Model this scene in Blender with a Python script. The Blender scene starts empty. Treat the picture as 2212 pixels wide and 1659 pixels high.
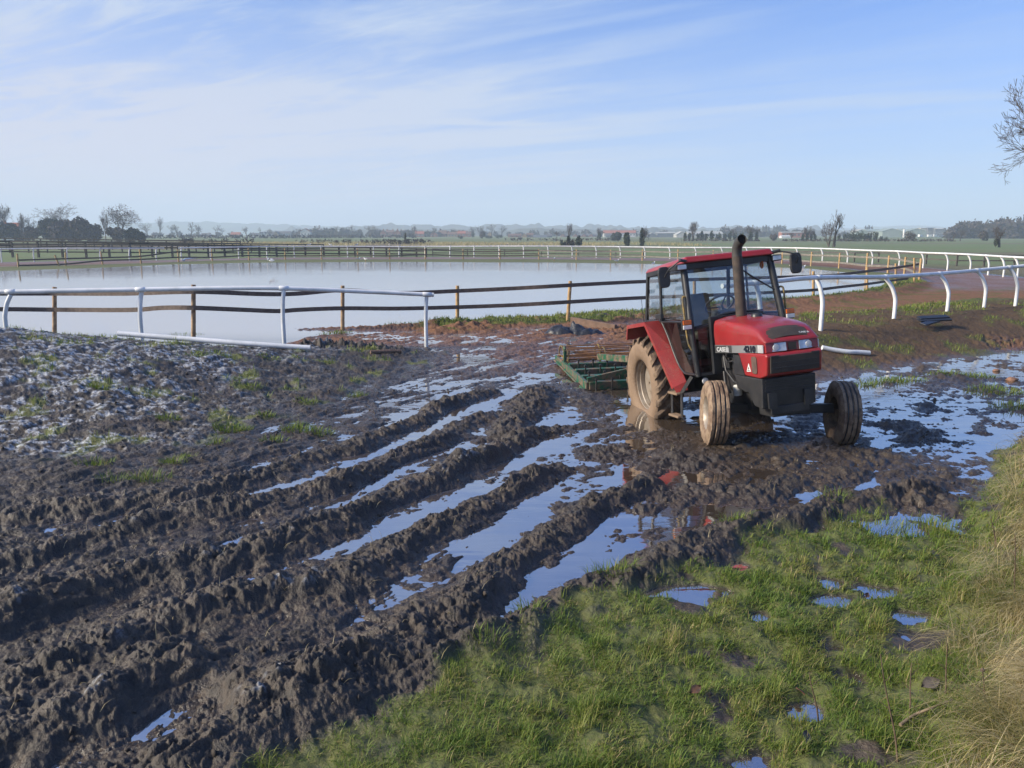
import bpy, math, random
import numpy as np
from mathutils import Vector, Matrix

# ------------------------------------------------------------------ scene, camera, sky, sun
scene = bpy.context.scene
COL = scene.collection
rad = math.radians
CAM_Z = 2.7
PITCH = rad(11.05)
cam_d = bpy.data.cameras.new('camera')
cam_d.sensor_width = 36.0
cam_d.lens = 36.0 * 1661.0 / 2212.0
cam_d.clip_start = 0.05
cam_d.clip_end = 20000.0
cam = bpy.data.objects.new('camera', cam_d)
COL.objects.link(cam)
cam.location = (0, 0, CAM_Z)
cam.rotation_euler = (rad(90) - PITCH, 0, 0)
scene.camera = cam

scene.view_settings.view_transform = 'Standard'
scene.view_settings.look = 'None'
scene.view_settings.gamma = 1.0
scene.view_settings.exposure = 1.0
scene.render.engine = 'CYCLES'
scene.cycles.use_denoising = True
scene.cycles.max_bounces = 6
scene.cycles.diffuse_bounces = 3
scene.cycles.glossy_bounces = 3
scene.cycles.transmission_bounces = 4
scene.cycles.transparent_max_bounces = 12
scene.cycles.volume_bounces = 2
scene.cycles.caustics_reflective = False
scene.cycles.caustics_refractive = False
scene.cycles.sample_clamp_indirect = 4.0

SUN_EL = rad(27)
SUN_AZ = rad(-100)           # measured from +Y (the view) towards +X: the low sun is to the left, a little behind
sun_dir = Vector((math.sin(SUN_AZ) * math.cos(SUN_EL), math.cos(SUN_AZ) * math.cos(SUN_EL), math.sin(SUN_EL)))
sl = bpy.data.lights.new('sun', 'SUN')
sl.energy = 3.8
sl.angle = rad(14)
sl.color = (1.0, 0.88, 0.70)
so = bpy.data.objects.new('sun', sl)
COL.objects.link(so)
so.rotation_euler = sun_dir.to_track_quat('Z', 'Y').to_euler()


def N(nt, kind, **kw):
    n = nt.nodes.new(kind)
    for k, v in kw.items():
        setattr(n, k, v)
    return n


def setin(n, **kw):
    for k, v in kw.items():
        n.inputs[k.replace('_', ' ')].default_value = v


def math_n(nt, op, a, b=None, c=None, clamp=False):
    m = N(nt, 'ShaderNodeMath', operation=op)
    m.use_clamp = clamp
    for i, x in enumerate((a, b, c)):
        if x is None:
            continue
        if isinstance(x, (int, float)):
            m.inputs[i].default_value = x
        else:
            nt.links.new(x, m.inputs[i])
    return m.outputs[0]


def sstep(nt, v, lo, hi, a=0.0, b=1.0):
    m = N(nt, 'ShaderNodeMapRange', interpolation_type='SMOOTHSTEP')
    m.inputs['From Min'].default_value = lo
    m.inputs['From Max'].default_value = hi
    m.inputs['To Min'].default_value = a
    m.inputs['To Max'].default_value = b
    nt.links.new(v, m.inputs['Value'])
    return m.outputs['Result']


def mixc(nt, f, a, b, blend='MIX'):
    m = N(nt, 'ShaderNodeMix', data_type='RGBA', blend_type=blend)
    for i, x in ((0, f), (6, a), (7, b)):
        if isinstance(x, (int, float)):
            m.inputs[i].default_value = x
        elif isinstance(x, tuple):
            m.inputs[i].default_value = (x[0], x[1], x[2], 1)
        else:
            nt.links.new(x, m.inputs[i])
    return m.outputs[2]


def noise_n(nt, vec, scale, detail=4, rough=0.55, dist=0.0, dims='3D'):
    n = N(nt, 'ShaderNodeTexNoise', noise_dimensions=dims)
    setin(n, Scale=scale, Detail=detail, Roughness=rough, Distortion=dist)
    if vec is not None:
        nt.links.new(vec, n.inputs['Vector'])
    return n.outputs['Fac']


def build_world():
    w = bpy.data.worlds.new('World')
    scene.world = w
    w.use_nodes = True
    nt = w.node_tree
    nt.nodes.clear()
    out = N(nt, 'ShaderNodeOutputWorld')
    bg = N(nt, 'ShaderNodeBackground')
    bg.inputs['Strength'].default_value = 0.080
    nt.links.new(bg.outputs[0], out.inputs[0])
    sky = N(nt, 'ShaderNodeTexSky', sky_type='NISHITA')
    sky.sun_disc = False
    sky.sun_elevation = SUN_EL
    sky.sun_rotation = SUN_AZ
    sky.altitude = 20
    sky.air_density = 1.0
    sky.dust_density = 0.3
    sky.ozone_density = 4.0
    # thin cirrus lying on a flat layer high above: direction -> layer position
    tc = N(nt, 'ShaderNodeTexCoord')
    sep = N(nt, 'ShaderNodeSeparateXYZ')
    nt.links.new(tc.outputs['Generated'], sep.inputs[0])
    zc = math_n(nt, 'MAXIMUM', sep.outputs['Z'], 0.0)
    zz = math_n(nt, 'ADD', zc, 0.045)
    px = math_n(nt, 'DIVIDE', sep.outputs['X'], zz)
    py = math_n(nt, 'DIVIDE', sep.outputs['Y'], zz)
    cmb = N(nt, 'ShaderNodeCombineXYZ')
    nt.links.new(px, cmb.inputs[0])
    nt.links.new(py, cmb.inputs[1])
    mp = N(nt, 'ShaderNodeMapping')
    mp.vector_type = 'TEXTURE'
    mp.inputs['Rotation'].default_value = (0, 0, rad(-36))
    mp.inputs['Scale'].default_value = (4.0, 1.1, 1)
    nt.links.new(cmb.outputs[0], mp.inputs[0])
    n1 = noise_n(nt, mp.outputs[0], 0.9, 7, 0.62, 0.6)
    n2 = noise_n(nt, mp.outputs[0], 2.6, 8, 0.68, 1.2)
    mp2 = N(nt, 'ShaderNodeMapping')
    mp2.vector_type = 'TEXTURE'
    mp2.inputs['Rotation'].default_value = (0, 0, rad(-14))
    mp2.inputs['Scale'].default_value = (5.0, 1.6, 1)
    nt.links.new(cmb.outputs[0], mp2.inputs[0])
    n3 = noise_n(nt, mp2.outputs[0], 1.3, 7, 0.6, 0.4)
    a = sstep(nt, n1, 0.40, 0.72)
    b = sstep(nt, n2, 0.42, 0.75)
    c = sstep(nt, n3, 0.50, 0.78)
    # more veil on the left (west) side of the view and low down
    left = sstep(nt, sep.outputs['X'], 0.42, -0.62)
    low = sstep(nt, sep.outputs['Z'], 0.40, 0.0)
    veil = math_n(nt, 'ADD', math_n(nt, 'MULTIPLY', left, 0.20), math_n(nt, 'MULTIPLY', low, 0.76))
    cl = math_n(nt, 'ADD', math_n(nt, 'MULTIPLY', a, 0.50), math_n(nt, 'MULTIPLY', b, 0.28))
    cl = math_n(nt, 'ADD', cl, math_n(nt, 'MULTIPLY', c, 0.22))
    cl = math_n(nt, 'MULTIPLY', cl, math_n(nt, 'ADD', 0.35, math_n(nt, 'MULTIPLY', left, 1.5)))
    # two long streaks (old vapour trails) lying on the same layer
    def streak(p0, p1, width, amp):
        dx, dy = p1[0] - p0[0], p1[1] - p0[1]
        L = math.hypot(dx, dy)
        ux, uy = dx / L, dy / L
        off = noise_n(nt, mp.outputs[0], 3.0, 4, 0.6)
        rx = math_n(nt, 'SUBTRACT', px, p0[0])
        ry = math_n(nt, 'SUBTRACT', py, p0[1])
        along = math_n(nt, 'ADD', math_n(nt, 'MULTIPLY', rx, ux), math_n(nt, 'MULTIPLY', ry, uy))
        perp = math_n(nt, 'SUBTRACT', math_n(nt, 'MULTIPLY', ry, ux), math_n(nt, 'MULTIPLY', rx, uy))
        perp = math_n(nt, 'ADD', perp, math_n(nt, 'MULTIPLY', math_n(nt, 'SUBTRACT', off, 0.5), width * 2.2))
        d = math_n(nt, 'ABSOLUTE', perp)
        f = sstep(nt, d, width, 0.0)
        f = math_n(nt, 'MULTIPLY', f, sstep(nt, along, 0.0, L * 0.1))
        f = math_n(nt, 'MULTIPLY', f, sstep(nt, along, L, L * 0.75))
        return math_n(nt, 'MULTIPLY', f, amp)

    def layer(u, v):
        x = (u - 1106) / 1661.0
        y = -(v - 829.5) / 1661.0
        d = Vector((x, math.cos(PITCH) + y * math.sin(PITCH), -math.sin(PITCH) + y * math.cos(PITCH))).normalized()
        return (d.x / (d.z + 0.045), d.y / (d.z + 0.045))
    cl = math_n(nt, 'ADD', cl, streak(layer(-120, 274), layer(1290, 267), 0.16, 0.42))
    cl = math_n(nt, 'ADD', cl, streak(layer(830, 136), layer(1620, -14), 0.09, 0.22))
    cl = math_n(nt, 'ADD', cl, streak(layer(1240, 262), layer(2400, 190), 0.26, 0.20))
    cl = math_n(nt, 'ADD', cl, streak(layer(-100, 330), layer(760, 300), 0.22, 0.25))
    cl = math_n(nt, 'MULTIPLY', cl, sstep(nt, sep.outputs['Z'], 0.0, 0.13))
    cl = math_n(nt, 'ADD', cl, streak(layer(780, 236), layer(1800, 0), 0.22, 0.22))
    f = math_n(nt, 'ADD', cl, veil, clamp=True)
    f = math_n(nt, 'MULTIPLY', f, 0.93)
    # cloud brightness: pale grey-lavender, slightly pinker low on the left
    pink = math_n(nt, 'MULTIPLY', math_n(nt, 'ADD', 0.25, math_n(nt, 'MULTIPLY', left, 0.75)), sstep(nt, sep.outputs['Z'], 0.34, 0.03))
    cloud = mixc(nt, pink, (3.5, 4.3, 5.5), (4.9, 4.65, 5.1))
    skyc = mixc(nt, 1.0, sky.outputs[0], (0.18, 0.62, 1.22), 'MULTIPLY')
    colr = mixc(nt, f, skyc, cloud)
    nt.links.new(colr, bg.inputs['Color'])


build_world()


# ------------------------------------------------------------------ picture measurements -> world places
# (u, v) are measured on the photograph, 2212 px wide; the point is set down in the world at a real height or distance
def ray(u, v):
    x = (u - 1106) / 1661.0
    y = -(v - 829.5) / 1661.0
    return np.array([x, math.cos(PITCH) + y * math.sin(PITCH), -math.sin(PITCH) + y * math.cos(PITCH)])


def G(u, v, z=0.0):
    d = ray(u, v)
    k = (z - CAM_Z) / d[2]
    return np.array([d[0] * k, d[1] * k, z])


def D(u, v, y):
    """the point seen at (u, v) that lies y metres ahead"""
    d = ray(u, v)
    k = y / d[1]
    return np.array([d[0] * k, y, CAM_Z + d[2] * k])


# ------------------------------------------------------------------ mesh helpers
class MB:
    def __init__(self):
        self.v = []
        self.f = []

    def add(self, vs, fs):
        o = len(self.v)
        self.v.extend([tuple(map(float, p)) for p in vs])
        self.f.extend([tuple(i + o for i in f) for f in fs])

    def box(self, c, s, rot=None):
        hx, hy, hz = s[0] / 2, s[1] / 2, s[2] / 2
        vs = [Vector((sx * hx, sy * hy, sz * hz)) for sz in (-1, 1) for sy in (-1, 1) for sx in (-1, 1)]
        if rot is not None:
            vs = [rot @ p for p in vs]
        vs = [p + Vector(c) for p in vs]
        self.add(vs, [(0, 2, 3, 1), (4, 5, 7, 6), (0, 1, 5, 4), (2, 6, 7, 3), (0, 4, 6, 2), (1, 3, 7, 5)])

    def hexa(self, p):
        """8 points: bottom 4 (ccw), top 4"""
        self.add(p, [(0, 3, 2, 1), (4, 5, 6, 7), (0, 1, 5, 4), (1, 2, 6, 5), (2, 3, 7, 6), (3, 0, 4, 7)])

    def beam(self, a, b, w, h, up=(0, 0, 1)):
        a, b = Vector(a), Vector(b)
        d = (b - a)
        L = d.length
        d.normalize()
        s = d.cross(Vector(up))
        if s.length < 1e-4:
            s = d.cross(Vector((1, 0, 0)))
        s.normalize()
        n = s.cross(d)
        pts = []
        for q in (a, b):
            pts += [q - s * w / 2 - n * h / 2, q + s * w / 2 - n * h / 2, q + s * w / 2 + n * h / 2, q - s * w / 2 + n * h / 2]
        self.add(pts, [(0, 1, 2, 3), (7, 6, 5, 4), (0, 4, 5, 1), (1, 5, 6, 2), (2, 6, 7, 3), (3, 7, 4, 0)])

    def tube(self, path, r, n=8, cap=True, flat=1.0, tw=0.0):
        P = [Vector(p) for p in path]
        m = len(P)
        R = [r] * m if isinstance(r, (int, float)) else list(r)
        t0 = (P[1] - P[0]).normalized()
        ref = Vector((0, 0, 1)) if abs(t0.z) < 0.9 else Vector((1, 0, 0))
        nrm = t0.cross(ref).normalized()
        vs = []
        for i in range(m):
            if i == 0:
                t = P[1] - P[0]
            elif i == m - 1:
                t = P[-1] - P[-2]
            else:
                t = (P[i + 1] - P[i]).normalized() + (P[i] - P[i - 1]).normalized()
            if t.length < 1e-9:
                t = Vector((0, 0, 1))
            t.normalize()
            nrm = (nrm - t * nrm.dot(t))
            if nrm.length < 1e-6:
                nrm = t.orthogonal()
            nrm.normalize()
            bn = t.cross(nrm)
            for k in range(n):
                a = 2 * math.pi * k / n + tw
                vs.append(P[i] + (nrm * math.cos(a) * flat + bn * math.sin(a)) * R[i])
        fs = []
        for i in range(m - 1):
            for k in range(n):
                k2 = (k + 1) % n
                fs.append((i * n + k, i * n + k2, (i + 1) * n + k2, (i + 1) * n + k))
        if cap:
            fs.append(tuple(range(n - 1, -1, -1)))
            fs.append(tuple((m - 1) * n + k for k in range(n)))
        self.add(vs, fs)

    def lathe(self, prof, n=48, axis='y', c=(0, 0, 0), closed=True):
        """prof: list of (r, h) revolved about the axis through c"""
        vs = []
        m = len(prof)
        for k in range(n):
            a = 2 * math.pi * k / n
            for (r, h) in prof:
                if axis == 'y':
                    vs.append((c[0] + r * math.cos(a), c[1] + h, c[2] + r * math.sin(a)))
                elif axis == 'x':
                    vs.append((c[0] + h, c[1] + r * math.cos(a), c[2] + r * math.sin(a)))
                else:
                    vs.append((c[0] + r * math.cos(a), c[1] + r * math.sin(a), c[2] + h))
        fs = []
        mm = m if closed else m - 1
        for k in range(n):
            k2 = (k + 1) % n
            for i in range(mm):
                i2 = (i + 1) % m
                fs.append((k * m + i, k * m + i2, k2 * m + i2, k2 * m + i))
        self.add(vs, fs)

    def prism(self, poly, y0, y1, axis='y'):
        """poly of (a, b); extruded along axis: y -> (a, y, b), x -> (x, a, b), z -> (a, b, z)"""
        n = len(poly)
        mk = {'y': lambda p, h: (p[0], h, p[1]), 'x': lambda p, h: (h, p[0], p[1]), 'z': lambda p, h: (p[0], p[1], h)}[axis]
        vs = [mk(p, y0) for p in poly] + [mk(p, y1) for p in poly]
        fs = [tuple(range(n)), tuple(range(2 * n - 1, n - 1, -1))]
        for i in range(n):
            j = (i + 1) % n
            fs.append((i, i + n, j + n, j))
        self.add(vs, fs)

    def loft(self, rings, closed=False, cap=True):
        n = len(rings[0])
        vs = [p for r in rings for p in r]
        fs = []
        kk = n if closed else n - 1
        for i in range(len(rings) - 1):
            for k in range(kk):
                k2 = (k + 1) % n
                fs.append((i * n + k, i * n + k2, (i + 1) * n + k2, (i + 1) * n + k))
        if cap:
            fs.append(tuple(range(n - 1, -1, -1)))
            fs.append(tuple((len(rings) - 1) * n + k for k in range(n)))
        self.add(vs, fs)

    def mesh(self, name, mat, smooth=None):
        me = bpy.data.meshes.new(name)
        me.from_pydata(self.v, [], self.f)
        import bmesh
        bm = bmesh.new()
        bm.from_mesh(me)
        bmesh.ops.recalc_face_normals(bm, faces=bm.faces)
        bm.to_mesh(me)
        bm.free()
        if mat:
            me.materials.append(mat)
        if smooth is not None:
            me.shade_smooth() if smooth >= 180 else me.set_sharp_from_angle(angle=rad(smooth))
            if smooth < 180:
                for p in me.polygons:
                    p.use_smooth = True
        return me

    def build(self, name, mat, parent=None, smooth=None, bevel=0.0, sub=0, loc=None, seg=2):
        o = bpy.data.objects.new(name, self.mesh(name, mat, smooth))
        COL.objects.link(o)
        if parent is not None:
            o.parent = parent
        if loc is not None:
            o.location = loc
        if bevel:
            b = o.modifiers.new('bevel', 'BEVEL')
            b.width = bevel
            b.segments = seg
            b.limit_method = 'ANGLE'
            b.angle_limit = rad(32)
        if sub:
            s = o.modifiers.new('sub', 'SUBSURF')
            s.levels = s.render_levels = sub
        return o


def fast_mesh(name, V, quads=None, tris=None, mat=None, smooth=False, attrs=None):
    me = bpy.data.meshes.new(name)
    V = np.asarray(V, np.float32)
    me.vertices.add(len(V))
    me.vertices.foreach_set('co', V.ravel())
    loops, starts, tot = [], [], 0
    if quads is not None and len(quads):
        q = np.asarray(quads, np.int32)
        loops.append(q.ravel())
        starts.append(np.arange(len(q)) * 4)
        tot = len(q) * 4
    if tris is not None and len(tris):
        q = np.asarray(tris, np.int32)
        loops.append(q.ravel())
        starts.append(tot + np.arange(len(q)) * 3)
    L = np.concatenate(loops)
    S = np.concatenate(starts).astype(np.int32)
    me.loops.add(len(L))
    me.loops.foreach_set('vertex_index', L)
    me.polygons.add(len(S))
    me.polygons.foreach_set('loop_start', S)
    if smooth:
        me.polygons.foreach_set('use_smooth', np.ones(len(S), bool))
    me.update(calc_edges=True)
    for k, a in (attrs or {}).items():
        at = me.attributes.new(k, 'FLOAT_COLOR', 'POINT')
        at.data.foreach_set('color', np.asarray(a, np.float32).ravel())
    if mat:
        me.materials.append(mat)
    return me


def tag(o, label=None, cat=None, group=None, kind=None):
    if label:
        o['label'] = label
    if cat:
        o['category'] = cat
    if group:
        o['group'] = group
    if kind:
        o['kind'] = kind
    return o


def thing(name, label, cat, loc=(0, 0, 0), rz=0.0, group=None):
    o = bpy.data.objects.new(name, None)
    o.empty_display_size = 0.2
    COL.objects.link(o)
    o.location = loc
    o.rotation_euler = (0, 0, rz)
    return tag(o, label, cat, group)


def link(name, me, parent=None):
    o = bpy.data.objects.new(name, me)
    COL.objects.link(o)
    if parent is not None:
        o.parent = parent
    return o


# ------------------------------------------------------------------ numpy noise
def _hash(ix, iy, seed):
    h = (ix.astype(np.int64) * 374761393 + iy.astype(np.int64) * 668265263 + seed * 1274126177) & 0xFFFFFFFF
    h = ((h ^ (h >> 13)) * 1274126177) & 0xFFFFFFFF
    h = h ^ (h >> 16)
    return h


def gnoise(x, y, seed=0):
    ix = np.floor(x)
    iy = np.floor(y)
    fx = x - ix
    fy = y - iy
    ux = fx * fx * fx * (fx * (fx * 6 - 15) + 10)
    uy = fy * fy * fy * (fy * (fy * 6 - 15) + 10)

    def g(dx, dy):
        a = _hash(ix + dx, iy + dy, seed).astype(np.float64) * (2 * math.pi / 4294967296.0)
        return np.cos(a) * (fx - dx) + np.sin(a) * (fy - dy)
    n0 = g(0, 0) * (1 - ux) + g(1, 0) * ux
    n1 = g(0, 1) * (1 - ux) + g(1, 1) * ux
    return (n0 * (1 - uy) + n1 * uy) * 1.5


def fbm(x, y, oct=4, seed=0, gain=0.5, lac=2.03):
    a, s = 1.0, 0.0
    for i in range(oct):
        s = s + a * gnoise(x + 13.7 * i, y - 7.1 * i, seed + i)
        x = x * lac
        y = y * lac
        a *= gain
    return s


def billow(x, y, oct=4, seed=0, gain=0.5, lac=2.05):
    a, s = 1.0, 0.0
    for i in range(oct):
        s = s + a * (np.abs(gnoise(x + 3.7 * i, y - 9.1 * i, seed + i)) * 2.4 - 0.75)
        x = x * lac
        y = y * lac
        a *= gain
    return s


def ss(x, lo, hi):
    t = np.clip((x - lo) / (hi - lo), 0, 1)
    return t * t * (3 - 2 * t)


def seg_dist(x, y, poly):
    """distance to an open polyline and the fraction along it"""
    best = np.full(x.shape, 1e9)
    frac = np.zeros(x.shape)
    n = len(poly) - 1
    for i in range(n):
        ax, ay = poly[i][:2]
        bx, by = poly[i + 1][:2]
        dx, dy = bx - ax, by - ay
        L2 = dx * dx + dy * dy + 1e-12
        t = np.clip(((x - ax) * dx + (y - ay) * dy) / L2, 0, 1)
        d = np.hypot(x - ax - t * dx, y - ay - t * dy)
        m = d < best
        best = np.where(m, d, best)
        frac = np.where(m, (i + t) / n, frac)
    return best, frac


def poly_sd(x, y, poly):
    """signed distance to a closed polygon, negative inside"""
    d, _ = seg_dist(x, y, list(poly) + [poly[0]])
    inside = np.zeros(x.shape, bool)
    n = len(poly)
    for i in range(n):
        ax, ay = poly[i][:2]
        bx, by = poly[(i + 1) % n][:2]
        c = ((ay > y) != (by > y)) & (x < (bx - ax) * (y - ay) / ((by - ay) if by != ay else 1e-12) + ax)
        inside ^= c
    return np.where(inside, -d, d)

# ------------------------------------------------------------------ materials
def new_mat(name):
    m = bpy.data.materials.new(name)
    m.use_nodes = True
    nt = m.node_tree
    b = nt.nodes['Principled BSDF']
    return m, nt, b


def coat_mat(name, c1, c2=None, rough=0.5, *a_, speck=0.0, **k_):
    return _coat(name, c1, c2, rough, *a_, speck=speck, **k_)


def _coat(name, c1, c2, rough, scale=6.0, metal=0.0, bump=0.0, bscale=40.0, dirt=0.0, dirtc=(0.20, 0.135, 0.09), spec=0.5,
             lo=0.35, hi=0.65, coat=0.0, tex='Object', dscale=5.0, speck=0.0):
    """painted / plain surface with tone variation, optional dried mud and fine relief"""
    m, nt, b = new_mat(name)
    tc = N(nt, 'ShaderNodeTexCoord')
    v = tc.outputs[tex]
    n = noise_n(nt, v, scale, 6, 0.6)
    c2 = c2 or tuple(x * 0.75 for x in c1)
    col = mixc(nt, sstep(nt, n, lo, hi), c1, c2)
    r = math_n(nt, 'ADD', rough - 0.08, math_n(nt, 'MULTIPLY', n, 0.16))
    if dirt > 0:
        d = noise_n(nt, v, dscale, 8, 0.68)
        df = sstep(nt, d, 0.72 - dirt * 0.5, 0.86 - dirt * 0.4)
        col = mixc(nt, df, col, dirtc)
        r = math_n(nt, 'MAXIMUM', r, math_n(nt, 'MULTIPLY', df, 0.85))
    if speck > 0:   # fine mud spray, thicker in drifts
        k = math_n(nt, 'ADD', noise_n(nt, v, 55.0, 4, 0.7), math_n(nt, 'MULTIPLY', noise_n(nt, v, 2.2, 4, 0.6), 0.55))
        kf = sstep(nt, k, 0.98 - speck * 0.25, 1.08 - speck * 0.2)
        col = mixc(nt, math_n(nt, 'MULTIPLY', kf, 0.8), col, dirtc)
        r = math_n(nt, 'MAXIMUM', r, math_n(nt, 'MULTIPLY', kf, 0.8))
    nt.links.new(col, b.inputs['Base Color'])
    nt.links.new(r, b.inputs['Roughness'])
    setin(b, Metallic=metal)
    b.inputs['Specular IOR Level'].default_value = spec
    if coat:
        b.inputs['Coat Weight'].default_value = coat
        b.inputs['Coat Roughness'].default_value = 0.12
    if bump:
        bn = N(nt, 'ShaderNodeBump')
        setin(bn, Strength=bump, Distance=0.02)
        nt.links.new(noise_n(nt, v, bscale, 5, 0.6), bn.inputs['Height'])
        nt.links.new(bn.outputs[0], b.inputs['Normal'])
    return m


M = {}
M['white_rail'] = coat_mat('white_plastic', (0.78, 0.79, 0.80), (0.62, 0.64, 0.64), 0.38, 2.5, dirt=0.22, dirtc=(0.36, 0.33, 0.27), dscale=7)
M['post_wood'] = coat_mat('yellow_post_wood', (0.50, 0.33, 0.15), (0.33, 0.21, 0.10), 0.75, 9.0, bump=0.4, bscale=30)
M['post_wood_wet'] = coat_mat('weathered_post_wood', (0.40, 0.27, 0.15), (0.22, 0.14, 0.085), 0.75, 8.0, bump=0.4, bscale=30, dirt=0.3, dirtc=(0.14, 0.08, 0.05))
M['strap'] = coat_mat('dark_brown_rail', (0.085, 0.062, 0.052), (0.15, 0.115, 0.095), 0.8, 14.0, bump=0.5, bscale=60)
M['grey_strap'] = coat_mat('grey_rail', (0.22, 0.20, 0.17), (0.14, 0.125, 0.11), 0.8, 5.0)
M['black_wood'] = coat_mat('black_fence_wood', (0.022, 0.02, 0.02), (0.04, 0.036, 0.034), 0.75, 4.0)
M['grey_wood'] = coat_mat('grey_fence_wood', (0.10, 0.09, 0.08), (0.06, 0.055, 0.05), 0.8, 6.0)
M['bark'] = coat_mat('bark', (0.095, 0.075, 0.058), (0.06, 0.05, 0.042), 0.85, 1.5)
M['bark_pale'] = coat_mat('pale_bark', (0.16, 0.125, 0.095), (0.10, 0.08, 0.065), 0.85, 1.5)
M['twig'] = coat_mat('twigs', (0.085, 0.062, 0.05), (0.06, 0.046, 0.04), 0.9, 1.0)
M['ivy'] = coat_mat('ivy_leaves', (0.045, 0.062, 0.028), (0.028, 0.04, 0.02), 0.55, 1.2)
M['evergreen'] = coat_mat('evergreen_leaves', (0.022, 0.042, 0.03), (0.014, 0.026, 0.02), 0.6, 0.8)
M['hedge'] = coat_mat('hedge_twigs', (0.075, 0.058, 0.05), (0.045, 0.038, 0.032), 0.9, 0.5)
M['thicket'] = coat_mat('thicket_twigs', (0.055, 0.042, 0.042), (0.035, 0.03, 0.03), 0.9, 0.4)
M['brick'] = coat_mat('red_brick', (0.34, 0.13, 0.085), (0.26, 0.10, 0.07), 0.85, 1.2)
M['render_w'] = coat_mat('pale_render', (0.62, 0.60, 0.55), (0.52, 0.50, 0.46), 0.8, 0.8)
M['stone_w'] = coat_mat('buff_brick', (0.42, 0.29, 0.17), (0.34, 0.23, 0.14), 0.85, 0.9)
M['tile_r'] = coat_mat('red_roof_tile', (0.36, 0.12, 0.075), (0.27, 0.09, 0.06), 0.8, 1.0)
M['tile_g'] = coat_mat('grey_roof_slate', (0.11, 0.105, 0.115), (0.08, 0.078, 0.085), 0.7, 1.0)
M['tile_b'] = coat_mat('brown_roof_tile', (0.17, 0.095, 0.07), (0.12, 0.07, 0.055), 0.8, 1.0)
M['sheet_g'] = coat_mat('green_grey_sheeting', (0.26, 0.31, 0.27), (0.21, 0.26, 0.23), 0.6, 0.2)
M['sheet_c'] = coat_mat('cream_sheeting', (0.42, 0.42, 0.38), (0.36, 0.36, 0.33), 0.6, 0.2)
M['sheet_d'] = coat_mat('dark_grey_sheeting', (0.12, 0.13, 0.15), (0.09, 0.10, 0.12), 0.6, 0.2)
M['pane'] = coat_mat('window_pane', (0.03, 0.035, 0.045), (0.05, 0.055, 0.065), 0.15, 0.5)
M['white_trim'] = coat_mat('white_trim', (0.75, 0.75, 0.73), (0.66, 0.66, 0.64), 0.5, 1.0)


# ------------------------------------------------------------------ ground plan, measured on the photograph at ground level
def GP(pts, z=0.0):
    return [tuple(G(u, v, z)[:2]) for u, v in pts]


POND = GP([(-700, 722), (-80, 728), (60, 744), (300, 753), (480, 745), (560, 722), (700, 711), (860, 706), (950, 700), (995, 694.5), (1112, 688), (1212, 685), (1296, 677),
           (1394, 673.5), (1500, 667), (1600, 661), (1693, 654.5), (1782, 643), (1848, 633), (1896, 620), (1911, 611), (1896, 604), (1860, 596), (1820, 588),
           (1742, 580), (1663, 577), (1560, 573.5), (1409, 570), (1200, 567), (1000, 566.5), (900, 566.3), (740, 566.6), (550, 568), (370, 572), (250, 578), (130, 582), (0, 587), (-200, 596), (-700, 612)])
FENCE_IN = GP([(-700, 716), (-10, 723), (118, 724), (418, 738), (740, 713), (988, 704), (1226, 697), (1480, 676), (1757, 651), (1873, 634), (1935, 619), (1980, 613), (1988, 607),
               (1953, 593.7), (1917, 589.7), (1871, 587), (1812, 580), (1751, 575.7), (1689, 570.4), (1464, 565), (1319, 561.7), (1164, 560), (1000, 560), (842, 560.5),
               (616, 560.5), (459, 563), (305, 569), (142, 574), (0, 577), (-700, 590)])
TRACK_OUT = GP([(-700, 775), (0, 760), (420, 756), (920, 752), (1250, 770), (1500, 745), (1690, 728), (1773, 711), (1930, 701), (2045, 683), (2125, 671), (2193, 663), (2330, 640), (2380, 622),
                (2290, 607), (2197, 599), (2134, 593), (2095, 588.5), (2046, 583.6), (1993, 579.6), (1942, 574), (1884, 571.6), (1830, 568.8), (1776, 566), (1668, 562.2), (1447, 558.2),
                (1288, 556.8), (1078, 556), (918, 555.4), (694, 556.2), (577, 556.8), (455, 559.8), (340, 562.6), (146, 564.3), (0, 567), (-700, 575)])
MOUND_FOOT = [(-14.0, 6.0), (-8.0, 7.9)] + GP([(0, 1012), (250, 1000), (450, 965), (620, 912), (800, 855), (930, 805), (975, 775), (965, 757)])
GRASS_EDGE = GP([(560, 1720), (640, 1650), (760, 1585), (900, 1522), (1000, 1452), (1190, 1338), (1380, 1275), (1480, 1235), (1650, 1172), (1800, 1125), (1900, 1102), (2030, 1112), (2105, 1090),
                 (2122, 1005), (2150, 972), (2215, 958), (2500, 940)]) + [(30, 14), (30, -20), (-2, -20), (-1.6, 2.5)]
BANK_FOOT = [(0.0, 2.2)] + GP([(1640, 1900), (1930, 1660), (1945, 1500), (1995, 1350), (2055, 1200), (2112, 1082), (2150, 985), (2212, 925), (2400, 880)]) + [(20, 14.0)]
RBANK_FOOT = [(4.2, 14.2)] + GP([(1780, 842), (1860, 822), (1990, 797), (2100, 780), (2212, 768), (2400, 752)]) + [(24, 21)]
RAIL_R = [(1668, 716, 598), (1773, 708, 600), (1930, 697, 600), (2045, 680, 590), (2125, 668, 583), (2193, 661, 577)]

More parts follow.
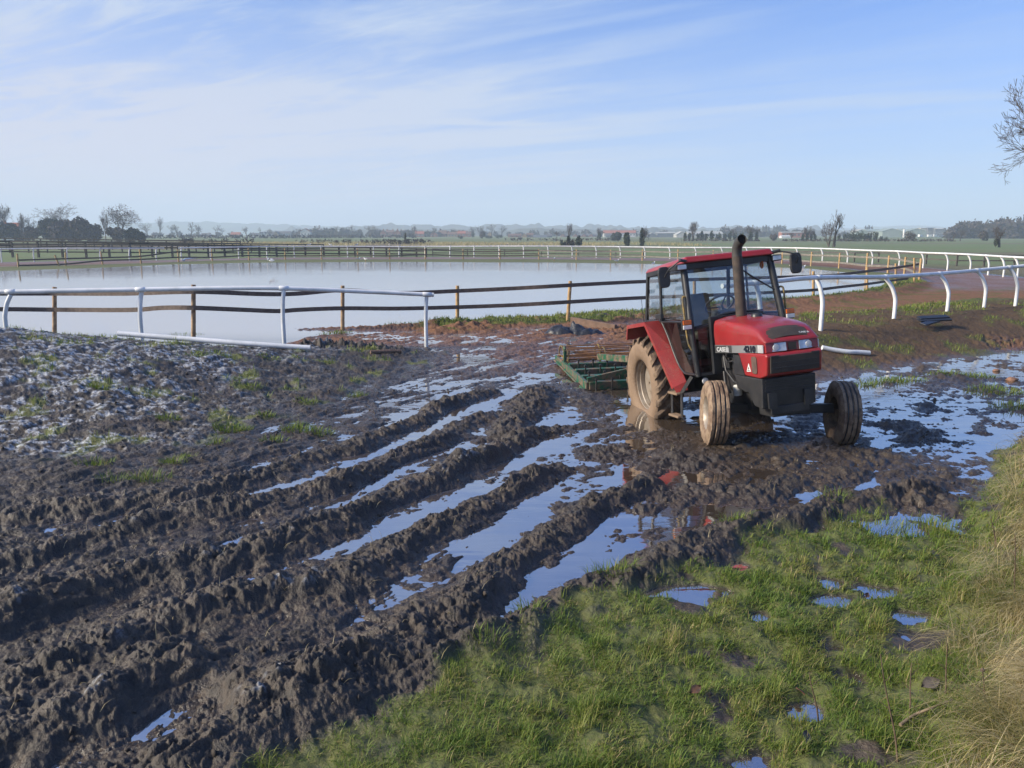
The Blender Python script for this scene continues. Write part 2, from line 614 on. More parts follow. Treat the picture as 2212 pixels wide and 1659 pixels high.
RIDGES = [  # polyline (photo), half width, height
    ([(250, 1680), (480, 1600), (640, 1530), (820, 1440), (1000, 1392), (1180, 1312), (1330, 1252), (1480, 1192), (1650, 1127), (1800, 1085), (1950, 1048), (2030, 1010)], 0.17, 0.21),
    ([(480, 1510), (640, 1452), (790, 1400), (900, 1340), (1060, 1250), (1180, 1155), (1250, 1092), (1390, 1035), (1440, 1000)], 0.15, 0.19),
    ([(-160, 1600), (60, 1540), (230, 1492), (340, 1432), (440, 1402)], 0.17, 0.22),
    ([(-160, 1520), (0, 1476), (200, 1400), (330, 1342), (520, 1287), (660, 1266), (760, 1232), (860, 1172), (1000, 1110), (1090, 1060), (1180, 1005), (1260, 990)], 0.15, 0.19),
    ([(-160, 1390), (0, 1335), (110, 1290), (250, 1242), (400, 1212), (560, 1182), (700, 1132), (850, 1062), (1000, 1000), (1110, 950), (1180, 922), (1250, 905)], 0.15, 0.20),
    ([(-160, 1230), (0, 1192), (200, 1152), (350, 1112), (550, 1082), (700, 1042), (830, 982), (950, 938), (1060, 885), (1120, 850)], 0.15, 0.18),
    ([(-160, 1145), (0, 1112), (200, 1082), (400, 1062), (600, 1008), (750, 960), (880, 912), (960, 868), (1010, 845)], 0.14, 0.13),
    ([(1070, 945), (1110, 900), (1145, 870), (1160, 845), (1180, 835)], 0.24, 0.22),
    ([(900, 880), (980, 862), (1050, 842), (1090, 838)], 0.16, 0.14),
    ([(1330, 1085), (1480, 1052), (1640, 1050), (1760, 1025), (1860, 1000)], 0.20, 0.10),
]
RIDGES = [(GP(p, 0.08), w, h) for p, w, h in RIDGES]
BUMPS = [  # (u, v, z) place, radius, height: single heaps and clods
    (715, 762, 0.55, 0.24), (655, 764, 0.40, 0.16), (795, 763, 0.50, 0.20), (860, 766, 0.45, 0.16), (600, 768, 0.5, 0.10),
    (1180, 720, 0.5, 0.05), (1330, 715, 0.8, 0.10), (1420, 735, 0.9, 0.10), (2066, 820, 0.3, 0.08), (1990, 950, 0.35, 0.10), (1880, 985, 0.3, 0.10), (2000, 1085, 0.3, 0.12),
    (2010, 880, 0.3, 0.06), (1930, 920, 0.35, 0.07), (1470, 1000, 0.35, 0.07), (1240, 870, 0.3, 0.07), (1310, 980, 0.35, 0.07), (1700, 1010, 0.3, 0.08),
]
BUMPS = [(G(u, v)[0], G(u, v)[1], r, h) for u, v, r, h in BUMPS]


HOLLOWS = [(*G(u, v)[:2], r) for u, v, r in ((1515, 1282, .20), (1798, 1262, .22), (1800, 1300, .15), (1891, 1139, .30), (1950, 1150, .16), (1909, 1280, .16), (1646, 1336, .12), (1976, 1336, .12), (1420, 1280, .14), (1585, 1225, .14), (1740, 1545, .14), (2010, 1115, .26))]


def mound_height(x, y):
    d, _ = seg_dist(x, y, MOUND_FOOT)
    # left / beyond the foot line is the mound
    sd = poly_sd(x, y, MOUND_FOOT + [(-2.4, 19.0), (-60, 19.0), (-60, 6.0)])
    din = np.maximum(-sd, 0)
    zc = np.interp(x, [-16, -10, -7.5, -5.2, -3.2, -1.8], [1.15, 0.96, 0.66, 0.44, 0.30, 0.16])
    yb = np.interp(x, [-12, -9, -6, -3, -1.5], [17.7, 17.6, 17.9, 18.3, 18.4])
    back = ss(yb - y, -0.1, 1.5)
    side = ss(-1.4 - x, -0.3, 1.2)
    return zc * ss(din, 0.0, 5.2) ** 0.8 * back * side, sd


def ground(x, y):
    """height and cover of the ground at any place: z, grass, red, frost, straw, ruff (clod relief)"""
    x = np.asarray(x, float)
    y = np.asarray(y, float)
    r = np.hypot(x, y)
    wx = x + 0.10 * fbm(x * 0.9, y * 0.9, 2, 11) + 0.012 * fbm(x * 6, y * 6, 2, 13)
    wy = y + 0.10 * fbm(x * 0.9, y * 0.9, 2, 23) + 0.012 * fbm(x * 6, y * 6, 2, 17)
    near = 1 - ss(y, 26, 34)
    nz_big = fbm(x * 0.55, y * 0.55, 3, 31)
    nz = fbm(x * 2.2, y * 2.2, 4, 41)
    cl = billow(wx * 4.2, wy * 4.2, 4, 57, 0.55) / 1.9
    cl2 = billow(wx * 13.0, wy * 13.0, 3, 77, 0.6) / 1.9
    # base level of the churned mud: below the water in the middle, drier towards the near left
    base = 0.013 + 0.026 * nz_big + 0.022 * nz
    base = base + 0.050 * ss(-(x + 0.35 * (y - 6)), -1.0, 4.5) * (1 - ss(y, 8, 13))
    base = base + 0.016 * ss(0.4 - x, 0, 1.2) * (1 - ss(y, 5.2, 7.0))
    base = base - 0.014 * ss(x, 4.2, 6.0) * ss(y, 7.0, 9.0)
    soak = np.maximum(np.exp(-(((x - 1.0) / 2.6) ** 2 + ((y - 10.6) / 3.0) ** 2)), ss(x, 2.0, 4.0) * ss(y, 6.5, 8.0)) * (1 - ss(y, 17, 19))
    base = base - 0.008 * soak + soak * (0.017 * fbm(x * 2.4, y * 6.5, 4, 303, 0.6) + 0.010 * fbm(x * 9, y * 15, 3, 305) + 0.004)
    base = base + 0.012 * np.exp(-(((x - 3.2) / 1.6) ** 2 + ((y - 9.6) / 1.6) ** 2))
    ruff = 0.020 * cl + 0.009 * cl2 + 0.007 * fbm(x * 6.5, y * 6.5, 3, 83)
    sa, ta = 0.62 * wx + 0.78 * wy, -0.78 * wx + 0.62 * wy
    lines = fbm(sa * 0.75, ta * 4.6, 4, 311, 0.55)
    ruff = ruff + (0.030 * lines + 0.012 * fbm(sa * 2.5, ta * 13, 3, 313)) * (1 - 0.45 * soak)
    z = base + ruff
    for P, w, h in RIDGES:
        d, f = seg_dist(wx, wy, P)
        m = np.clip(0.86 + 0.38 * fbm(x * 0.9, y * 0.9, 3, 91), 0.35, 1.25)
        g = 1.0 / (1.0 + (d / (w * 1.08)) ** 4)
        ends = ss(f, 0.0, 0.05) * ss(f, 1.0, 0.88)
        z = z + h * 0.60 * g * m * ends * (1.0 + 0.10 * cl) + g * (0.015 * cl + 0.008 * cl2)
        # the rut beside it
        g2 = np.exp(-((d - w * 2.4) / (w * 0.9)) ** 2)
        s_ = f * sum(math.hypot(P[i + 1][0] - P[i][0], P[i + 1][1] - P[i][1]) for i in range(len(P) - 1))
        lug = ss(np.sin(2 * math.pi * (s_ / 0.21 + d * 2.4)), -0.2, 0.9)
        z = z - (0.030 + 0.016 * lug * ss(fbm(x * 0.8, y * 0.8, 2, 97), -0.5, 0.1)) * g2 * ends
    for bx, by, br, bh in BUMPS:
        d = np.hypot(wx - bx, wy - by)
        z = z + bh * np.exp(-(d / br) ** 2) * (0.7 + 0.6 * cl)
    # --- left mound
    mz, msd = mound_height(x, y)
    mk = ss(-msd, -0.15, 0.5)
    zm = mz + 0.045 * fbm(x * 1.7, y * 1.7, 4, 131) + 0.030 * cl + 0.012 * cl2 + 0.03
    inm = mk * ss(np.interp(x, [-12, -9, -6, -3, -1.5], [17.8, 17.8, 18.1, 18.5, 18.6]) - y, -0.2, 0.5)
    z = z * (1 - inm) + np.maximum(zm, z * 0.6) * inm
    for bx, by, br, bh in BUMPS[:5]:
        d = np.hypot(wx - bx, wy - by)
        z = z + bh * np.exp(-(d / br) ** 2) * (0.55 + 0.35 * cl) * inm
    # --- bank behind the tractor, right
    fd = poly_sd(x, y, RBANK_FOOT + [(60, 24), (60, 40), (4.2, 40)])
    bk = ss(-fd, 0.05, 3.3) * ss(x, 3.6, 6.6)
    behind = poly_sd(x, y, TRACK_OUT)
    zb = 0.50 * bk
    trk_z = 0.16 * ss(x, 4.0, 8.0) * (1 - ss(y, 26, 40))
    zb = zb * (1 - ss(-behind, -0.1, 1.3)) + trk_z * ss(-behind, -0.1, 1.3)
    zb = zb * (1 - ss(behind, 4, 9) * ss(y, 40, 60))
    rb = ss(-fd, -0.1, 0.6) * ss(x, 3.6, 5.4)
    wash = np.exp(-(((x - 12.4) / 1.0) ** 2 + ((y - 18.3) / 0.8) ** 2))
    zb = zb + (0.022 * cl + 0.02 * nz + 0.008 * cl2) - 0.30 * wash * ss(cl, -0.6, 0.6)
    z = z * (1 - rb) + np.maximum(zb, 0.3 * z) * rb
    # --- flooded ground and the pond
    psd = poly_sd(x, y, POND)
    far = ss(y, 24, 30)
    flat = 0.02 + 0.012 * nz_big + 0.010 * cl
    z = np.where(y > 27, z * (1 - far) + (flat + rb * trk_z) * far, z)
    verge = ss(x, -3.6, -1.5) * ss(psd, -0.05, 0.8) * (1 - ss(psd, 1.6, 2.6)) * (1 - ss(y, 45, 55)) * ss(y, 20, 21)
    z = z + verge * (0.13 + 0.05 * nz)
    flood = ss(-x, 2.2, 6.0) * ss(y, 17.6, 18.6) * (1 - ss(psd, 0.3, 2.0))
    inp = ss(-psd, -0.25, 0.45)
    z = z * (1 - inp) + (-0.12 + 0.02 * nz) * inp
    spit = np.exp(-((y - np.interp(x, [-9, -6, -3, 0], [21.6, 22.0, 22.3, 22.8])) / 0.45) ** 2) * ss(x, -7.6, -5.0) * (1 - ss(x, -2.2, -0.8))
    z = z * (1 - np.clip(flood, 0, 1)) + (-0.05 + 0.02 * nz + 0.01 * cl) * np.clip(flood, 0, 1)
    z = z + spit * (0.10 + 0.05 * cl)
    # far shore: a low grass lip
    fsh = ss(psd, 0.0, 1.5) * (1 - ss(psd, 12, 20)) * ss(y, 55, 65)
    z = z + 0.05 * fsh
    # --- foreground grass and the near bank
    gsd = poly_sd(x + 0.22 * fbm(x * 1.6, y * 1.6, 3, 151), y + 0.22 * fbm(x * 1.6, y * 1.6, 3, 161), GRASS_EDGE)
    gk = ss(-gsd, -0.06, 0.22)
    zg = 0.044 + 0.040 * fbm(x * 1.15, y * 1.15, 3, 171) + 0.025 * fbm(x * 5, y * 5, 3, 181)
    for hx, hy, hr in HOLLOWS:
        zg = zg - 0.075 * np.exp(-(np.hypot((x - hx) * .8, y - hy) / (hr * .85)) ** 2)
    z = z * (1 - gk) + np.maximum(zg, -0.05) * gk
    bsd = poly_sd(x, y, BANK_FOOT + [(40, 14), (40, -30), (0, -30)])
    z = z + ss(-bsd, -0.2, 0.4) * np.minimum(np.maximum(-bsd, 0) * 0.42, 1.15)
    z = np.where((y < 2.6) & (np.abs(x) < 60), np.maximum(z, 0.03 + 1.05 * ss(2.6 - y, 0.2, 2.4)), z)
    # --- tyre beds under the tractor
    for tx, ty, sx, sy in ((2.08, 11.6, 0.42, 0.95), (3.75, 11.95, 0.42, 0.95)):
        e = np.exp(-(((x - tx) / sx) ** 4 + ((y - ty) / sy) ** 4))
        z = z - 0.09 * e
    # --- washed flat outside everything
    z = np.where(r > 60, z * (1 - ss(r, 60, 90)) + 0.012 * ss(r, 60, 90) * (psd > 0) + np.where(psd <= 0, z, 0) * ss(r, 60, 90), z)

    # ---------------- covers
    fsd = poly_sd(x, y, FENCE_IN)
    tsd = poly_sd(x, y, TRACK_OUT)
    wob = 0.5 * fbm(x * 0.7, y * 0.7, 3, 191)
    red = ss(-(tsd + wob * 0.4), -0.3, 0.5) * ss(fsd + wob * 0.5, -0.4, 0.7)
    red = red * np.where(y < 24, 0.5 + 0.5 * ss(y, 17, 20), 1)
    nearmud = np.exp(-((x - 0.6) / 2.4) ** 2) * ss(y, 13.0, 17.5) * (1 - ss(y, 25, 27))
    red = np.maximum(red, nearmud * 0.75)
    red = np.maximum(red, spit * 0.8)
    red = red * (1 - inm)
    red = np.maximum(red, wash * 0.9)
    red = np.maximum(red, 0.22 * rb * (1 - bk * 0.4))
    grass_n = fbm(x * 1.9, y * 1.9, 4, 201)
    grass = gk * ss(z, 0.000, 0.022) * ss(grass_n + 0.8, 0.0, 0.35)
    grass = np.maximum(grass, ss(verge, 0.25, 0.6) * ss(grass_n + 0.5 - 0.9 * ss(fsd, 0.2, 1.2), -0.1, 0.3))
    inner = ss(-fsd, -0.3, 0.4) * ss(psd, -0.3, 0.4)
    grass = np.maximum(grass, inner * ss(y, 26, 29))
    field = ss(tsd, -0.1, 0.8) * ss(y, 30, 45)
    grass = np.maximum(grass, field)
    grass = np.maximum(grass, rb * ss(behind, -0.3, 0.0) * (1 - ss(behind, 0.3, 1.5)) * ss(grass_n + 0.10 + 0.6 * ss(x, 10.5, 13), 0.1, 0.45))
    grass = np.maximum(grass, rb * 0.55 * ss(fbm(x * 0.9, y * 0.9, 3, 211) + 0.16 * ss(x, 7, 12), 0.25, 0.55))
    grass = np.maximum(grass, inm * 0.9 * ss(fbm(x * 1.4, y * 1.4, 4, 221), 0.28, 0.6))
    grass = np.maximum(grass, inm * 0.55 * ss(y, 13.5, 16.5) * ss(-x, 5.2, 6.6) * ss(fbm(x * 2.4, y * 2.4, 3, 225), -0.1, 0.4))
    frn = fbm(x * 0.8, y * 1.4, 3, 231) + 0.5 * fbm(x * 4, y * 6, 4, 241)
    frost = inm * ss(-x, 2.6, 6.2) * ss(y, 8.2, 9.6) * ss(frn + 0.30 + 0.35 * ss(-x, 4.5, 8.0), 0.05, 0.5) * ss(fbm(x * 7, y * 10, 4, 245) + 0.12 + 0.5 * cl, 0.0, 0.4)
    frost = np.maximum(frost, 0.55 * (1 - inm) * (y < 9) * ss(z, 0.10, 0.2) * ss(fbm(x * 2.1, y * 2.1, 3, 251), 0.35, 0.6) * ss(fbm(x * 12, y * 12, 3, 255), 0.1, 0.4) * (1 - gk))
    straw = ss(-bsd, 0.05, 0.7)
    heap = np.exp(-(((x - 2.72) / 0.24) ** 2 + ((y - 4.72) / 0.16) ** 2))
    grass = grass * (1 - ss(heap, 0.3, 0.6))
    straw = straw * (1 - ss(heap, 0.3, 0.6))
    return z, np.clip(grass, 0, 1), np.clip(red, 0, 1), np.clip(frost, 0, 1), np.clip(straw, 0, 1), field


def build_ground():
    # rings and spokes round the viewer's feet: fine where the photograph is fine, out to the horizon
    a_d = np.linspace(-37, 37, 1180)
    a_s = np.concatenate([np.linspace(37.35, 60, 40), np.linspace(62, 298, 90), np.linspace(300, 322.65, 40)])
    ang = np.radians(np.concatenate([a_d, a_s]))
    rr = [0.25]
    while rr[-1] < 9000:
        r = rr[-1]
        k = 1.10 if r < 2.6 else 1.0026 if r < 13 else 1.0038 if r < 30 else 1.008 if r < 110 else 1.03 if r < 800 else 1.1
        rr.append(r * k)
    rr = np.array(rr)
    A, Rr = np.meshgrid(ang, rr)
    X = (np.sin(A) * Rr).ravel()
    Y = (np.cos(A) * Rr).ravel()
    Z = np.zeros_like(X)
    at1 = np.zeros((len(X), 4), np.float32)
    at2 = np.zeros((len(X), 4), np.float32)
    CH = 200000
    for i in range(0, len(X), CH):
        s = slice(i, i + CH)
        z, g, rd, fr, st, fl = ground(X[s], Y[s])
        bk = ss(X[s], 3.6, 5.4) * ss(Y[s], 14, 15.5) * (1 - ss(Y[s], 26, 30)) * (1 - rd)
        Z[s] = z
        at1[s, 0], at1[s, 1], at1[s, 2], at1[s, 3] = g, rd, fr, 1
        at2[s, 0], at2[s, 1], at2[s, 2], at2[s, 3] = st, fl, bk, 1
    nr, na = len(rr), len(ang)
    i = np.arange(nr - 1)[:, None] * na
    j = np.arange(na)[None, :]
    j2 = (j + 1) % na
    Q = np.stack(np.broadcast_arrays(i + j, i + j2, i + na + j2, i + na + j), -1).reshape(-1, 4)
    # dense spokes run left to right, the rest closes the circle
    V = np.stack([X, Y, Z], 1)
    V = np.vstack([V, [[0, 0, float(Z[:na].mean())]]])
    at1 = np.vstack([at1, at1[:1]])
    at2 = np.vstack([at2, at2[:1]])
    T = np.stack([np.full(na, nr * na), (np.arange(na) + 1) % na, np.arange(na)], 1)
    me = fast_mesh('ground', V, Q[:, ::-1], T, ground_mat(), True, {'cover': at1, 'cover_b': at2})
    o = link('ground', me)
    tag(o, 'churned wet mud, grass and green fields reaching the horizon', None, kind='structure')
    return o


def ground_mat():
    m, nt, b = new_mat('ground')
    at = N(nt, 'ShaderNodeAttribute', attribute_name='cover')
    at2 = N(nt, 'ShaderNodeAttribute', attribute_name='cover_b')
    s1 = N(nt, 'ShaderNodeSeparateColor')
    nt.links.new(at.outputs['Color'], s1.inputs[0])
    s2 = N(nt, 'ShaderNodeSeparateColor')
    nt.links.new(at2.outputs['Color'], s2.inputs[0])
    geo = N(nt, 'ShaderNodeNewGeometry')
    pos = geo.outputs['Position']
    sp = N(nt, 'ShaderNodeSeparateXYZ')
    nt.links.new(pos, sp.inputs[0])
    nA = noise_n(nt, pos, 1.7, 6, 0.6)
    nB = noise_n(nt, pos, 9.0, 7, 0.65)
    nC = noise_n(nt, pos, 42.0, 5, 0.65)
    nF = noise_n(nt, pos, 0.035, 4, 0.6)
    mud = mixc(nt, sstep(nt, nA, 0.35, 0.68), (0.050, 0.039, 0.030), (0.078, 0.057, 0.040))
    mud = mixc(nt, sstep(nt, nB, 0.35, 0.70), mud, (0.028, 0.024, 0.021))
    mud = mixc(nt, math_n(nt, 'MULTIPLY', sstep(nt, nC, 0.55, 0.72), 0.5), mud, (0.15, 0.12, 0.085))
    redc = mixc(nt, sstep(nt, nB, 0.3, 0.7), (0.235, 0.125, 0.074), (0.155, 0.084, 0.052))
    mud = mixc(nt, math_n(nt, 'MULTIPLY', s2.outputs[2], 0.8), mud, mixc(nt, sstep(nt, nB, 0.3, 0.7), (0.078, 0.056, 0.030), (0.115, 0.078, 0.042)))
    col = mixc(nt, s1.outputs[1], mud, redc)
    # sodden soil close to the water line is darker and smoother
    wet = sstep(nt, sp.outputs['Z'], 0.075, 0.0)
    col = mixc(nt, math_n(nt, 'MULTIPLY', wet, 0.35), col, mixc(nt, s1.outputs[1], (0.075, 0.056, 0.042), (0.12, 0.062, 0.042)))
    # grass sward (its own colour; blades stand on it near the viewer)
    gcol = mixc(nt, sstep(nt, nB, 0.3, 0.7), (0.085, 0.110, 0.028), (0.115, 0.12, 0.036))
    gcol = mixc(nt, math_n(nt, 'MULTIPLY', sstep(nt, nC, 0.5, 0.75), 0.6), gcol, (0.12, 0.10, 0.055))
    fcol = mixc(nt, sstep(nt, nF, 0.35, 0.65), (0.105, 0.155, 0.048), (0.13, 0.155, 0.062))
    # bands of rough, brown, unmown ground across the fields
    mp = N(nt, 'ShaderNodeMapping')
    mp.inputs['Scale'].default_value = (0.004, 0.026, 1)
    nt.links.new(pos, mp.inputs[0])
    nG = noise_n(nt, mp.outputs[0], 1.0, 4, 0.5)
    fcol = mixc(nt, math_n(nt, 'MULTIPLY', sstep(nt, nG, 0.50, 0.60), 0.75), fcol, (0.125, 0.095, 0.058))
    brd = N(nt, 'ShaderNodeMapRange', interpolation_type='SMOOTHSTEP')
    ybend = math_n(nt, 'ADD', sp.outputs['Y'], math_n(nt, 'MULTIPLY', nF, 40.0))
    rough_band = math_n(nt, 'MULTIPLY', sstep(nt, ybend, 172, 186), sstep(nt, ybend, 252, 236))
    nt.nodes.remove(brd)
    rough_band = math_n(nt, 'MULTIPLY', rough_band, sstep(nt, sp.outputs['X'], 40, 0))
    fcol = mixc(nt, math_n(nt, 'MULTIPLY', rough_band, 0.85), fcol, (0.12, 0.085, 0.062))
    gcol = mixc(nt, s2.outputs[1], gcol, fcol)
    gf = math_n(nt, 'MULTIPLY', s1.outputs[0], sstep(nt, math_n(nt, 'ADD', nB, s2.outputs[1]), 0.28, 0.42))
    col = mixc(nt, gf, col, gcol)
    scol = mixc(nt, sstep(nt, nB, 0.3, 0.7), (0.14, 0.115, 0.05), (0.22, 0.17, 0.085))
    col = mixc(nt, math_n(nt, 'MULTIPLY', s2.outputs[0], 0.8), col, scol)
    # frost crust
    ff = math_n(nt, 'MULTIPLY', s1.outputs[2], sstep(nt, nC, 0.36, 0.56))
    col = mixc(nt, math_n(nt, 'MULTIPLY', ff, 0.88), col, (0.50, 0.53, 0.57))
    nt.links.new(col, b.inputs['Base Color'])
    rg = math_n(nt, 'SUBTRACT', 0.60, math_n(nt, 'MULTIPLY', wet, 0.34))
    rg = math_n(nt, 'SUBTRACT', rg, math_n(nt, 'MULTIPLY', sstep(nt, nA, 0.45, 0.7), 0.20))
    rg = math_n(nt, 'MAXIMUM', rg, math_n(nt, 'MULTIPLY', gf, 0.9))
    dry = math_n(nt, 'MULTIPLY', math_n(nt, 'MAXIMUM', s1.outputs[1], s2.outputs[2]), math_n(nt, 'SUBTRACT', 1.0, math_n(nt, 'MULTIPLY', wet, 0.6)))
    rg = math_n(nt, 'MAXIMUM', rg, math_n(nt, 'MULTIPLY', dry, 0.95))
    nt.links.new(math_n(nt, 'SUBTRACT', 0.5, math_n(nt, 'MULTIPLY', dry, 0.42)), b.inputs['Specular IOR Level'])
    nt.links.new(rg, b.inputs['Roughness'])
    b.inputs['Specular IOR Level'].default_value = 0.5
    bn = N(nt, 'ShaderNodeBump')
    setin(bn, Strength=0.9, Distance=0.03)
    h = math_n(nt, 'ADD', nB, math_n(nt, 'MULTIPLY', nC, 0.45))
    nt.links.new(h, bn.inputs['Height'])
    nt.links.new(bn.outputs[0], b.inputs['Normal'])
    return m


def water_mat():
    m, nt, b = new_mat('muddy_water')
    geo = N(nt, 'ShaderNodeNewGeometry')
    pos = geo.outputs['Position']
    sp = N(nt, 'ShaderNodeSeparateXYZ')
    nt.links.new(pos, sp.inputs[0])
    n = noise_n(nt, pos, 0.8, 4)
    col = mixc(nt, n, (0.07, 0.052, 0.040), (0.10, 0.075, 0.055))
    # muddy pond, its base colour paled to imitate the bright sky reflection
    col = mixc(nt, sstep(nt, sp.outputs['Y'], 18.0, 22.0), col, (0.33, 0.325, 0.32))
    nt.links.new(col, b.inputs['Base Color'])
    setin(b, Roughness=0.03, IOR=3.4)
    b.inputs['Specular IOR Level'].default_value = 1.0
    # ripples: a breeze on the far part of the pond, near stillness elsewhere
    mp = N(nt, 'ShaderNodeMapping')
    mp.inputs['Scale'].default_value = (0.35, 1.0, 1)
    nt.links.new(pos, mp.inputs[0])
    w1 = noise_n(nt, mp.outputs[0], 5.0, 3, 0.5)
    w2 = noise_n(nt, mp.outputs[0], 1.2, 3, 0.5)
    h = math_n(nt, 'ADD', w1, math_n(nt, 'MULTIPLY', w2, 1.5))
    breeze = math_n(nt, 'MULTIPLY', sstep(nt, sp.outputs['Y'], 44, 58), sstep(nt, noise_n(nt, mp.outputs[0], 0.10, 3), 0.35, 0.6))
    amp = math_n(nt, 'ADD', 0.012, math_n(nt, 'MULTIPLY', breeze, 0.05))
    puddle = sstep(nt, sp.outputs['Y'], 18.5, 17.0)
    amp = math_n(nt, 'ADD', amp, math_n(nt, 'MULTIPLY', puddle, 0.02))
    bn = N(nt, 'ShaderNodeBump')
    setin(bn, Distance=0.10)
    nt.links.new(amp, bn.inputs['Strength'])
    nt.links.new(h, bn.inputs['Height'])
    nt.links.new(bn.outputs[0], b.inputs['Normal'])
    return m


def build_water():
    mb = MB()
    # one still sheet at flood level: it shows wherever the ground dips below it
    xs = [-160, -60, -20, 0, 8, 16, 28]
    ys = [2.6, 6, 10, 14, 20, 30, 50, 70, 92]
    vs = [(x, y, 0.0) for y in ys for x in xs]
    n = len(xs)
    fs = [(j * n + i, j * n + i + 1, (j + 1) * n + i + 1, (j + 1) * n + i) for j in range(len(ys) - 1) for i in range(n - 1)]
    mb.add(vs, fs)
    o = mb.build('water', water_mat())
    tag(o, 'flood water lying in the ruts and the big pond', None, kind='structure')


build_ground()
build_water()

# ------------------------------------------------------------------ white running rails
def gz(x, y):
    return float(ground(np.array([x]), np.array([y]))[0][0])


def smooth_path(pts, n=6):
    """Catmull-Rom through the points"""
    P = [np.array(p, float) for p in pts]
    P = [2 * P[0] - P[1]] + P + [2 * P[-1] - P[-2]]
    out = []
    for i in range(1, len(P) - 2):
        for k in range(n):
            t = k / n
            a, b, c, d = P[i - 1], P[i], P[i + 1], P[i + 2]
            out.append(0.5 * ((2 * b) + (c - a) * t + (2 * a - 5 * b + 4 * c - d) * t * t + (3 * b - a - 3 * c + d) * t ** 3))
    out.append(P[-2])
    return out


def rail_post(root, foot, top, r=0.05, along=None, rr=0.06):
    """a plastic post: straight below, its head bent over to meet the rail"""
    foot, top = np.array(foot, float), np.array(top, float)
    h = top[2] - foot[2]
    off = top - foot
    pts = [foot - [0, 0, 0.25], foot, foot + [off[0] * 0.0, off[1] * 0.0, h * 0.45], foot + [off[0] * 0.12, off[1] * 0.12, h * 0.62],
           foot + [off[0] * 0.45, off[1] * 0.45, h * 0.82], top]
    mb = MB()
    mb.tube(smooth_path(pts, 4), r, 10)
    if along is not None:   # the moulded sleeve that grips the rail
        c, t = along
        mb.tube([c - t * .10, c - t * .095, c + t * .095, c + t * .10], [rr * 1.02, rr * 1.13, rr * 1.13, rr * 1.02], 12)
    return mb.build('post', M['white_rail'], root, smooth=60)


def white_rail(label, posts, path, r=0.055, group=None, loc=None):
    root = thing('running_rail', label, 'rail', (0, 0, 0), 0, group)
    mb = MB()
    mb.tube(path, r, 12)
    mb.build('rail', M['white_rail'], root, smooth=60)
    PA = np.array(path)
    for foot, top in posts:
        a, b = PA[:-1], PA[1:]
        d = b - a
        t = np.clip(((top - a) * d).sum(1) / (d * d).sum(1), 0, 1)
        q = a + d * t[:, None]
        i = int(np.argmin(np.linalg.norm(q - top, axis=1)))
        rail_post(root, foot, top, r * 0.92, (q[i], d[i] / np.linalg.norm(d[i])), r)
    return root


# near left length
pl = []
for u, vb, vt, du, y in ((14, 715, 636, 14, 16.7), (308, 746, 628, -4, 17.1), (614, 738, 624, -2, 17.5), (921, 744, 638, 1, 18.3)):
    top = D(u + du * 0.6, vt, y)
    foot = D(u, vb, y - 0.05)
    foot[2] = min(foot[2], gz(foot[0], foot[1]) + 0.02)
    pl.append((foot, top - [0, 0, 0.02]))
path = smooth_path([D(-500, 636, 16.6), D(-220, 633, 16.65), D(0, 630.5, 16.7), D(310, 625.5, 17.05), D(500, 622.5, 17.3), D(614, 623, 17.5), D(800, 630.5, 18.0), D(937, 637, 18.3)], 5)
white_rail('white plastic running rail along the frosty mound, ending beside the mud gap', pl, path, 0.050)

# near right length, round the bend
pr = []
for (u, vb, vt), y, du in zip(RAIL_R[1:], (18.1, 20.2, 22.2, 23.3, 23.9), (-9, -16, -15, -14, -12)):
    foot = D(u, vb, y)
    top = D(u + du, vt + 2, y + 0.1)
    foot[2] = min(foot[2], gz(foot[0], foot[1]) + 0.03)
    pr.append((foot, top))
path = smooth_path([D(1560, 618, 16.6), D(1668, 608, 17.2), D(1765, 599.5, 18.1), D(1914, 598, 20.3), D(2030, 591, 22.3), D(2111, 584, 23.4), D(2181, 577.5, 24.0), D(2260, 570, 24.4), D(2420, 556, 25.5)], 5)
fx = D(1640, 722, 16.9)
fx[2] = 0.25
pr.append((fx, D(1632, 611, 17.0)))
white_rail('white plastic running rail on the bank right of the tractor', pr, path, 0.055)

# far side: two lengths with a gap between them
farA = [(4, 567), (74, 566), (146, 565.5), (217, 565), (280, 563.8), (338, 562.6)]
farB = [(392, 561.4), (455, 560), (516, 559), (577, 557), (636, 556.4), (694, 556), (751, 555.8), (807, 555.6), (862, 555.5), (918, 555.4), (972, 555.6), (1024, 555.8), (1078, 556), (1131, 556.4),
        (1184, 556.6), (1236, 556.8), (1288, 557), (1340, 557.4), (1393, 558), (1447, 559), (1503, 560), (1560, 560.8), (1614, 561.5), (1668, 562.4), (1722, 564), (1776, 566), (1830, 569), (1884, 572), (1942, 574.4),
        (1993.5, 580), (2046, 584), (2095, 589), (2134, 594), (2167, 598.5), (2197, 602)]


def far_rail(label, pts, lead, r):
    posts, path = [], []
    for i, (u, v) in enumerate(pts):
        f = G(u, v, 0.02)
        lean = np.interp(u, [0, 300, 700, 1000, 1300, 2200], [0.05, 0.10, 0.0, 0.05, -0.16, -0.26])
        dirn = np.array([f[0], f[1]]) / np.hypot(f[0], f[1])
        sag = 0.05 * math.sin(u * 0.012) - (0.05 if 600 < u < 900 else 0)
        top = f + np.array([lean * dirn[1], -lean * dirn[0], 1.24 + sag * 0.6])
        posts.append((f, top))
        path.append(top + [0, 0, 0.02])
    if lead[0]:
        path.insert(0, path[0] + (path[0] - path[1]) * lead[0])
    if lead[1]:
        path.append(path[-1] + (path[-1] - path[-2]) * lead[1])
    return white_rail(label, posts, smooth_path(path, 3), r)


far_rail('short white running rail at the far left of the pond', farA, (4, 0.3), 0.06)
far_rail('long white running rail curving along the far side of the pond to the right edge', farB, (0.05, 3), 0.065)

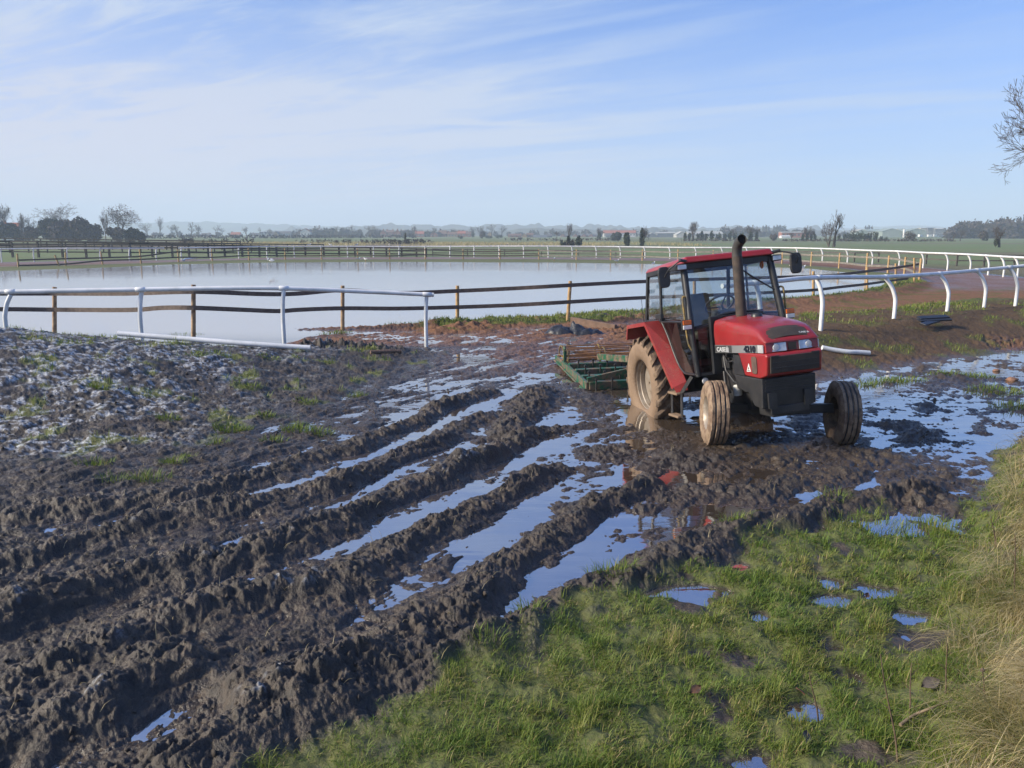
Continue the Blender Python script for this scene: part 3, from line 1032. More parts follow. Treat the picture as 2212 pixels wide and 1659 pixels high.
# fallen and broken pieces
mb = MB()
p = [D(258, 749, 16.0), D(330, 752, 16.0), D(420, 755, 16.0), D(540, 759, 16.0), D(671, 761, 16.1)]
p = [np.array([q[0], q[1], gz(q[0], q[1]) + 0.075]) for q in p]
zl = np.polyfit([q[0] for q in p], [q[2] for q in p], 1)
p = [np.array([q[0], q[1], max(np.polyval(zl, q[0]), 0) + 0.02]) for q in p]
mb.tube(smooth_path(p, 3), 0.055, 12)
o = mb.build('fallen_rail', M['white_rail'], smooth=60)
tag(o, 'long white plastic rail length lying on the frosty mound', 'rail')
mb = MB()
p = [D(1774, 774, 16.3), D(1800, 775.5, 16.3), D(1832, 778, 16.3), D(1850, 781, 16.35), D(1876, 787, 16.4)]
p = [np.array([q[0], q[1], gz(q[0], q[1]) + 0.05]) for q in p]
mb.tube(smooth_path(p, 4), 0.052, 12, cap=True)
o = mb.build('broken_post', M['white_rail'], smooth=60)
tag(o, 'bent white plastic post lying on the bank right of the tractor bonnet', 'post')
mb = MB()
a, b = G(393, 560.5, 0.2), G(427, 557, 0.2)
mb.tube([a + [0, 0, -0.12], a * 0.8 + b * 0.2 + [0, 0, 0.02], b], 0.07, 8)
mb.tube([a, a * 0.85 + b * 0.15 + [0, 0, -0.16]], 0.06, 8)
o = mb.build('broken_rail', M['white_rail'], smooth=60)
tag(o, 'short broken white rail piece lying by the gap in the far rail', 'rail')


# ------------------------------------------------------------------ wooden post fence with two dark straps
def strap(root, pts, w=0.10, th=0.022, mat='strap', name='rail'):
    P = smooth_path(pts, 6)
    mb = MB()
    rings = []
    for i, p in enumerate(P):
        t = P[min(i + 1, len(P) - 1)] - P[max(i - 1, 0)]
        t[2] = 0
        t /= np.linalg.norm(t) + 1e-9
        nrm = np.array([t[1], -t[0], 0])
        up = np.array([0, 0, 1.0])
        rings.append([p + nrm * th / 2 - up * w / 2, p + nrm * th / 2 + up * w / 2, p - nrm * th / 2 + up * w / 2, p - nrm * th / 2 - up * w / 2])
    mb.loft(rings, closed=True)
    return mb.build(name, M[mat], root)


def wood_post(root, foot, h, lean=(0, 0), r=0.05, mat='post_wood', name='post'):
    mb = MB()
    f = np.array(foot, float)
    mb.tube([f - [lean[0] * 0.2, lean[1] * 0.2, 0.3], f, f + [lean[0] * h * 0.5, lean[1] * h * 0.5, h * 0.5], f + [lean[0] * h, lean[1] * h, h]], [r * 1.04, r * 1.02, r, r * 0.97], 9)
    return mb.build(name, M[mat], root, smooth=50)


root = thing('strap_fence', 'yellow post fence with two dark straps along the near edge of the pond', 'fence')
near_posts = [(-190, 736, 622, 19.6), (118, 728, 620, 20.7), (418, 740, 615, 19.5), (740, 713, 617, 21.8), (988, 703, 617, 22.9), (1226, 697, 607, 23.4), (1500, 676, 602, 27.0), (1757, 651, 586, 31.4),
              (1873, 635, 577, 35.6), (1935, 620, 569, 40.3), (1975, 617, 557, 41.2)]
for i, (u, vb, vt, y) in enumerate(near_posts):
    f, t_ = D(u, vb, y), D(u + (6 if u == 1226 else 0), vt, y)
    h = t_[2] - f[2]
    wood_post(root, f, h, ((t_[0] - f[0]) / h, 0), 0.056, 'post_wood_wet' if u < 800 else 'post_wood')
top_uv = [(-190, 634, 19.6), (0, 634, 20.1), (118, 634, 20.65), (270, 634, 20.0), (418, 630, 19.45), (560, 635, 20.3), (640, 634.5, 21.0), (740, 627, 21.75), (860, 633, 22.2), (988, 628.5, 22.85), (1110, 623, 23.1), (1226, 616.5, 23.35),
          (1370, 609, 25.3), (1500, 604, 26.9), (1640, 600, 29.0), (1757, 596.5, 31.3), (1815, 593, 33.3), (1873, 586, 35.5), (1935, 578.5, 40.2), (1985, 570.5, 41.8)]
strap(root, [D(u, v, y - 0.07) for u, v, y in top_uv], 0.115)
low_uv = [(-190, 670, 19.6), (0, 668, 20.1), (118, 669, 20.65), (280, 669.5, 20.0), (350, 665, 19.7), (418, 665, 19.45), (520, 669, 20.0), (600, 672, 20.7), (650, 669, 21.1), (740, 666, 21.75), (860, 666.5, 22.2), (988, 663.5, 22.85), (1110, 659, 23.1), (1226, 652.5, 23.35),
          (1370, 644, 25.3), (1500, 639, 26.9), (1640, 633, 29.0), (1757, 626.5, 31.3), (1815, 620, 33.3), (1873, 613.5, 35.5), (1935, 605, 40.2), (1962, 601.5, 41.2)]
strap(root, [D(u, v, y - 0.07) for u, v, y in low_uv], 0.115)
mb = MB()
mb.beam(D(1762, 600, 31.2), D(1781, 640, 30.6), 0.05, 0.04)
mb.build('brace', M['grey_wood'], root)

root = thing('strap_fence', 'yellow post fence along the far edge of the pond and round its right end', 'fence')
far_posts = [(40, 577, 548, 0.02), (128, 574.5, 551, -0.30), (142, 574, 545, 0.10), (222, 571.5, 543, -0.05), (305, 569.5, 539, -0.02), (386, 566, 539, 0), (459, 564, 539, 0), (538, 562, 536.8, 0), (616.5, 560.6, 536.4, 0), (695, 560.5, 536.4, 0),
             (773, 560.5, 536.4, 0), (842, 560.5, 535.7, 0), (919, 560, 535.8, 0), (1000.5, 559.7, 538, 0), (1080, 559.8, 538, 0), (1164, 560, 537.7, 0), (1245, 561.2, 538.6, 0), (1319, 561.8, 539.4, 0), (1387.5, 563, 538.7, 0),
             (1464, 565, 539, 0), (1540, 566.5, 540, 0), (1615, 568, 541, 0), (1689, 570.4, 542.6, 0), (1751.6, 575.7, 544, 0), (1812, 580, 546.6, 0), (1871, 587.2, 546.6, 0), (1917.6, 589.7, 552, 0), (1953, 594, 555, 0), (1985, 608.7, 558.5, 0)]
tops, lows = [], []
for u, vb, vt, ln in far_posts:
    f = G(u, vb, 0.03)
    t_ = D(u, vt, f[1])
    h = min(max(t_[2] - f[2], 0.9), 2.0)
    wood_post(root, f, h, (ln, 0), 0.07)
    if u > 330:
        sg = 0.05 * math.sin(u * 0.05)
        tops.append(f + [0, -0.08, h * 0.80 + sg])
        lows.append(f + [0, -0.08, h * 0.36 + sg])
    elif abs(ln) < 0.2:
        tops.append(f + [0, -0.08, h * 0.52])
        lows.append(f + [0, -0.08, h * 0.30 if u > 200 else h * 0.12])
kk = 15
strap(root, tops[:kk], 0.13, 0.03, 'strap')
strap(root, lows[:kk], 0.13, 0.03, 'strap')
strap(root, tops[kk - 1:], 0.13, 0.03, 'grey_strap')
strap(root, lows[kk - 1:], 0.13, 0.03, 'grey_strap')


# ------------------------------------------------------------------ paddock fences beyond the pond
def paddock_fence(label, pts, h0, h1, rails, w, mat, pw=0.14, every=None, rails_h=0.14, group=None, lead=True):
    root = thing('paddock_fence', label, 'fence', (0, 0, 0), 0, group)
    P = [G(u, v) for u, v in pts]
    if every:
        Q, acc = [P[0]], 0
        for a, b in zip(P[:-1], P[1:]):
            L = np.linalg.norm(b - a)
            n = max(1, int(round(L / every)))
            Q += [a + (b - a) * (k / n) for k in range(1, n + 1)]
        P = Q
    hs = np.linspace(h0, h1, len(P))
    rng = random.Random(len(P))
    for p, h in zip(P, hs):
        mb = MB()
        mb.box((p[0], p[1], h / 2 - 0.1), (pw, pw, h + 0.2 + rng.uniform(-0.04, 0.04)))
        mb.build('post', M[mat[0]], root)
    for f in rails:
        mb = MB()
        for i in range(len(P) - 1):
            a, b = P[i] + [0, -pw * 0.55, hs[i] * f], P[i + 1] + [0, -pw * 0.55, hs[i + 1] * f]
            mb.beam(a, b, 0.05, rails_h)
        mb.build('rail', M[mat[1]], root)
    return root


paddock_fence('tall paddock fence with thick grey posts behind the far left rail', [(-70, 557), (28, 556), (84, 556.5), (136, 556.5), (187, 556.5), (237, 556.5), (282, 556.5), (330, 556), (373, 556), (409, 556), (451, 555.8), (486, 555.6), (524, 555.4), (561, 555.2), (598, 555)],
              2.05, 1.35, (0.92, 0.68, 0.34), 0, ('grey_wood', 'black_wood'), 0.2)
paddock_fence('black paddock fence running on toward the middle of the far bank', [(598, 554.6), (660, 554.4), (700, 554.3), (733, 554.2), (767, 554.2), (801, 554.2), (835, 554.3), (868, 554.4), (900, 554.6), (921, 555)], 1.30, 1.05, (0.92, 0.62, 0.30), 0, ('black_wood', 'black_wood'), 0.18)
paddock_fence('black rail fence crossing the left paddock', [(-60, 546.5), (700, 545.5)], 1.75, 1.2, (0.95, 0.72, 0.48), 0, ('black_wood', 'black_wood'), 0.13, every=2.6, rails_h=0.16)
paddock_fence('farthest black rail fence of the left paddock', [(-60, 539), (520, 540.5)], 2.1, 1.5, (0.95, 0.74, 0.52), 0, ('black_wood', 'black_wood'), 0.15, every=3.2, rails_h=0.2)
paddock_fence('low grey rail fence behind the white rail in the middle', [(935, 554), (1010, 554), (1090, 554.3), (1170, 554.6), (1250, 555), (1330, 556), (1390, 557)], 0.95, 0.75, (0.93, 0.45), 0, ('grey_wood', 'grey_wood'), 0.10, every=4.4, rails_h=0.10)
paddock_fence('grey post and rail fence behind the white rail at right', [(1640, 560), (1720, 562), (1845, 566.5), (1897, 567), (2000, 571.5), (2066, 576), (2125, 576.5), (2190, 577), (2300, 578)], 0.95, 1.05, (0.93, 0.5), 0, ('grey_wood', 'grey_wood'), 0.12, rails_h=0.10)


# ------------------------------------------------------------------ things left lying about
def lumpy_sheet(name, label, cat, c, lumps, mat):
    n = 70
    xs = np.linspace(-1.0, 1.0, n)
    ys = np.linspace(-0.55, 0.55, 44)
    X, Y = np.meshgrid(xs, ys)
    Z = np.zeros_like(X)
    for lx, ly, rx, ry, h in lumps:
        Z = np.maximum(Z, h * np.clip(1 - ((X - lx) / rx) ** 2 - ((Y - ly) / ry) ** 2, 0, 1) ** 0.6)
    Z = Z * (1 + 0.32 * fbm(X * 3.2, Y * 4.5, 3, 5)) + 0.018 * fbm(X * 7, Y * 9, 3, 9) * (Z > 0.02)
    edge = 1.0 - np.clip((np.hypot(X / 0.98, Y / 0.52) - 0.72 - 0.25 * fbm(X * 2, Y * 2, 3, 3)) * 3, 0, 1)
    Z = Z * edge - 0.05 * (1 - edge)
    V = np.stack([X.ravel() + c[0], Y.ravel() + c[1], Z.ravel() + c[2]], 1)
    i = np.arange(len(ys) - 1)[:, None] * n
    j = np.arange(n - 1)[None, :]
    Q = np.stack(np.broadcast_arrays(i + j, i + j + 1, i + n + j + 1, i + n + j), -1).reshape(-1, 4)
    o = link(name, fast_mesh(name, V, Q, None, mat, True))
    return tag(o, label, cat)


M['tarp'] = coat_mat('black_plastic_sheet', (0.018, 0.02, 0.026), (0.035, 0.038, 0.048), 0.42, 6, bump=0.5, bscale=14)
c = G(1231, 720, 0.02)
lumpy_sheet('tarpaulin', 'crumpled black plastic sheet lying in the mud by the fence post', 'sheet', (c[0], c[1], 0.0),
            [(-0.25, 0, 0.42, 0.34, 0.22), (0.22, 0.05, 0.28, 0.34, 0.25), (0.42, -0.05, 0.32, 0.28, 0.17), (-0.62, 0.0, 0.35, 0.2, 0.08), (0.72, -0.12, 0.26, 0.22, 0.13), (0.10, 0.12, 0.10, 0.24, 0.30)], M['tarp'])
M['wet_timber'] = coat_mat('muddy_timber', (0.17, 0.105, 0.075), (0.11, 0.07, 0.05), 0.8, 6, bump=0.5, bscale=30)
mb = MB()
mb.beam(D(1234, 694, 22.9), D(1330, 711, 21.6), 0.10, 0.26)
o = mb.build('timber_beam', M['wet_timber'], bevel=0.012)
tag(o, 'muddy brown sleeper half buried beside the black plastic sheet', 'timber')
mb = MB()
a, b = D(800, 757.5, 16.6), D(866, 757.5, 16.9)
a[2], b[2] = gz(a[0], a[1]) + 0.03, gz(b[0], b[1]) + 0.04
mb.tube([a, (a + b) / 2, b], [0.05, 0.055, 0.045], 8)
o = mb.build('fallen_post', M['wet_timber'], smooth=50)
tag(o, 'muddy wooden post lying on the churned mound left of the gap', 'post')
M['blue_pipe'] = coat_mat('blue_plastic_pipe', (0.035, 0.13, 0.42), (0.02, 0.09, 0.32), 0.35, 4, dirt=0.15)
for k, lab in enumerate(('blue plastic water pipe on the shore, lowest of the three', 'blue plastic water pipe on the shore, middle of the three', 'blue plastic water pipe on the shore, topmost of the three')):
    mb = MB()
    o3 = np.array([0.0, 0.07 * k, 0.02 * k])
    p = [D(906 + 8 * k, 708.5 - 1.8 * k, 23.6) + o3, D(930 + 8 * k, 705.5 - 1.8 * k, 23.6) + o3, D(952 + 7 * k, 702 - 1.8 * k, 23.7) + o3, D(975 + 4 * k, 700.5 - 1.8 * k, 23.8) + o3]
    mb.tube(smooth_path(p, 4), 0.028, 8)
    o = mb.build('water_pipe', M['blue_pipe'], smooth=60)
    tag(o, lab, 'pipe', 'blue water pipes on the shore')
M['black_plastic'] = coat_mat('black_plastic', (0.016, 0.017, 0.022), (0.028, 0.03, 0.036), 0.42, 5, dirt=0.1)
for k, (a, b, lab) in enumerate((((1985, 692, 19.2), (2052, 689, 19.4), 'black plastic board on the bank edge, middle of the heap'), ((1984, 687, 19.3), (2047, 683.5, 19.5), 'black plastic board on the bank edge, topmost of the heap'),
                                 ((1993, 701, 18.9), (2024, 692.5, 19.3), 'black plastic board slanting down under the other two boards'))):
    mb = MB()
    mb.beam(D(*a), D(*b), 0.16, 0.04, up=(0, -0.3, 1))
    o = mb.build('plastic_board', M['black_plastic'], bevel=0.005)
    tag(o, lab, 'board', 'black boards on the bank')


def stone(u, v, r, label, mat, z=None, seed=0):
    rng = np.random.default_rng(seed)
    n, m_ = 14, 9
    mb = MB()
    rings = []
    for i in range(m_):
        th = math.pi * i / (m_ - 1)
        ring = []
        for k in range(n):
            a = 2 * math.pi * k / n
            q = np.array([math.sin(th) * math.cos(a), math.sin(th) * math.sin(a), math.cos(th)])
            s = 1 + 0.25 * float(gnoise(np.array([q[0] * 1.7 + seed]), np.array([q[1] * 1.7 + q[2] * 2.1]), seed)[0])
            ring.append(q * r * s * np.array([1.2, 0.9, 0.62]))
        rings.append(ring)
    mb.loft(rings, closed=True)
    p = G(u, v, z or 0.0)
    p[2] = max(gz(p[0], p[1]), 0) + r * 0.22
    o = mb.build('stone', mat, smooth=40, loc=p)
    return tag(o, label, 'stone', 'loose stones')


M['stone_r'] = coat_mat('reddish_stone', (0.24, 0.125, 0.08), (0.17, 0.10, 0.07), 0.8, 9, bump=0.4)
M['stone_p'] = coat_mat('pale_stone', (0.34, 0.27, 0.21), (0.25, 0.19, 0.15), 0.8, 9, bump=0.4)
stone(2186, 823, 0.09, 'rounded reddish stone in the shallow water at the right edge', M['stone_r'], seed=1)
stone(2152, 802, 0.06, 'small reddish clod on the water edge below the washed out bank', M['stone_r'], seed=2)
stone(1273, 837, 0.06, 'pale stone in the mud at the harrow corner', M['stone_p'], seed=3)

# ------------------------------------------------------------------ tractor materials
MUD = (0.25, 0.17, 0.11)
M['red'] = coat_mat('red_paint', (0.30, 0.020, 0.022), (0.24, 0.018, 0.020), 0.34, 3, coat=0.3, dirt=0.16, dirtc=(0.20, 0.11, 0.08), dscale=4, speck=0.45)
M['red_dull'] = coat_mat('faded_red_paint', (0.29, 0.028, 0.026), (0.22, 0.022, 0.022), 0.48, 4, dirt=0.26, dirtc=(0.22, 0.13, 0.09), dscale=6, speck=0.7)
M['black_metal'] = coat_mat('black_metal', (0.018, 0.019, 0.022), (0.032, 0.032, 0.034), 0.45, 7, dirt=0.10, dirtc=(0.10, 0.075, 0.055), dscale=7, speck=0.5)
M['black_trim'] = coat_mat('black_trim', (0.016, 0.017, 0.02), (0.026, 0.027, 0.03), 0.4, 8)
M['mesh_grille'] = coat_mat('dusty_grille_mesh', (0.030, 0.024, 0.022), (0.05, 0.038, 0.032), 0.75, 7, bump=0.6, bscale=160)
M['stripe_grey'] = coat_mat('grey_stripe', (0.20, 0.205, 0.215), (0.15, 0.155, 0.165), 0.4, 2, dirt=0.1)
M['stripe_dark'] = coat_mat('dark_stripe', (0.055, 0.057, 0.062), (0.045, 0.047, 0.05), 0.4, 2, dirt=0.1)
M['chrome'] = coat_mat('pale_badge', (0.55, 0.56, 0.57), (0.48, 0.49, 0.5), 0.3, 4)
M['badge_black'] = coat_mat('black_badge', (0.010, 0.012, 0.025), (0.012, 0.014, 0.028), 0.4, 4)
M['tyre'] = coat_mat('muddy_rubber', (0.185, 0.125, 0.082), (0.25, 0.175, 0.118), 0.85, 3.5, bump=0.5, bscale=30, lo=0.3, hi=0.7)
M['tyre_lug'] = coat_mat('caked_mud', (0.085, 0.058, 0.040), (0.20, 0.14, 0.092), 0.9, 6, bump=0.9, bscale=24, dirt=0.30, dirtc=(0.035, 0.032, 0.032), lo=.42, hi=.62)
M['tyre_front'] = coat_mat('mud_smeared_rubber', (0.285, 0.205, 0.14), (0.165, 0.11, 0.075), 0.85, 7, bump=0.9, bscale=22, dirt=0.24, dirtc=(0.06, 0.053, 0.052), dscale=4.5, lo=.42, hi=.6)
M['rim'] = coat_mat('muddy_silver_rim', (0.33, 0.29, 0.245), (0.24, 0.19, 0.145), 0.45, 5, metal=0.2, dirt=0.35, dirtc=(0.15, 0.10, 0.07))
M['rust'] = coat_mat('rusty_exhaust', (0.062, 0.044, 0.034), (0.034, 0.029, 0.027), 0.8, 10, bump=0.2, bscale=40)
M['soot'] = coat_mat('dark_exhaust', (0.035, 0.035, 0.038), (0.05, 0.048, 0.046), 0.6, 8)
M['void'] = coat_mat('bore_shade', (0.004, 0.004, 0.004), (0.006, 0.006, 0.006), 0.95, 4)
M['lamp_glass'] = coat_mat('lamp_lens', (0.62, 0.64, 0.66), (0.40, 0.42, 0.45), 0.12, 9, metal=0.35)
M['amber'] = coat_mat('amber_lens', (0.62, 0.15, 0.02), (0.45, 0.10, 0.015), 0.2, 12)
M['white_lens'] = coat_mat('white_lens', (0.66, 0.66, 0.66), (0.55, 0.55, 0.56), 0.2, 12)
M['seat'] = coat_mat('olive_seat', (0.075, 0.070, 0.045), (0.05, 0.048, 0.034), 0.8, 6)
M['dash'] = coat_mat('grey_dashboard', (0.055, 0.062, 0.075), (0.04, 0.046, 0.056), 0.6, 6)
M['yellow_bar'] = coat_mat('worn_yellow_bar', (0.30, 0.20, 0.05), (0.10, 0.085, 0.05), 0.6, 14)
M['filter_white'] = coat_mat('white_filter', (0.70, 0.70, 0.66), (0.55, 0.54, 0.5), 0.5, 9, dirt=0.2)
M['maroon'] = coat_mat('maroon_panel', (0.10, 0.016, 0.018), (0.07, 0.014, 0.016), 0.4, 5, dirt=0.15)


def glass_mat(name, tint, gloss=1.0, film=0.0):
    m, nt, b = new_mat(name)
    nt.nodes.remove(b)
    out = [n for n in nt.nodes if n.type == 'OUTPUT_MATERIAL'][0]
    tr = N(nt, 'ShaderNodeBsdfTransparent')
    tr.inputs[0].default_value = (*tint, 1)
    gl = N(nt, 'ShaderNodeBsdfGlossy')
    gl.inputs['Roughness'].default_value = 0.02
    gl.inputs['Color'].default_value = (1, 1, 1, 1)
    fr = N(nt, 'ShaderNodeLayerWeight')
    fr.inputs[0].default_value = 0.5
    f5 = math_n(nt, 'ADD', math_n(nt, 'MULTIPLY', math_n(nt, 'POWER', fr.outputs['Facing'], 5.0), .92), .08)
    f = math_n(nt, 'MULTIPLY', f5, gloss, clamp=True)
    mx = N(nt, 'ShaderNodeMixShader')
    nt.links.new(f, mx.inputs[0])
    nt.links.new(tr.outputs[0], mx.inputs[1])
    nt.links.new(gl.outputs[0], mx.inputs[2])
    last = mx.outputs[0]
    if film:
        df = N(nt, 'ShaderNodeBsdfDiffuse')
        df.inputs[0].default_value = (0.5, 0.5, 0.48, 1)
        tc = N(nt, 'ShaderNodeTexCoord')
        nf = noise_n(nt, tc.outputs['Object'], 3.0, 6, 0.65)
        m2 = N(nt, 'ShaderNodeMixShader')
        nt.links.new(math_n(nt, 'MULTIPLY', sstep(nt, nf, 0.40, 0.75), film), m2.inputs[0])
        nt.links.new(last, m2.inputs[1])
        nt.links.new(df.outputs[0], m2.inputs[2])
        last = m2.outputs[0]
    nt.links.new(last, out.inputs[0])
    return m


M['glass'] = glass_mat('cab_glass', (0.80, 0.86, 0.88), 1.5, 0.10)
M['glass_dark'] = glass_mat('lower_cab_glass', (0.22, 0.15, 0.16), 0.7, 0.03)  # dark reddish tint imitates the red mudguard mirrored in the panes


def text_mesh(s, size, depth=0.002, bold=0.0, shear=0.0, spacing=1.0):
    c = bpy.data.curves.new('lettering', 'FONT')
    c.body = s
    c.size = size
    c.extrude = depth
    c.offset = bold
    c.shear = shear
    c.space_character = spacing
    c.align_x = 'LEFT'
    o = bpy.data.objects.new('lettering', c)
    COL.objects.link(o)
    dg = bpy.context.evaluated_depsgraph_get()
    me = bpy.data.meshes.new_from_object(o.evaluated_get(dg))
    bpy.data.objects.remove(o)
    bpy.data.curves.remove(c)
    return me


def lettering(s, parent, size, origin, xdir, ydir, mat, fit=None, **kw):
    me = text_mesh(s, size, **kw)
    xs = [v.co.x for v in me.vertices]
    w = max(xs) - min(xs)
    kx = fit / w if fit else 1.0
    X, Y = Vector(xdir).normalized(), Vector(ydir).normalized()
    Z = X.cross(Y)
    x0 = min(xs)
    for v in me.vertices:
        p = v.co.copy()
        v.co = Vector(origin) + X * ((p.x - x0) * kx) + Y * p.y + Z * p.z
    me.materials.clear()
    me.materials.append(mat)
    return link('lettering', me, parent)


# ------------------------------------------------------------------ the tractor
TR = thing('tractor', 'muddy red tractor with a glazed cab and tall bent exhaust, sunk in wet mud', 'tractor', (3.0140, 11.8261, -0.2452))
TR.rotation_euler = (rad(5.0), rad(-6.2), rad(-80.0))
TM = Matrix.Translation(TR.location) @ TR.rotation_euler.to_matrix().to_4x4()
YC = -0.06

# bonnet
mb = MB()
rings = []
for x, w, zb, zs, zt in ((1.635, .365, 1.352, 1.668, 1.722), (1.70, .37, 1.352, 1.673, 1.722), (2.0, .37, 1.357, 1.660, 1.706), (2.3, .368, 1.365, 1.634, 1.677), (2.55, .362, 1.373, 1.602, 1.642),
                          (2.72, .355, 1.38, 1.566, 1.600), (2.80, .35, 1.386, 1.534, 1.564), (2.88, .345, 1.392, 1.475, 1.502), (2.945, .34, 1.40, 1.428, 1.438), (2.965, .335, 1.402, 1.412, 1.416)):
    half = [(-w, zb), (-w - .006, zb * .5 + zs * .5), (-w + .004, zs - (zs - zb) * .14), (-w + .022, zs + .002), (-w + .06, zs + (zt - zs) * .30), (-w * .5, zs + (zt - zs) * .78), (0, zt)]
    ring = [(x, YC + y, z) for y, z in half] + [(x, YC - y, z) for y, z in half[-2::-1]]
    rings.append(ring)
mb.loft(rings, closed=True)
bon = mb.build('bonnet', M['red'], TR, smooth=50)
# black scoop panel on the sloping nose
mb = MB()
def nose_z(x, y):
    return float(np.interp(x, [2.72, 2.80, 2.88, 2.945], [1.592, 1.556, 1.497, 1.436])) - 0.045 * (abs(y) / .34) ** 2
xs = [2.775, 2.81, 2.85, 2.89, 2.925]
ws = [.225, .245, .265, .285, .30]
rings = [[(x, YC + w * k / 5, nose_z(x, w * k / 5) + 0.006) for k in range(-5, 6)] for x, w in zip(xs, ws)]
mb.loft(rings, closed=False, cap=False)
sc = mb.build('bonnet_vent', M['mesh_grille'], bon)
sm = sc.modifiers.new('thick', 'SOLIDIFY')
sm.thickness = 0.008
sm.offset = 1
lettering('CASE ih', sc, 0.032, (2.905, YC + 0.13, nose_z(2.905, .17) + 0.018), (0, 1, -0.05), (-0.62, 0, 0.78), M['chrome'], fit=0.13, bold=0.0006)
mb = MB()
mb.lathe([(0.0, 0.02), (.05, 0.02), (.07, 0.0), (.075, -0.03), (0.0, -0.03)], 20, 'z', (2.10, YC + .02, 1.715))
mb.build('filler_cap', M['black_trim'], bon, smooth=40)
# side stripe with its lettering
for s in (-1, 1):
    mb = MB()
    y = YC + s * .372
    y2 = YC + s * .345
    mb.hexa([(1.635, y, 1.243), (2.80, y + s * -.012, 1.288), (2.80, y2, 1.288), (1.635, y2, 1.243), (1.635, y, 1.348), (2.80, y + s * -.012, 1.383), (2.80, y2, 1.383), (1.635, y2, 1.348)])
    st = mb.build('side_stripe', M['stripe_grey'], TR)
    mb = MB()
    for k in range(9):
        x = 2.805 + k * .014
        mb.box((x + .006, y - s * .014, 1.337), (.009, .012, .094))
    mb.build('side_reflector', M['white_lens'], st)
    mb = MB()
    yy = y - s * .001
    mb.hexa([(1.638, yy + s * .004, 1.250), (2.12, yy + s * .001, 1.268), (2.12, yy, 1.268), (1.638, yy, 1.250), (1.638, yy + s * .004, 1.342), (2.12, yy + s * .001, 1.356), (2.12, yy, 1.356), (1.638, yy, 1.342)])
    mb.build('dark_band', M['stripe_dark'], st)
    if s < 0:
        mb = MB()   # the emblem: three bars, the middle one taller
        for k, (x, h0, h1) in enumerate(((1.985, 1.273, 1.328), (2.013, 1.273, 1.345), (2.041, 1.273, 1.328))):
            mb.box((x, yy - .006, (h0 + h1) / 2), (.017, .004, h1 - h0))
            mb.box((x, yy - .006, h0), (.024, .004, .010))
        mb.build('emblem', M['chrome'], st)
        lettering('CASE', st, 0.080, (1.70, yy - .006, 1.266), (1, -0.005, 0.03), (0, 0, 1), M['chrome'], fit=0.265, bold=0.0022)
        lettering('4210', st, 0.108, (2.46, yy - .001, 1.288), (1, 0.01, 0.03), (0, 0, 1), M['badge_black'], fit=0.29, bold=0.0035)
# headlamp row and nose
mb = MB()
mb.prism([(2.66, 1.285), (2.955, 1.287), (2.945, 1.402), (2.66, 1.402)], YC - .338, YC + .338)
hp = mb.build('headlamp_panel', M['red'], TR, bevel=0.008)
for s in (-1, 1):
    mb = MB()
    y0, y1 = YC + s * .085, YC + s * .335
    a, b = min(y0, y1), max(y0, y1)
    mb.hexa([(2.93, a, 1.297), (2.975 - (.03 if s < 0 else 0), a, 1.297), (2.975 - (.03 if s > 0 else 0), b, 1.297), (2.93, b, 1.297),
             (2.93, a, 1.396), (2.962 - (.03 if s < 0 else 0), a, 1.396), (2.962 - (.03 if s > 0 else 0), b, 1.396), (2.93, b, 1.396)])
    hl = mb.build('headlight', M['lamp_glass'], TR, bevel=0.006)
    mb = MB()
    ym = (y0 + y1) / 2
    mb.lathe([(0.0, .012), (.036, .010), (.042, 0.0), (0.0, 0.0)], 20, 'x', (2.955, ym, 1.345))
    mb.build('reflector', M['chrome'], hl, smooth=40)
mb = MB()
mb.box((2.953, YC, 1.342), (.02, .10, .085))
mb.build('centre_vent', M['mesh_grille'], hp)
mb = MB()
mb.prism([(2.24, 1.283), (2.30, 1.23), (2.42, .985), (2.80, .975), (2.965, 1.015), (3.0, 1.25), (2.97, 1.283)], YC - .362, YC + .362)
nose = mb.build('nose_panel', M['red'], TR, bevel=0.022, seg=3)
mb = MB()
mb.prism([(2.97, 1.04), (2.993, 1.045), (3.012, 1.243), (2.98, 1.243)], YC - .315, YC + .315)
gr = mb.build('grille', M['mesh_grille'], nose, bevel=0.006)
mb = MB()
for z, x in ((1.105, 3.001), (1.17, 3.007)):
    mb.box((x, YC, z), (.006, .60, .008))
for s in (-1, 1):
    mb.box((3.009, YC + s * .26, 1.247), (.02, .10, .012))
mb.build('grille_bar', M['black_trim'], gr)
for s in (-1, 1):
    y = YC + s * .364
    mb = MB()
    P = [(2.70 + .065 * math.copysign(abs(math.cos(a)) ** .4, math.cos(a)), 1.135 + .105 * math.copysign(abs(math.sin(a)) ** .4, math.sin(a))) for a in np.linspace(0, 2 * math.pi, 33)[:-1]]
    mb.prism(P, min(y, y + s * .008), max(y, y + s * .008))
    mb.build('side_vent', coat_mat('brown_mesh', (0.12, 0.075, 0.06), (0.085, 0.055, 0.045), 0.8, 8, bump=0.5, bscale=160) if s < 0 else M['mesh_grille'], nose)
    mb = MB()
    mb.prism([(2.25, 1.24), (2.31, 1.235), (2.425, .985), (2.16, .99), (2.13, 1.24)], min(y, y - s * .02), max(y, y - s * .02))
    mb.build('engine_panel', M['black_metal'], TR)
mb = MB()
mb.prism([(2.495, 1.045), (2.600, 1.050), (2.553, 1.150)], YC - .369, YC - .363)
wt = mb.build('warning_sticker', M['white_trim'], nose)
mb = MB()
mb.prism([(2.536, 1.075), (2.566, 1.076), (2.551, 1.112)], YC - .371, YC - .3685)
mb.box((2.548, YC - .370, 1.062), (.06, .002, .008))
mb.build('warning_mark', M['badge_black'], wt)

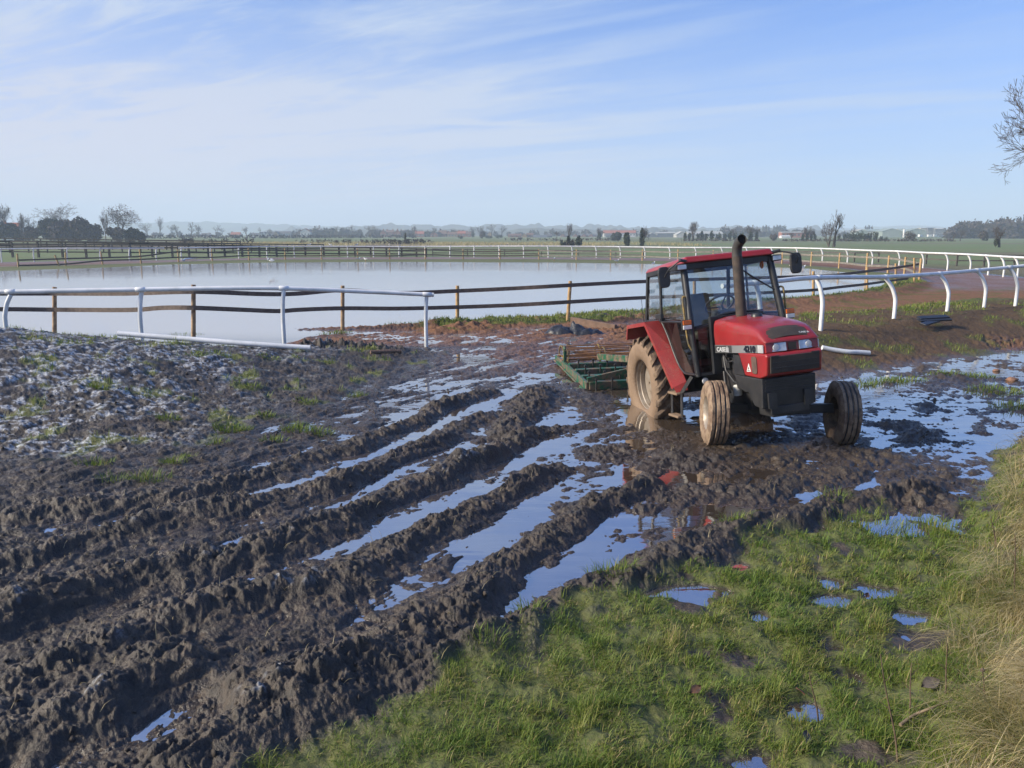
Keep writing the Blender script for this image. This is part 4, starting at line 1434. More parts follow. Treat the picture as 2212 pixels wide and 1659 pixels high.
# dark skirt, weights bracket and engine below the nose
mb = MB()
mb.prism([(2.12, .982), (2.16, .80), (2.46, .775), (2.60, .62), (2.80, .60), (2.835, .97)], YC - .352, YC + .352)
sk = mb.build('front_skirt', M['black_metal'], TR, bevel=0.012)
mb = MB()
for k in range(4):
    mb.box((2.838 - k * .006, YC, .945 - k * .042), (.02, .62, .016))
mb.build('louvre', M['black_trim'], sk)
for s in (-1, 1):
    mb = MB()
    mb.box((2.835, YC + s * .235, .695), (.035, .11, .19))
    mb.lathe([(.0, .004), (.014, .004), (.014, 0), (0, 0)], 10, 'x', (2.853, YC + s * .235, .735))
    mb.lathe([(.0, .004), (.014, .004), (.014, 0), (0, 0)], 10, 'x', (2.853, YC + s * .235, .655))
    mb.build('tow_plate', M['black_trim'], sk, bevel=0.008)
mb = MB()
mb.box((2.74, YC, .57), (.16, .5, .10))
mb.box((2.45, YC + .02, .52), (.35, .30, .14))
mb.build('bumper_bracket', M['black_metal'], TR, bevel=0.01)
mb = MB()
mb.box((1.80, YC, .98), (.95, .42, .50))
mb.box((1.75, YC, .66), (.85, .34, .32))
mb.box((2.05, YC - .21, 1.06), (.35, .10, .22))
mb.box((1.72, YC - .22, 1.10), (.22, .12, .14))
mb.tube([(1.66, YC - .27, 1.2), (1.75, YC - .29, 1.0), (1.95, YC - .28, .86), (2.1, YC - .27, .84)], .018, 8)
mb.tube([(1.72, YC - .30, 1.22), (1.85, YC - .31, 1.12), (2.02, YC - .29, 1.15), (2.2, YC - .28, 1.22)], .014, 8)
mb.tube([(1.62, YC - .26, .98), (1.68, YC - .28, .80), (1.78, YC - .27, .70)], .022, 8)
mb.build('engine', M['black_metal'], TR, bevel=0.015)
mb = MB()
mb.lathe([(0, 0), (.050, 0), (.056, .012), (.056, .125), (.040, .14), (0, .14)], 20, 'z', (2.0, -.33, .685))
mb.build('oil_filter', M['filter_white'], TR, smooth=40)
mb = MB()
mb.box((.75, 0, .82), (1.7, .40, .46))
mb.box((.05, 0, .74), (.5, .9, .36))
mb.tube([(.05, -.55, .735), (.05, .55, .735)], .11, 14)
mb.build('gearbox', M['black_metal'], TR, bevel=0.02)

# front axle and wheels: the axle swings, so it stays level with the ground
Ti = TM.inverted()
FW = ((2.665, 9.86, .385), (4.345, 9.86, .380))
mb = MB()
a, b = Ti @ Vector((2.80, 9.88, .45)), Ti @ Vector((4.22, 9.88, .45))
mb.beam(a, b, .12, .12)
mb.beam(a * .78 + b * .22 + Vector((0, 0, .005)), a * .22 + b * .78 + Vector((0, 0, .005)), .15, .16)
mb.build('front_axle', M['black_metal'], TR, bevel=0.012)
for k, (wx, wy, wz) in enumerate(FW):
    sgn = -1 if k == 0 else 1
    ax = bpy.data.objects.new('front_wheel', None)
    mb = MB()
    R0 = .425
    prof = [(.215, -.105), (.225, -.118), (.27, -.128), (.33, -.137), (.375, -.130), (.395, -.118), (.405, -.110), (.424, -.106), (.424, -.072), (.408, -.066), (.409, -.050), (.430, -.044), (.430, -.008), (.414, -.003),
            (.414, .012), (.430, .017), (.429, .048), (.410, .054), (.408, .070), (.424, .076), (.423, .106), (.404, .112), (.395, .118), (.375, .130), (.33, .137), (.27, .128), (.225, .118), (.215, .105)]
    n = 72
    vs, fs = [], []
    m_ = len(prof)
    for i in range(n):
        a = 2 * math.pi * i / n
        for r, h in prof:
            q = float(gnoise(np.array([math.cos(a) * 2.2 + h * 9 + k * 7]), np.array([math.sin(a) * 2.2 + r * 6]), 7)[0])
            q2 = float(gnoise(np.array([math.cos(a) * 7 + h * 30]), np.array([math.sin(a) * 7 + r * 20 + k * 5]), 9)[0])
            rr_ = r + (0.007 * q + 0.006 * q2 if r > .3 else 0)
            vs.append((rr_ * math.cos(a), h + 0.006 * q2, rr_ * math.sin(a)))
    for i in range(n):
        i2 = (i + 1) % n
        for j in range(m_):
            j2 = (j + 1) % m_
            fs.append((i * m_ + j, i * m_ + j2, i2 * m_ + j2, i2 * m_ + j))
    mb.add(vs, fs)
    W = Matrix.Translation((wx, wy, wz)) @ Matrix.Rotation(rad(-94 if k == 0 else -95), 4, 'Z')
    fw = mb.build('front_wheel', M['tyre_front'], TR, smooth=48)
    fw.matrix_local = Ti @ W
    mb = MB()
    for h in (-.058, .0045, .062):
        mb.lathe([(.409, h - .007), (.4165, h - .007), (.4165, h + .007), (.409, h + .007)], 72, 'y')
    mb.build('groove', M['black_trim'], fw)
    mb = MB()
    o_ = sgn * .03
    mb.lathe([(.222, -.112), (.235, -.112), (.235, -.100), (.205, -.085), (.195, 0), (.205, .085), (.235, .100), (.235, .112), (.222, .112), (.190, .08), (.18, o_ + .012), (.05, o_ + .012), (.05, o_ - .012), (.18, o_ - .012), (.190, -.08)], 32, 'y')
    mb.lathe([(0, -.05), (.06, -.05), (.06, .05), (0, .05)], 16, 'y', (0, sgn * -.02, 0), closed=False)
    mb.build('rim', M['tyre_lug'] if k else M['rim'], fw, smooth=40)

# rear wheels
for s in (-1, 1):
    y = s * .765
    mb = MB()
    mb.lathe([(.385, -.16), (.40, -.185), (.47, -.207), (.56, -.216), (.64, -.205), (.672, -.18), (.690, -.10), (.694, 0), (.690, .10), (.672, .18), (.64, .205), (.56, .216), (.47, .207), (.40, .185), (.385, .16)], 80, 'y')
    rw = mb.build('rear_wheel', M['tyre'], TR, smooth=50, loc=(.05, y, .735))
    mb = MB()
    nl = 20
    for side in (-1, 1):
        for k in range(nl):
            a0 = 2 * math.pi * (k + (.5 if side > 0 else 0)) / nl
            secs = []
            for f in (0.0, .25, .5, .75, .92, 1.0):
                h = side * (-.015 + .225 * f)
                ang = a0 - .36 * f ** 0.9
                top = .737 - .006 * f * f - (.05 if f == 1.0 else .012 if f > .9 else 0)
                bot = .675 - (.03 if f > .9 else 0)
                wd = .050 + .018 * f
                secs.append([((bot) * math.cos(ang - wd * 1.25), h, bot * math.sin(ang - wd * 1.25)), (top * math.cos(ang - wd * .75), h, top * math.sin(ang - wd * .75)),
                             (top * math.cos(ang + wd * .75), h, top * math.sin(ang + wd * .75)), (bot * math.cos(ang + wd * 1.25), h, bot * math.sin(ang + wd * 1.25))])
            mb.loft(secs, closed=True)
    mb.lathe([(.674, -.184), (.694, -.10), (.698, 0), (.694, .10), (.674, .184), (.66, .15), (.66, -.15)], 80, 'y')
    mb.build('tread', M['tyre_lug'], rw)
    mb = MB()
    o_ = s
    mb.lathe([(.392, o_ * .172), (.405, o_ * .178), (.402, o_ * .150), (.378, o_ * .135), (.374, o_ * .085), (.360, o_ * .075), (.360, o_ * .015), (.374, o_ * .0), (.374, o_ * -.14), (.402, o_ * -.16), (.36, o_ * -.16), (.345, o_ * -.02),
              (.315, o_ * -.035), (.10, o_ * -.045), (.10, o_ * -.065), (.335, o_ * -.06), (.362, o_ * .01)][:10] + [(.39, o_ * -.16)], 64, 'y')
    rim = mb.build('rim', M['rim'], rw, smooth=35)
    mb = MB()
    mb.lathe([(.372, o_ * .005), (.30, o_ * .012), (.16, o_ * -.03), (.15, o_ * -.05), (0.0, o_ * -.05), (0, o_ * -.08), (.30, o_ * -.05), (.372, o_ * -.03)], 48, 'y', closed=False)
    for k in range(8):
        a = k * math.pi / 4
        mb.lathe([(0, .022), (.016, .022), (.016, 0), (0, 0)], 8, 'y', (.22 * math.cos(a), o_ * .0, .22 * math.sin(a)), closed=False)
    mb.lathe([(0, .05), (.075, .05), (.085, 0), (0, -.02)], 20, 'y', (0, o_ * -.04, 0), closed=False)
    mb.build('wheel_disc', M['rim'], rim, smooth=40)

# mudguards
for s in (-1, 1):
    O = [(-.40, s * .985, 1.43), (-.325, s * .985, 1.655), (.40, s * .95, 1.705), (.64, s * .872, 1.27), (1.08, s * .85, .77)]
    I = [(-.36, s * .66, 1.43), (-.29, s * .66, 1.665), (.37, s * .66, 1.705), (.68, s * .66, 1.29), (1.10, s * .66, .84)]
    mb = MB()
    Ov = smooth_path(O, 1)
    vs = [tuple(p) for p in O] + [tuple(p) for p in I]
    n = len(O)
    fs = [(i, i + 1, n + i + 1, n + i) for i in range(1, n - 1)]
    fs += [(0, 1, n + 1, n)]
    # turned-down lip along the outer edge
    lip = [(p[0] + dx, p[1], p[2] + dz) for p, (dx, dz) in zip(O, ((.03, -.004), (.035, -.05), (-.02, -.055), (-.045, -.03), (-.045, -.03)))]
    vs += lip
    fs += [(i + 1, i, 2 * n + i, 2 * n + i + 1) for i in range(n - 1)]
    # foot
    vs += [(1.13, s * .83, .70), (1.13, s * .66, .72)]
    fs += [(4, len(vs) - 2, len(vs) - 1, 9)]
    mb.add(vs, fs)
    fd = mb.build('mudguard', M['red_dull'], TR)
    so_ = fd.modifiers.new('thick', 'SOLIDIFY')
    so_.thickness = .014
    so_.offset = 0
    mb = MB()
    mb.box((-.395, s * .84, 1.56), (.03, .16, .09))
    mb.build('tail_lamp', M['amber'], fd, bevel=.006)

# cab
def xw(z):
    return 1.285 + (2.43 - z) * .215


cab = bpy.data.objects.new('cab', None)
COL.objects.link(cab)
cab.parent = TR
mb = MB()
mb.hexa([(-.12, -.705, 2.425), (1.405, -.672, 2.485), (1.405, .672, 2.485), (-.12, .705, 2.425), (-.06, -.66, 2.50), (1.345, -.63, 2.575), (1.345, .63, 2.575), (-.06, .66, 2.50)])
mb.build('roof', M['red'], cab, bevel=.03, seg=3)
mb = MB()
for s in (-1, 1):
    mb.beam((1.27, s * .635, 2.45), (-.06, s * .665, 2.405), .06, .07)
    mb.beam((-.21, s * .685, 1.695), (.46, s * .695, 1.695), .04, .035)
    mb.beam((-.06, s * .66, 2.41), (-.225, s * .685, 1.69), .05, .05)
    mb.beam((.49, s * .675, 2.42), (.44, s * .70, 1.69), .035, .035)
mb.beam((1.285, -.66, 2.44), (1.285, .66, 2.44), .05, .085)
mb.beam((-.07, -.66, 2.40), (-.07, .66, 2.40), .05, .06)
mb.beam((-.225, -.69, 1.69), (-.225, .69, 1.69), .05, .05)
mb.build('cab_frame', M['black_trim'], cab, bevel=.006)
for s in (-1, 1):
    mb = MB()
    mb.tube(smooth_path([(1.275, s * .64, 2.46), (1.36, s * .655, 2.05), (1.455, s * .675, 1.62), (1.475, s * .665, 1.35), (1.475, s * .63, .93)], 4), [.058] * 9 + [.05] * 8, 10, flat=.8)
    mb.build('pillar', M['black_trim'], cab, smooth=60)
mb = MB()
mb.add([(xw(2.41), -.60, 2.41), (xw(2.41), .60, 2.41), (xw(1.60), .645, 1.60), (xw(1.66), .42, 1.675), (xw(1.72), .30, 1.735), (xw(1.74), 0, 1.75), (xw(1.71), -.28, 1.715), (xw(1.66), -.38, 1.66), (xw(1.60), -.645, 1.60)], [tuple(range(9))])
mb.build('windscreen', M['glass'], cab)
mb = MB()
mb.tube(smooth_path([(xw(1.60) + .01, .645, 1.60), (xw(1.66) + .01, .44, 1.66), (xw(1.72) + .01, .31, 1.735), (xw(1.74) + .01, 0, 1.752), (xw(1.71) + .01, -.29, 1.72), (xw(1.64) + .01, -.40, 1.64), (xw(1.60) + .01, -.645, 1.60)], 5), .017, 8)
mb.build('windscreen_seal', M['black_trim'], cab, smooth=60)
for s in (-1, 1):
    y0 = s * .672
    mb = MB()
    mb.add([(.475, y0 * 1.012, 1.71), (.505, y0 * .985, 2.40), (1.245, s * .64, 2.41), (1.41, s * .668, 1.71)], [(0, 1, 2, 3)])
    mb.build('door_glass', M['glass'], cab)
    mb = MB()
    mb.add([(-.20, s * .685, 1.71), (-.055, s * .665, 2.39), (.475, s * .68, 2.40), (.43, s * .695, 1.71)], [(0, 1, 2, 3)])
    mb.build('quarter_glass', M['glass'], cab)
    pts = [(.45, s * .70, 1.685), (.62, s * .69, 1.48), (.79, s * .68, 1.22), (.93, s * .672, 1.05), (1.05, s * .667, .975), (1.13, s * .665, .955), (1.435, s * .655, .955), (1.435, s * .675, 1.685)]
    mb = MB()
    mb.add(pts, [tuple(range(len(pts)))])
    mb.build('lower_door', M['glass_dark'], cab)
    mb = MB()
    mb.tube(smooth_path([pts[0]] + pts[1:6] + [pts[6]], 3), .016, 8)
    mb.tube([pts[0], pts[7]], .014, 8)
    mb.build('door_frame', M['black_trim'], cab, smooth=60)
    mb = MB()
    mb.add([(1.495, s * .60, 1.565), (1.505, s * .41, 1.60), (1.515, s * .41, .99), (1.50, s * .585, .985)], [(0, 1, 2, 3)])
    mb.build('lower_window', M['glass_dark'], cab)
    mb = MB()
    mb.beam((1.50, s * .40, 1.64), (1.515, s * .40, .95), .04, .03)
    mb.beam((1.49, s * .63, 1.58), (1.50, s * .41, 1.62), .035, .03)
    mb.beam((1.49, s * .62, .955), (1.515, s * .39, .955), .05, .045)
    mb.build('window_frame', M['black_trim'], cab, bevel=.005)
mb = MB()
mb.add([(-.20, -.64, 1.72), (-.20, .64, 1.72), (-.075, .62, 2.37), (-.075, -.62, 2.37)], [(0, 1, 2, 3)])
mb.build('rear_window', M['glass'], cab)
mb = MB()
mb.box((-.14, 0, 1.36), (.10, 1.28, .60))
mb.box((.62, 0, 1.02), (1.55, 1.22, .10))
for s in (-1, 1):
    mb.prism([(-.15, 1.68), (.42, 1.68), (.72, 1.22), (.95, 1.02), (-.15, 1.02)], s * .58 - .02, s * .58 + .02)
mb.build('floor', M['maroon'], cab)
mb = MB()
mb.box((1.555, YC, 1.34), (.07, .78, .78))
mb.build('bulkhead', M['black_trim'], cab, bevel=.01)
# seat, wheel, dash
mb = MB()
mb.box((.42, -.02, 1.42), (.46, .48, .12))
mb.box((.40, -.02, 1.24), (.30, .30, .34))
st_ = mb.build('seat', M['seat'], cab, bevel=.04, seg=3)
mb = MB()
rot = Matrix.Rotation(rad(-12), 3, 'Y')
mb.box((.18, -.02, 1.74), (.12, .46, .62), rot)
mb.build('seat_back', M['seat'], st_, bevel=.05, seg=3)
mb = MB()
mb.hexa([(1.05, -.24, 1.30), (1.50, -.30, 1.30), (1.50, .22, 1.30), (1.05, .16, 1.30), (1.08, -.20, 1.80), (1.43, -.27, 1.77), (1.43, .20, 1.77), (1.08, .14, 1.80)])
ds = mb.build('dashboard', M['dash'], cab, bevel=.035, seg=3)
mb = MB()
for k in range(40):
    pass
ring = [(1.06 + .20 * math.cos(a) * math.cos(rad(38)), -.05 + .205 * math.sin(a), 1.87 + .20 * math.cos(a) * -math.sin(rad(38)) * -1) for a in np.linspace(0, 2 * math.pi, 41)]
mb.tube([(p[0], p[1], p[2]) for p in ring], .016, 8, cap=False)
c0 = Vector((1.09, -.05, 1.83))
for a in (0.3, 2.4, 4.5):
    mb.tube([c0, Vector(ring[int(a / (2 * math.pi) * 40)])], .012, 6)
mb.tube([c0 + Vector((0, 0, .02)), (1.22, -.05, 1.66)], .03, 8)
mb.build('steering_wheel', M['black_trim'], cab, smooth=60)
mb = MB()
mb.tube([(.78, -.50, 1.4), (.82, -.5, 1.88)], .012, 8)
mb.lathe([(0, -.02), (.022, -.012), (.022, .012), (0, .02)], 12, 'z', (.82, -.5, 1.9), closed=False)
mb.build('gear_lever', M['black_trim'], cab, smooth=50)
mb = MB()
mb.box((.10, .30, 1.56), (.30, .26, .30))
mb.build('control_console', M['dash'], cab, bevel=.02)

# exhaust
mb = MB()
mb.lathe([(0, 0), (.070, 0), (.072, .05), (.070, .07), (.067, .80), (.063, .82), (0, .82)], 24, 'z', (1.84, -.12, 1.68), closed=False)
ex = mb.build('exhaust_pipe', M['rust'], TR, smooth=40)
mb = MB()
P = smooth_path([(1.84, -.12, 2.49), (1.845, -.12, 2.54), (1.865, -.12, 2.605), (1.915, -.115, 2.66), (1.975, -.11, 2.69), (2.00, -.11, 2.70)], 4)
mb.tube(P, [.065, .065] + [.064] * (len(P) - 2), 24, cap=False)
q, d_ = P[-1], P[-1] - P[-2]
d_ /= np.linalg.norm(d_)
mb.tube([P[-1] + d_ * .001, P[-1] - d_ * .03], [.064, .058], 24, cap=False)
mb.build('exhaust_elbow', M['soot'], ex, smooth=60)
mb = MB()
mb.tube([P[-1] - d_ * .03, P[-1] - d_ * .034], .060, 24)
mb.build('exhaust_bore_shade', M['void'], ex)  # black disc set in the outlet paints the shade of the hollow pipe

# mirrors, lamps, handles
for s, c in ((-1, (1.20, -.90, 2.325)), (1, (1.42, .95, 2.335))):
    mb = MB()
    w, h = .085, .145
    sh = [(c[1] + w * math.copysign(abs(math.cos(a)) ** .55, math.cos(a)) * (1 - .12 * math.sin(a) * -1 * 0), c[2] + h * math.copysign(abs(math.sin(a)) ** .55, math.sin(a))) for a in np.linspace(0, 2 * math.pi, 29)[:-1]]
    mb.prism(sh, c[0] - .02, c[0] + .025, axis='x')
    mr = mb.build('mirror', M['black_metal'], TR, bevel=.012)
    mb = MB()
    mb.tube(smooth_path([(1.36, s * .64, 2.50), (1.42, s * .74, 2.515), (c[0] + .12, c[1] - s * .04, c[2] + .10), (c[0] + .03, c[1], c[2])], 4), .010, 8)
    mb.tube([(1.36, s * .62, 2.51), (1.41, s * .74, 2.53)], .022, 8)
    mb.build('mirror_arm', M['black_trim'], mr, smooth=60)
    mb = MB()
    wc = (1.335, s * .70, 2.435)
    mb.box(wc, (.09, .15, .085))
    wl = mb.build('work_lamp', M['black_trim'], TR, bevel=.012)
    mb = MB()
    mb.box((wc[0] + .046, wc[1], wc[2]), (.008, .125, .062))
    mb.build('lens', M['lamp_glass'], wl, bevel=.003)
    lc = (1.50, s * .755, 1.655)
    mb = MB()
    mb.box(lc, (.05, .135, .14))
    il = mb.build('indicator_lamp', M['black_trim'], TR, bevel=.008)
    mb = MB()
    mb.box((lc[0] + .03, lc[1], lc[2] + .030), (.03, .12, .062))
    mb.build('amber_lens', M['amber'], il, bevel=.006)
    mb = MB()
    mb.box((lc[0] + .03, lc[1], lc[2] - .034), (.03, .12, .056))
    mb.build('white_lens', M['white_lens'], il, bevel=.006)
    mb = MB()
    mb.tube(smooth_path([(1.39, s * .66, 2.02), (1.40, s * .73, 2.03), (1.42, s * .745, 1.95), (1.44, s * .74, 1.62), (1.46, s * .73, 1.40), (1.47, s * .68, 1.28)], 4), .014, 8)
    mb.build('grab_handle', M['yellow_bar'], TR, smooth=60)
    mb = MB()
    mb.beam((.36, s * .735, 1.765), (.58, s * .735, 1.775), .05, .075)
    mb.build('door_latch', M['black_trim'], cab, bevel=.006)
    # step ladder
    mb = MB()
    for x0, x1 in ((.93, .84), (1.22, 1.20)):
        mb.beam((x1 + .16, s * .68, .93), (x1 + .02, s * .79, .70), .012, .05)
        mb.beam((x1 + .02, s * .79, .71), (x1 - .02, s * .80, .34), .012, .05)
    sp_ = mb.build('step_frame', M['black_metal'], TR)
    for c_, w_ in (((1.03, s * .80, .685), .34), ((1.0, s * .80, .355), .36)):
        mb = MB()
        mb.box(c_, (w_, .12, .032))
        mb.build('step', M['tyre'], sp_, bevel=.006)
mb = MB()
mb.tube([(xw(2.33) + .02, .10, 2.36), (xw(2.33) + .03, .20, 2.31), (xw(2.10) + .025, .50, 2.08)], .010, 6)
mb.beam((xw(2.26) + .018, .27, 2.25), (xw(2.0) + .018, .62, 2.0), .018, .02)
mb.build('wiper', M['black_trim'], cab)
mb = MB()
mb.tube([(-.33, -.70, 1.66), (-.335, -.70, 1.78)], .008, 6)
mb.tube([(-.335, -.70, 1.78), (-.36, -.70, 2.06)], .004, 6)
mb.build('aerial', M['black_trim'], TR)
mb = MB()
mb.lathe([(0, .0), (.05, .0), (.055, .006), (0, .012)], 16, 'y', (1.30, .50, 2.36), closed=False)
mb.build('tax_disc', M['amber'], cab)
mb = MB()
mb.lathe([(0, .02), (.04, .015), (.045, 0), (0, -.005)], 16, 'x', (1.50, -.55, .865), closed=False)
mb.build('round_reflector', M['chrome'], TR, smooth=40)


# ------------------------------------------------------------------ the harrow behind it
M['green_paint'] = coat_mat('dark_green_paint', (0.012, 0.10, 0.052), (0.010, 0.065, 0.038), 0.45, 6, dirt=0.62, dirtc=(0.17, 0.115, 0.08), dscale=6)
M['rust_bar'] = coat_mat('rusty_steel', (0.20, 0.10, 0.06), (0.30, 0.15, 0.06), 0.8, 12, bump=0.3)
HR = thing('harrow', 'green mounted harrow with cross beams and a rusty cage roller behind the tractor', 'harrow', (2.42, 14.7, 0.0))
HR.rotation_euler = (rad(1.2), rad(0.8), rad(-81.0))
L0, L1, Wd = -1.35, 1.25, 1.30
for s in (-1, 1):
    mb = MB()
    mb.beam((L0, s * Wd, .16), (L1, s * Wd, .11), .055, .15)
    mb.beam((L0 + .02, s * (Wd + .02), .14), (L1, s * (Wd + .02), .03), .09, .03)
    mb.build('side_beam', M['green_paint'], HR, bevel=.006)
for x, z, h in ((1.22, .12, .14), (.72, .15, .11), (.22, .17, .11), (-.32, .18, .11)):
    mb = MB()
    mb.beam((x, -Wd + .03, z), (x, Wd - .03, z), .13, h)
    cb = mb.build('cross_beam', M['green_paint'], HR, bevel=.006)
    mb = MB()
    for k in range(9):
        y = -Wd + .14 + k * (2 * Wd - .28) / 8 + (.06 if x < .5 else 0)
        mb.tube([(x + .09, y, z - .16), (x + .09, y, z + .15)], .016, 6)
        mb.box((x + .09, y, z + .12), (.05, .05, .02))
    mb.build('tine', M['black_metal'], cb)
mb = MB()
for s in (-1, 1):
    mb.beam((-.55, s * .62, .30), (1.75, s * .36, .62), .05, .12)
    mb.beam((1.22, s * Wd, .22), (1.22, s * .2, .42), .05, .09)
mb.beam((1.55, -.42, .55), (1.55, .42, .55), .10, .10)
mb.build('drawbar', M['green_paint'], HR, bevel=.006)
mb = MB()
for s in (-1, 1):
    mb.beam((-.62, s * (Wd - .02), .12), (-.60, s * (Wd - .02), .46), .06, .05)
    mb.tube([(-.62, s * (Wd - .02), .46), (-.66, s * (Wd - .02), .52)], .03, 8)
mb.build('bracket', M['green_paint'], HR, bevel=.005)
for xr in (-.78, -1.22):
    mb = MB()
    for k in range(9):
        a = 2 * math.pi * k / 9 + .2
        p = [(xr + .20 * math.cos(a + .5 * t), -Wd + .08 + t * (2 * Wd - .16), .23 + .20 * math.sin(a + .5 * t)) for t in np.linspace(0, 1, 7)]
        mb.tube(p, .013, 6)
    mb.tube([(xr, -Wd, .23), (xr, Wd, .23)], .022, 8)
    cr = mb.build('cage_roller', M['rust_bar'], HR)
    mb = MB()
    for y in (-Wd + .08, -.45, .45, Wd - .08):
        mb.lathe([(.205, -.008), (.225, -.008), (.225, .008), (.205, .008)], 24, 'y', (xr, y, .23))
        mb.box((xr, y, .23), (.42, .012, .03))
    mb.build('roller_ring', M['yellow_bar'], cr)

# ------------------------------------------------------------------ trees
ORD = ['first', 'second', 'third', 'fourth', 'fifth', 'sixth', 'seventh', 'eighth', 'ninth', 'tenth', 'eleventh', 'twelfth', 'thirteenth', 'fourteenth', 'fifteenth', 'sixteenth']


def tree_segs(seed, style='round', levels=6):
    """skeleton of a bare tree, one unit high and about one unit in half width; rows p0, p1, r0, r1, level"""
    rng = random.Random(seed)
    out = []

    def grow(p, d, L, r, lv):
        n = 3 if lv < levels - 1 else 2
        q = p
        for i in range(n):
            j = .10 + .05 * lv
            up = {'round': .10, 'tall': .26, 'vase': .16, 'wide': .04}[style]
            d = (d + Vector((rng.gauss(0, j), rng.gauss(0, j), rng.gauss(0, j) + up * (.4 + .2 * lv) * .5))).normalized()
            e = q + d * (L / n)
            r2 = max(r * (.86 if lv else .93), .0016)
            out.append((q, e, r, r2, lv))
            q, r = e, r2
            if 0 < lv < levels and rng.random() < .55:
                sd = (d + Vector((rng.gauss(0, .7), rng.gauss(0, .7), rng.gauss(0, .35)))).normalized()
                grow(q, sd, L * rng.uniform(.45, .7), r * .55, max(lv + 1, levels - 1 if lv > 2 else lv + 1))
        if lv < levels:
            k = rng.choice((2, 3, 3) if lv < 2 else (2, 2, 3))
            a0 = rng.uniform(0, 6.28)
            sp = {'round': .62, 'tall': .34, 'vase': .5, 'wide': .85}[style] * (1.0 if lv else .85)
            for i in range(k):
                a = a0 + 6.283 * i / k + rng.gauss(0, .3)
                o = d.orthogonal().normalized()
                o = Matrix.Rotation(a, 3, d) @ o
                grow(q, (d + o * sp * rng.uniform(.6, 1.25)).normalized(), L * rng.uniform(.66, .9), r * rng.uniform(.62, .78), lv + 1)
    if style == 'multi':
        style = 'vase'
        for i in range(3):
            grow(Vector((rng.gauss(0, .04), rng.gauss(0, .04), 0)), Vector((rng.gauss(0, .22), rng.gauss(0, .22), 1)).normalized(), .30, .02, 0)
    else:
        grow(Vector((0, 0, 0)), Vector((rng.gauss(0, .05), rng.gauss(0, .05), 1)).normalized(), {'round': .26, 'tall': .34, 'vase': .2, 'wide': .22}[style], .026, 0)
    zs = max(s[1].z for s in out)
    hw = sorted(max(abs(s[1].x), abs(s[1].y)) for s in out)[int(len(out) * .985)]
    f = lambda v: np.array((v.x / hw, v.y / hw, v.z / zs))
    return [(f(a), f(b), r0 / zs, r1 / zs, l) for a, b, r0, r1, l in out]


def segs_mesh(name, segs, mat, sides=3, asp=1.0, thick=1.0):
    """asp: half width / height of the tree these unit segments will be stretched to (keeps twigs round)"""
    a = np.array([s[0] for s in segs])
    b = np.array([s[1] for s in segs])
    r0 = np.array([s[2] for s in segs])[:, None] * thick
    r1 = np.array([s[3] for s in segs])[:, None] * thick
    t = b - a
    t /= np.linalg.norm(t, axis=1)[:, None] + 1e-9
    ref = np.where(np.abs(t[:, 2:3]) < .9, np.array([[0, 0, 1.0]]), np.array([[1.0, 0, 0]]))
    n = np.cross(t, ref)
    n /= np.linalg.norm(n, axis=1)[:, None] + 1e-9
    m = np.cross(t, n)
    sc = np.array([1 / asp, 1 / asp, 1.0])
    V = []
    for k in range(sides):
        an = 2 * math.pi * k / sides
        o = n * math.cos(an) + m * math.sin(an)
        V.append(a + o * r0 * sc)
    for k in range(sides):
        an = 2 * math.pi * k / sides
        o = n * math.cos(an) + m * math.sin(an)
        V.append(b + o * r1 * sc)
    V = np.stack(V, 1).reshape(-1, 3)
    N_ = len(a)
    base = np.arange(N_)[:, None] * (2 * sides)
    Q = np.concatenate([base + np.array([[k, (k + 1) % sides, sides + (k + 1) % sides, sides + k]]) for k in range(sides)], 0)
    return fast_mesh(name, V, Q, None, mat, sides > 4)


def cards(name, P, size, mat, seed=0, stretch=1.6, jit=.5):
    """many small leaf-like faces at the places P"""
    rng = np.random.default_rng(seed)
    n = len(P)
    d = rng.normal(size=(n, 3))
    d /= np.linalg.norm(d, axis=1)[:, None]
    e = np.cross(d, rng.normal(size=(n, 3)))
    e /= np.linalg.norm(e, axis=1)[:, None]
    s = size * (1 + jit * (rng.random(n) - .5) * 2)[:, None]
    V = np.stack([P - d * s * stretch * .5, P + e * s * .5, P + d * s * stretch * .5, P - e * s * .5], 1).reshape(-1, 3)
    Q = np.arange(n * 4).reshape(-1, 4)
    return fast_mesh(name, V, Q, None, mat)


PROTO = {}


def proto(style, seed, asp, mats=('bark', 'twig'), levels=6, thick=1.0):
    key = (style, seed, round(asp, 1), mats, thick)
    if key not in PROTO:
        sg = tree_segs(seed, style, levels)
        PROTO[key] = (segs_mesh('trunk', [s for s in sg if s[4] <= 1], M[mats[0]], 6, asp, thick), segs_mesh('crown', [s for s in sg if s[4] > 1], M[mats[1]], 3, asp, thick))
    return PROTO[key]


def blob_points(n, rng, lumps=7, bottom=.0, hollow=.55):
    """points spread through a lumpy mass inside the unit half-ellipsoid (x, y in -1..1, z in 0..1)"""
    cs = [(rng.uniform(-.55, .55), rng.uniform(-.55, .55), rng.uniform(.25, .68), rng.uniform(.32, .52)) for _ in range(lumps)]
    out = []
    per = n // lumps + 1
    for cx, cy, cz, r in cs:
        q = np.random.default_rng(rng.randrange(1 << 30)).normal(size=(per, 3))
        q /= np.linalg.norm(q, axis=1)[:, None]
        rr_ = hollow + (1 - hollow) * np.random.default_rng(rng.randrange(1 << 30)).random(per)[:, None]
        q = q * rr_ * np.array([r, r, r * .8]) + np.array([cx, cy, cz])
        out.append(q)
    P = np.concatenate(out)
    P[:, 2] = np.abs(P[:, 2])
    return P


def place(root, parts, sx, sz):
    for nm, me in parts:
        o = link(nm, me, root)
        o.scale = (sx, sx, sz)


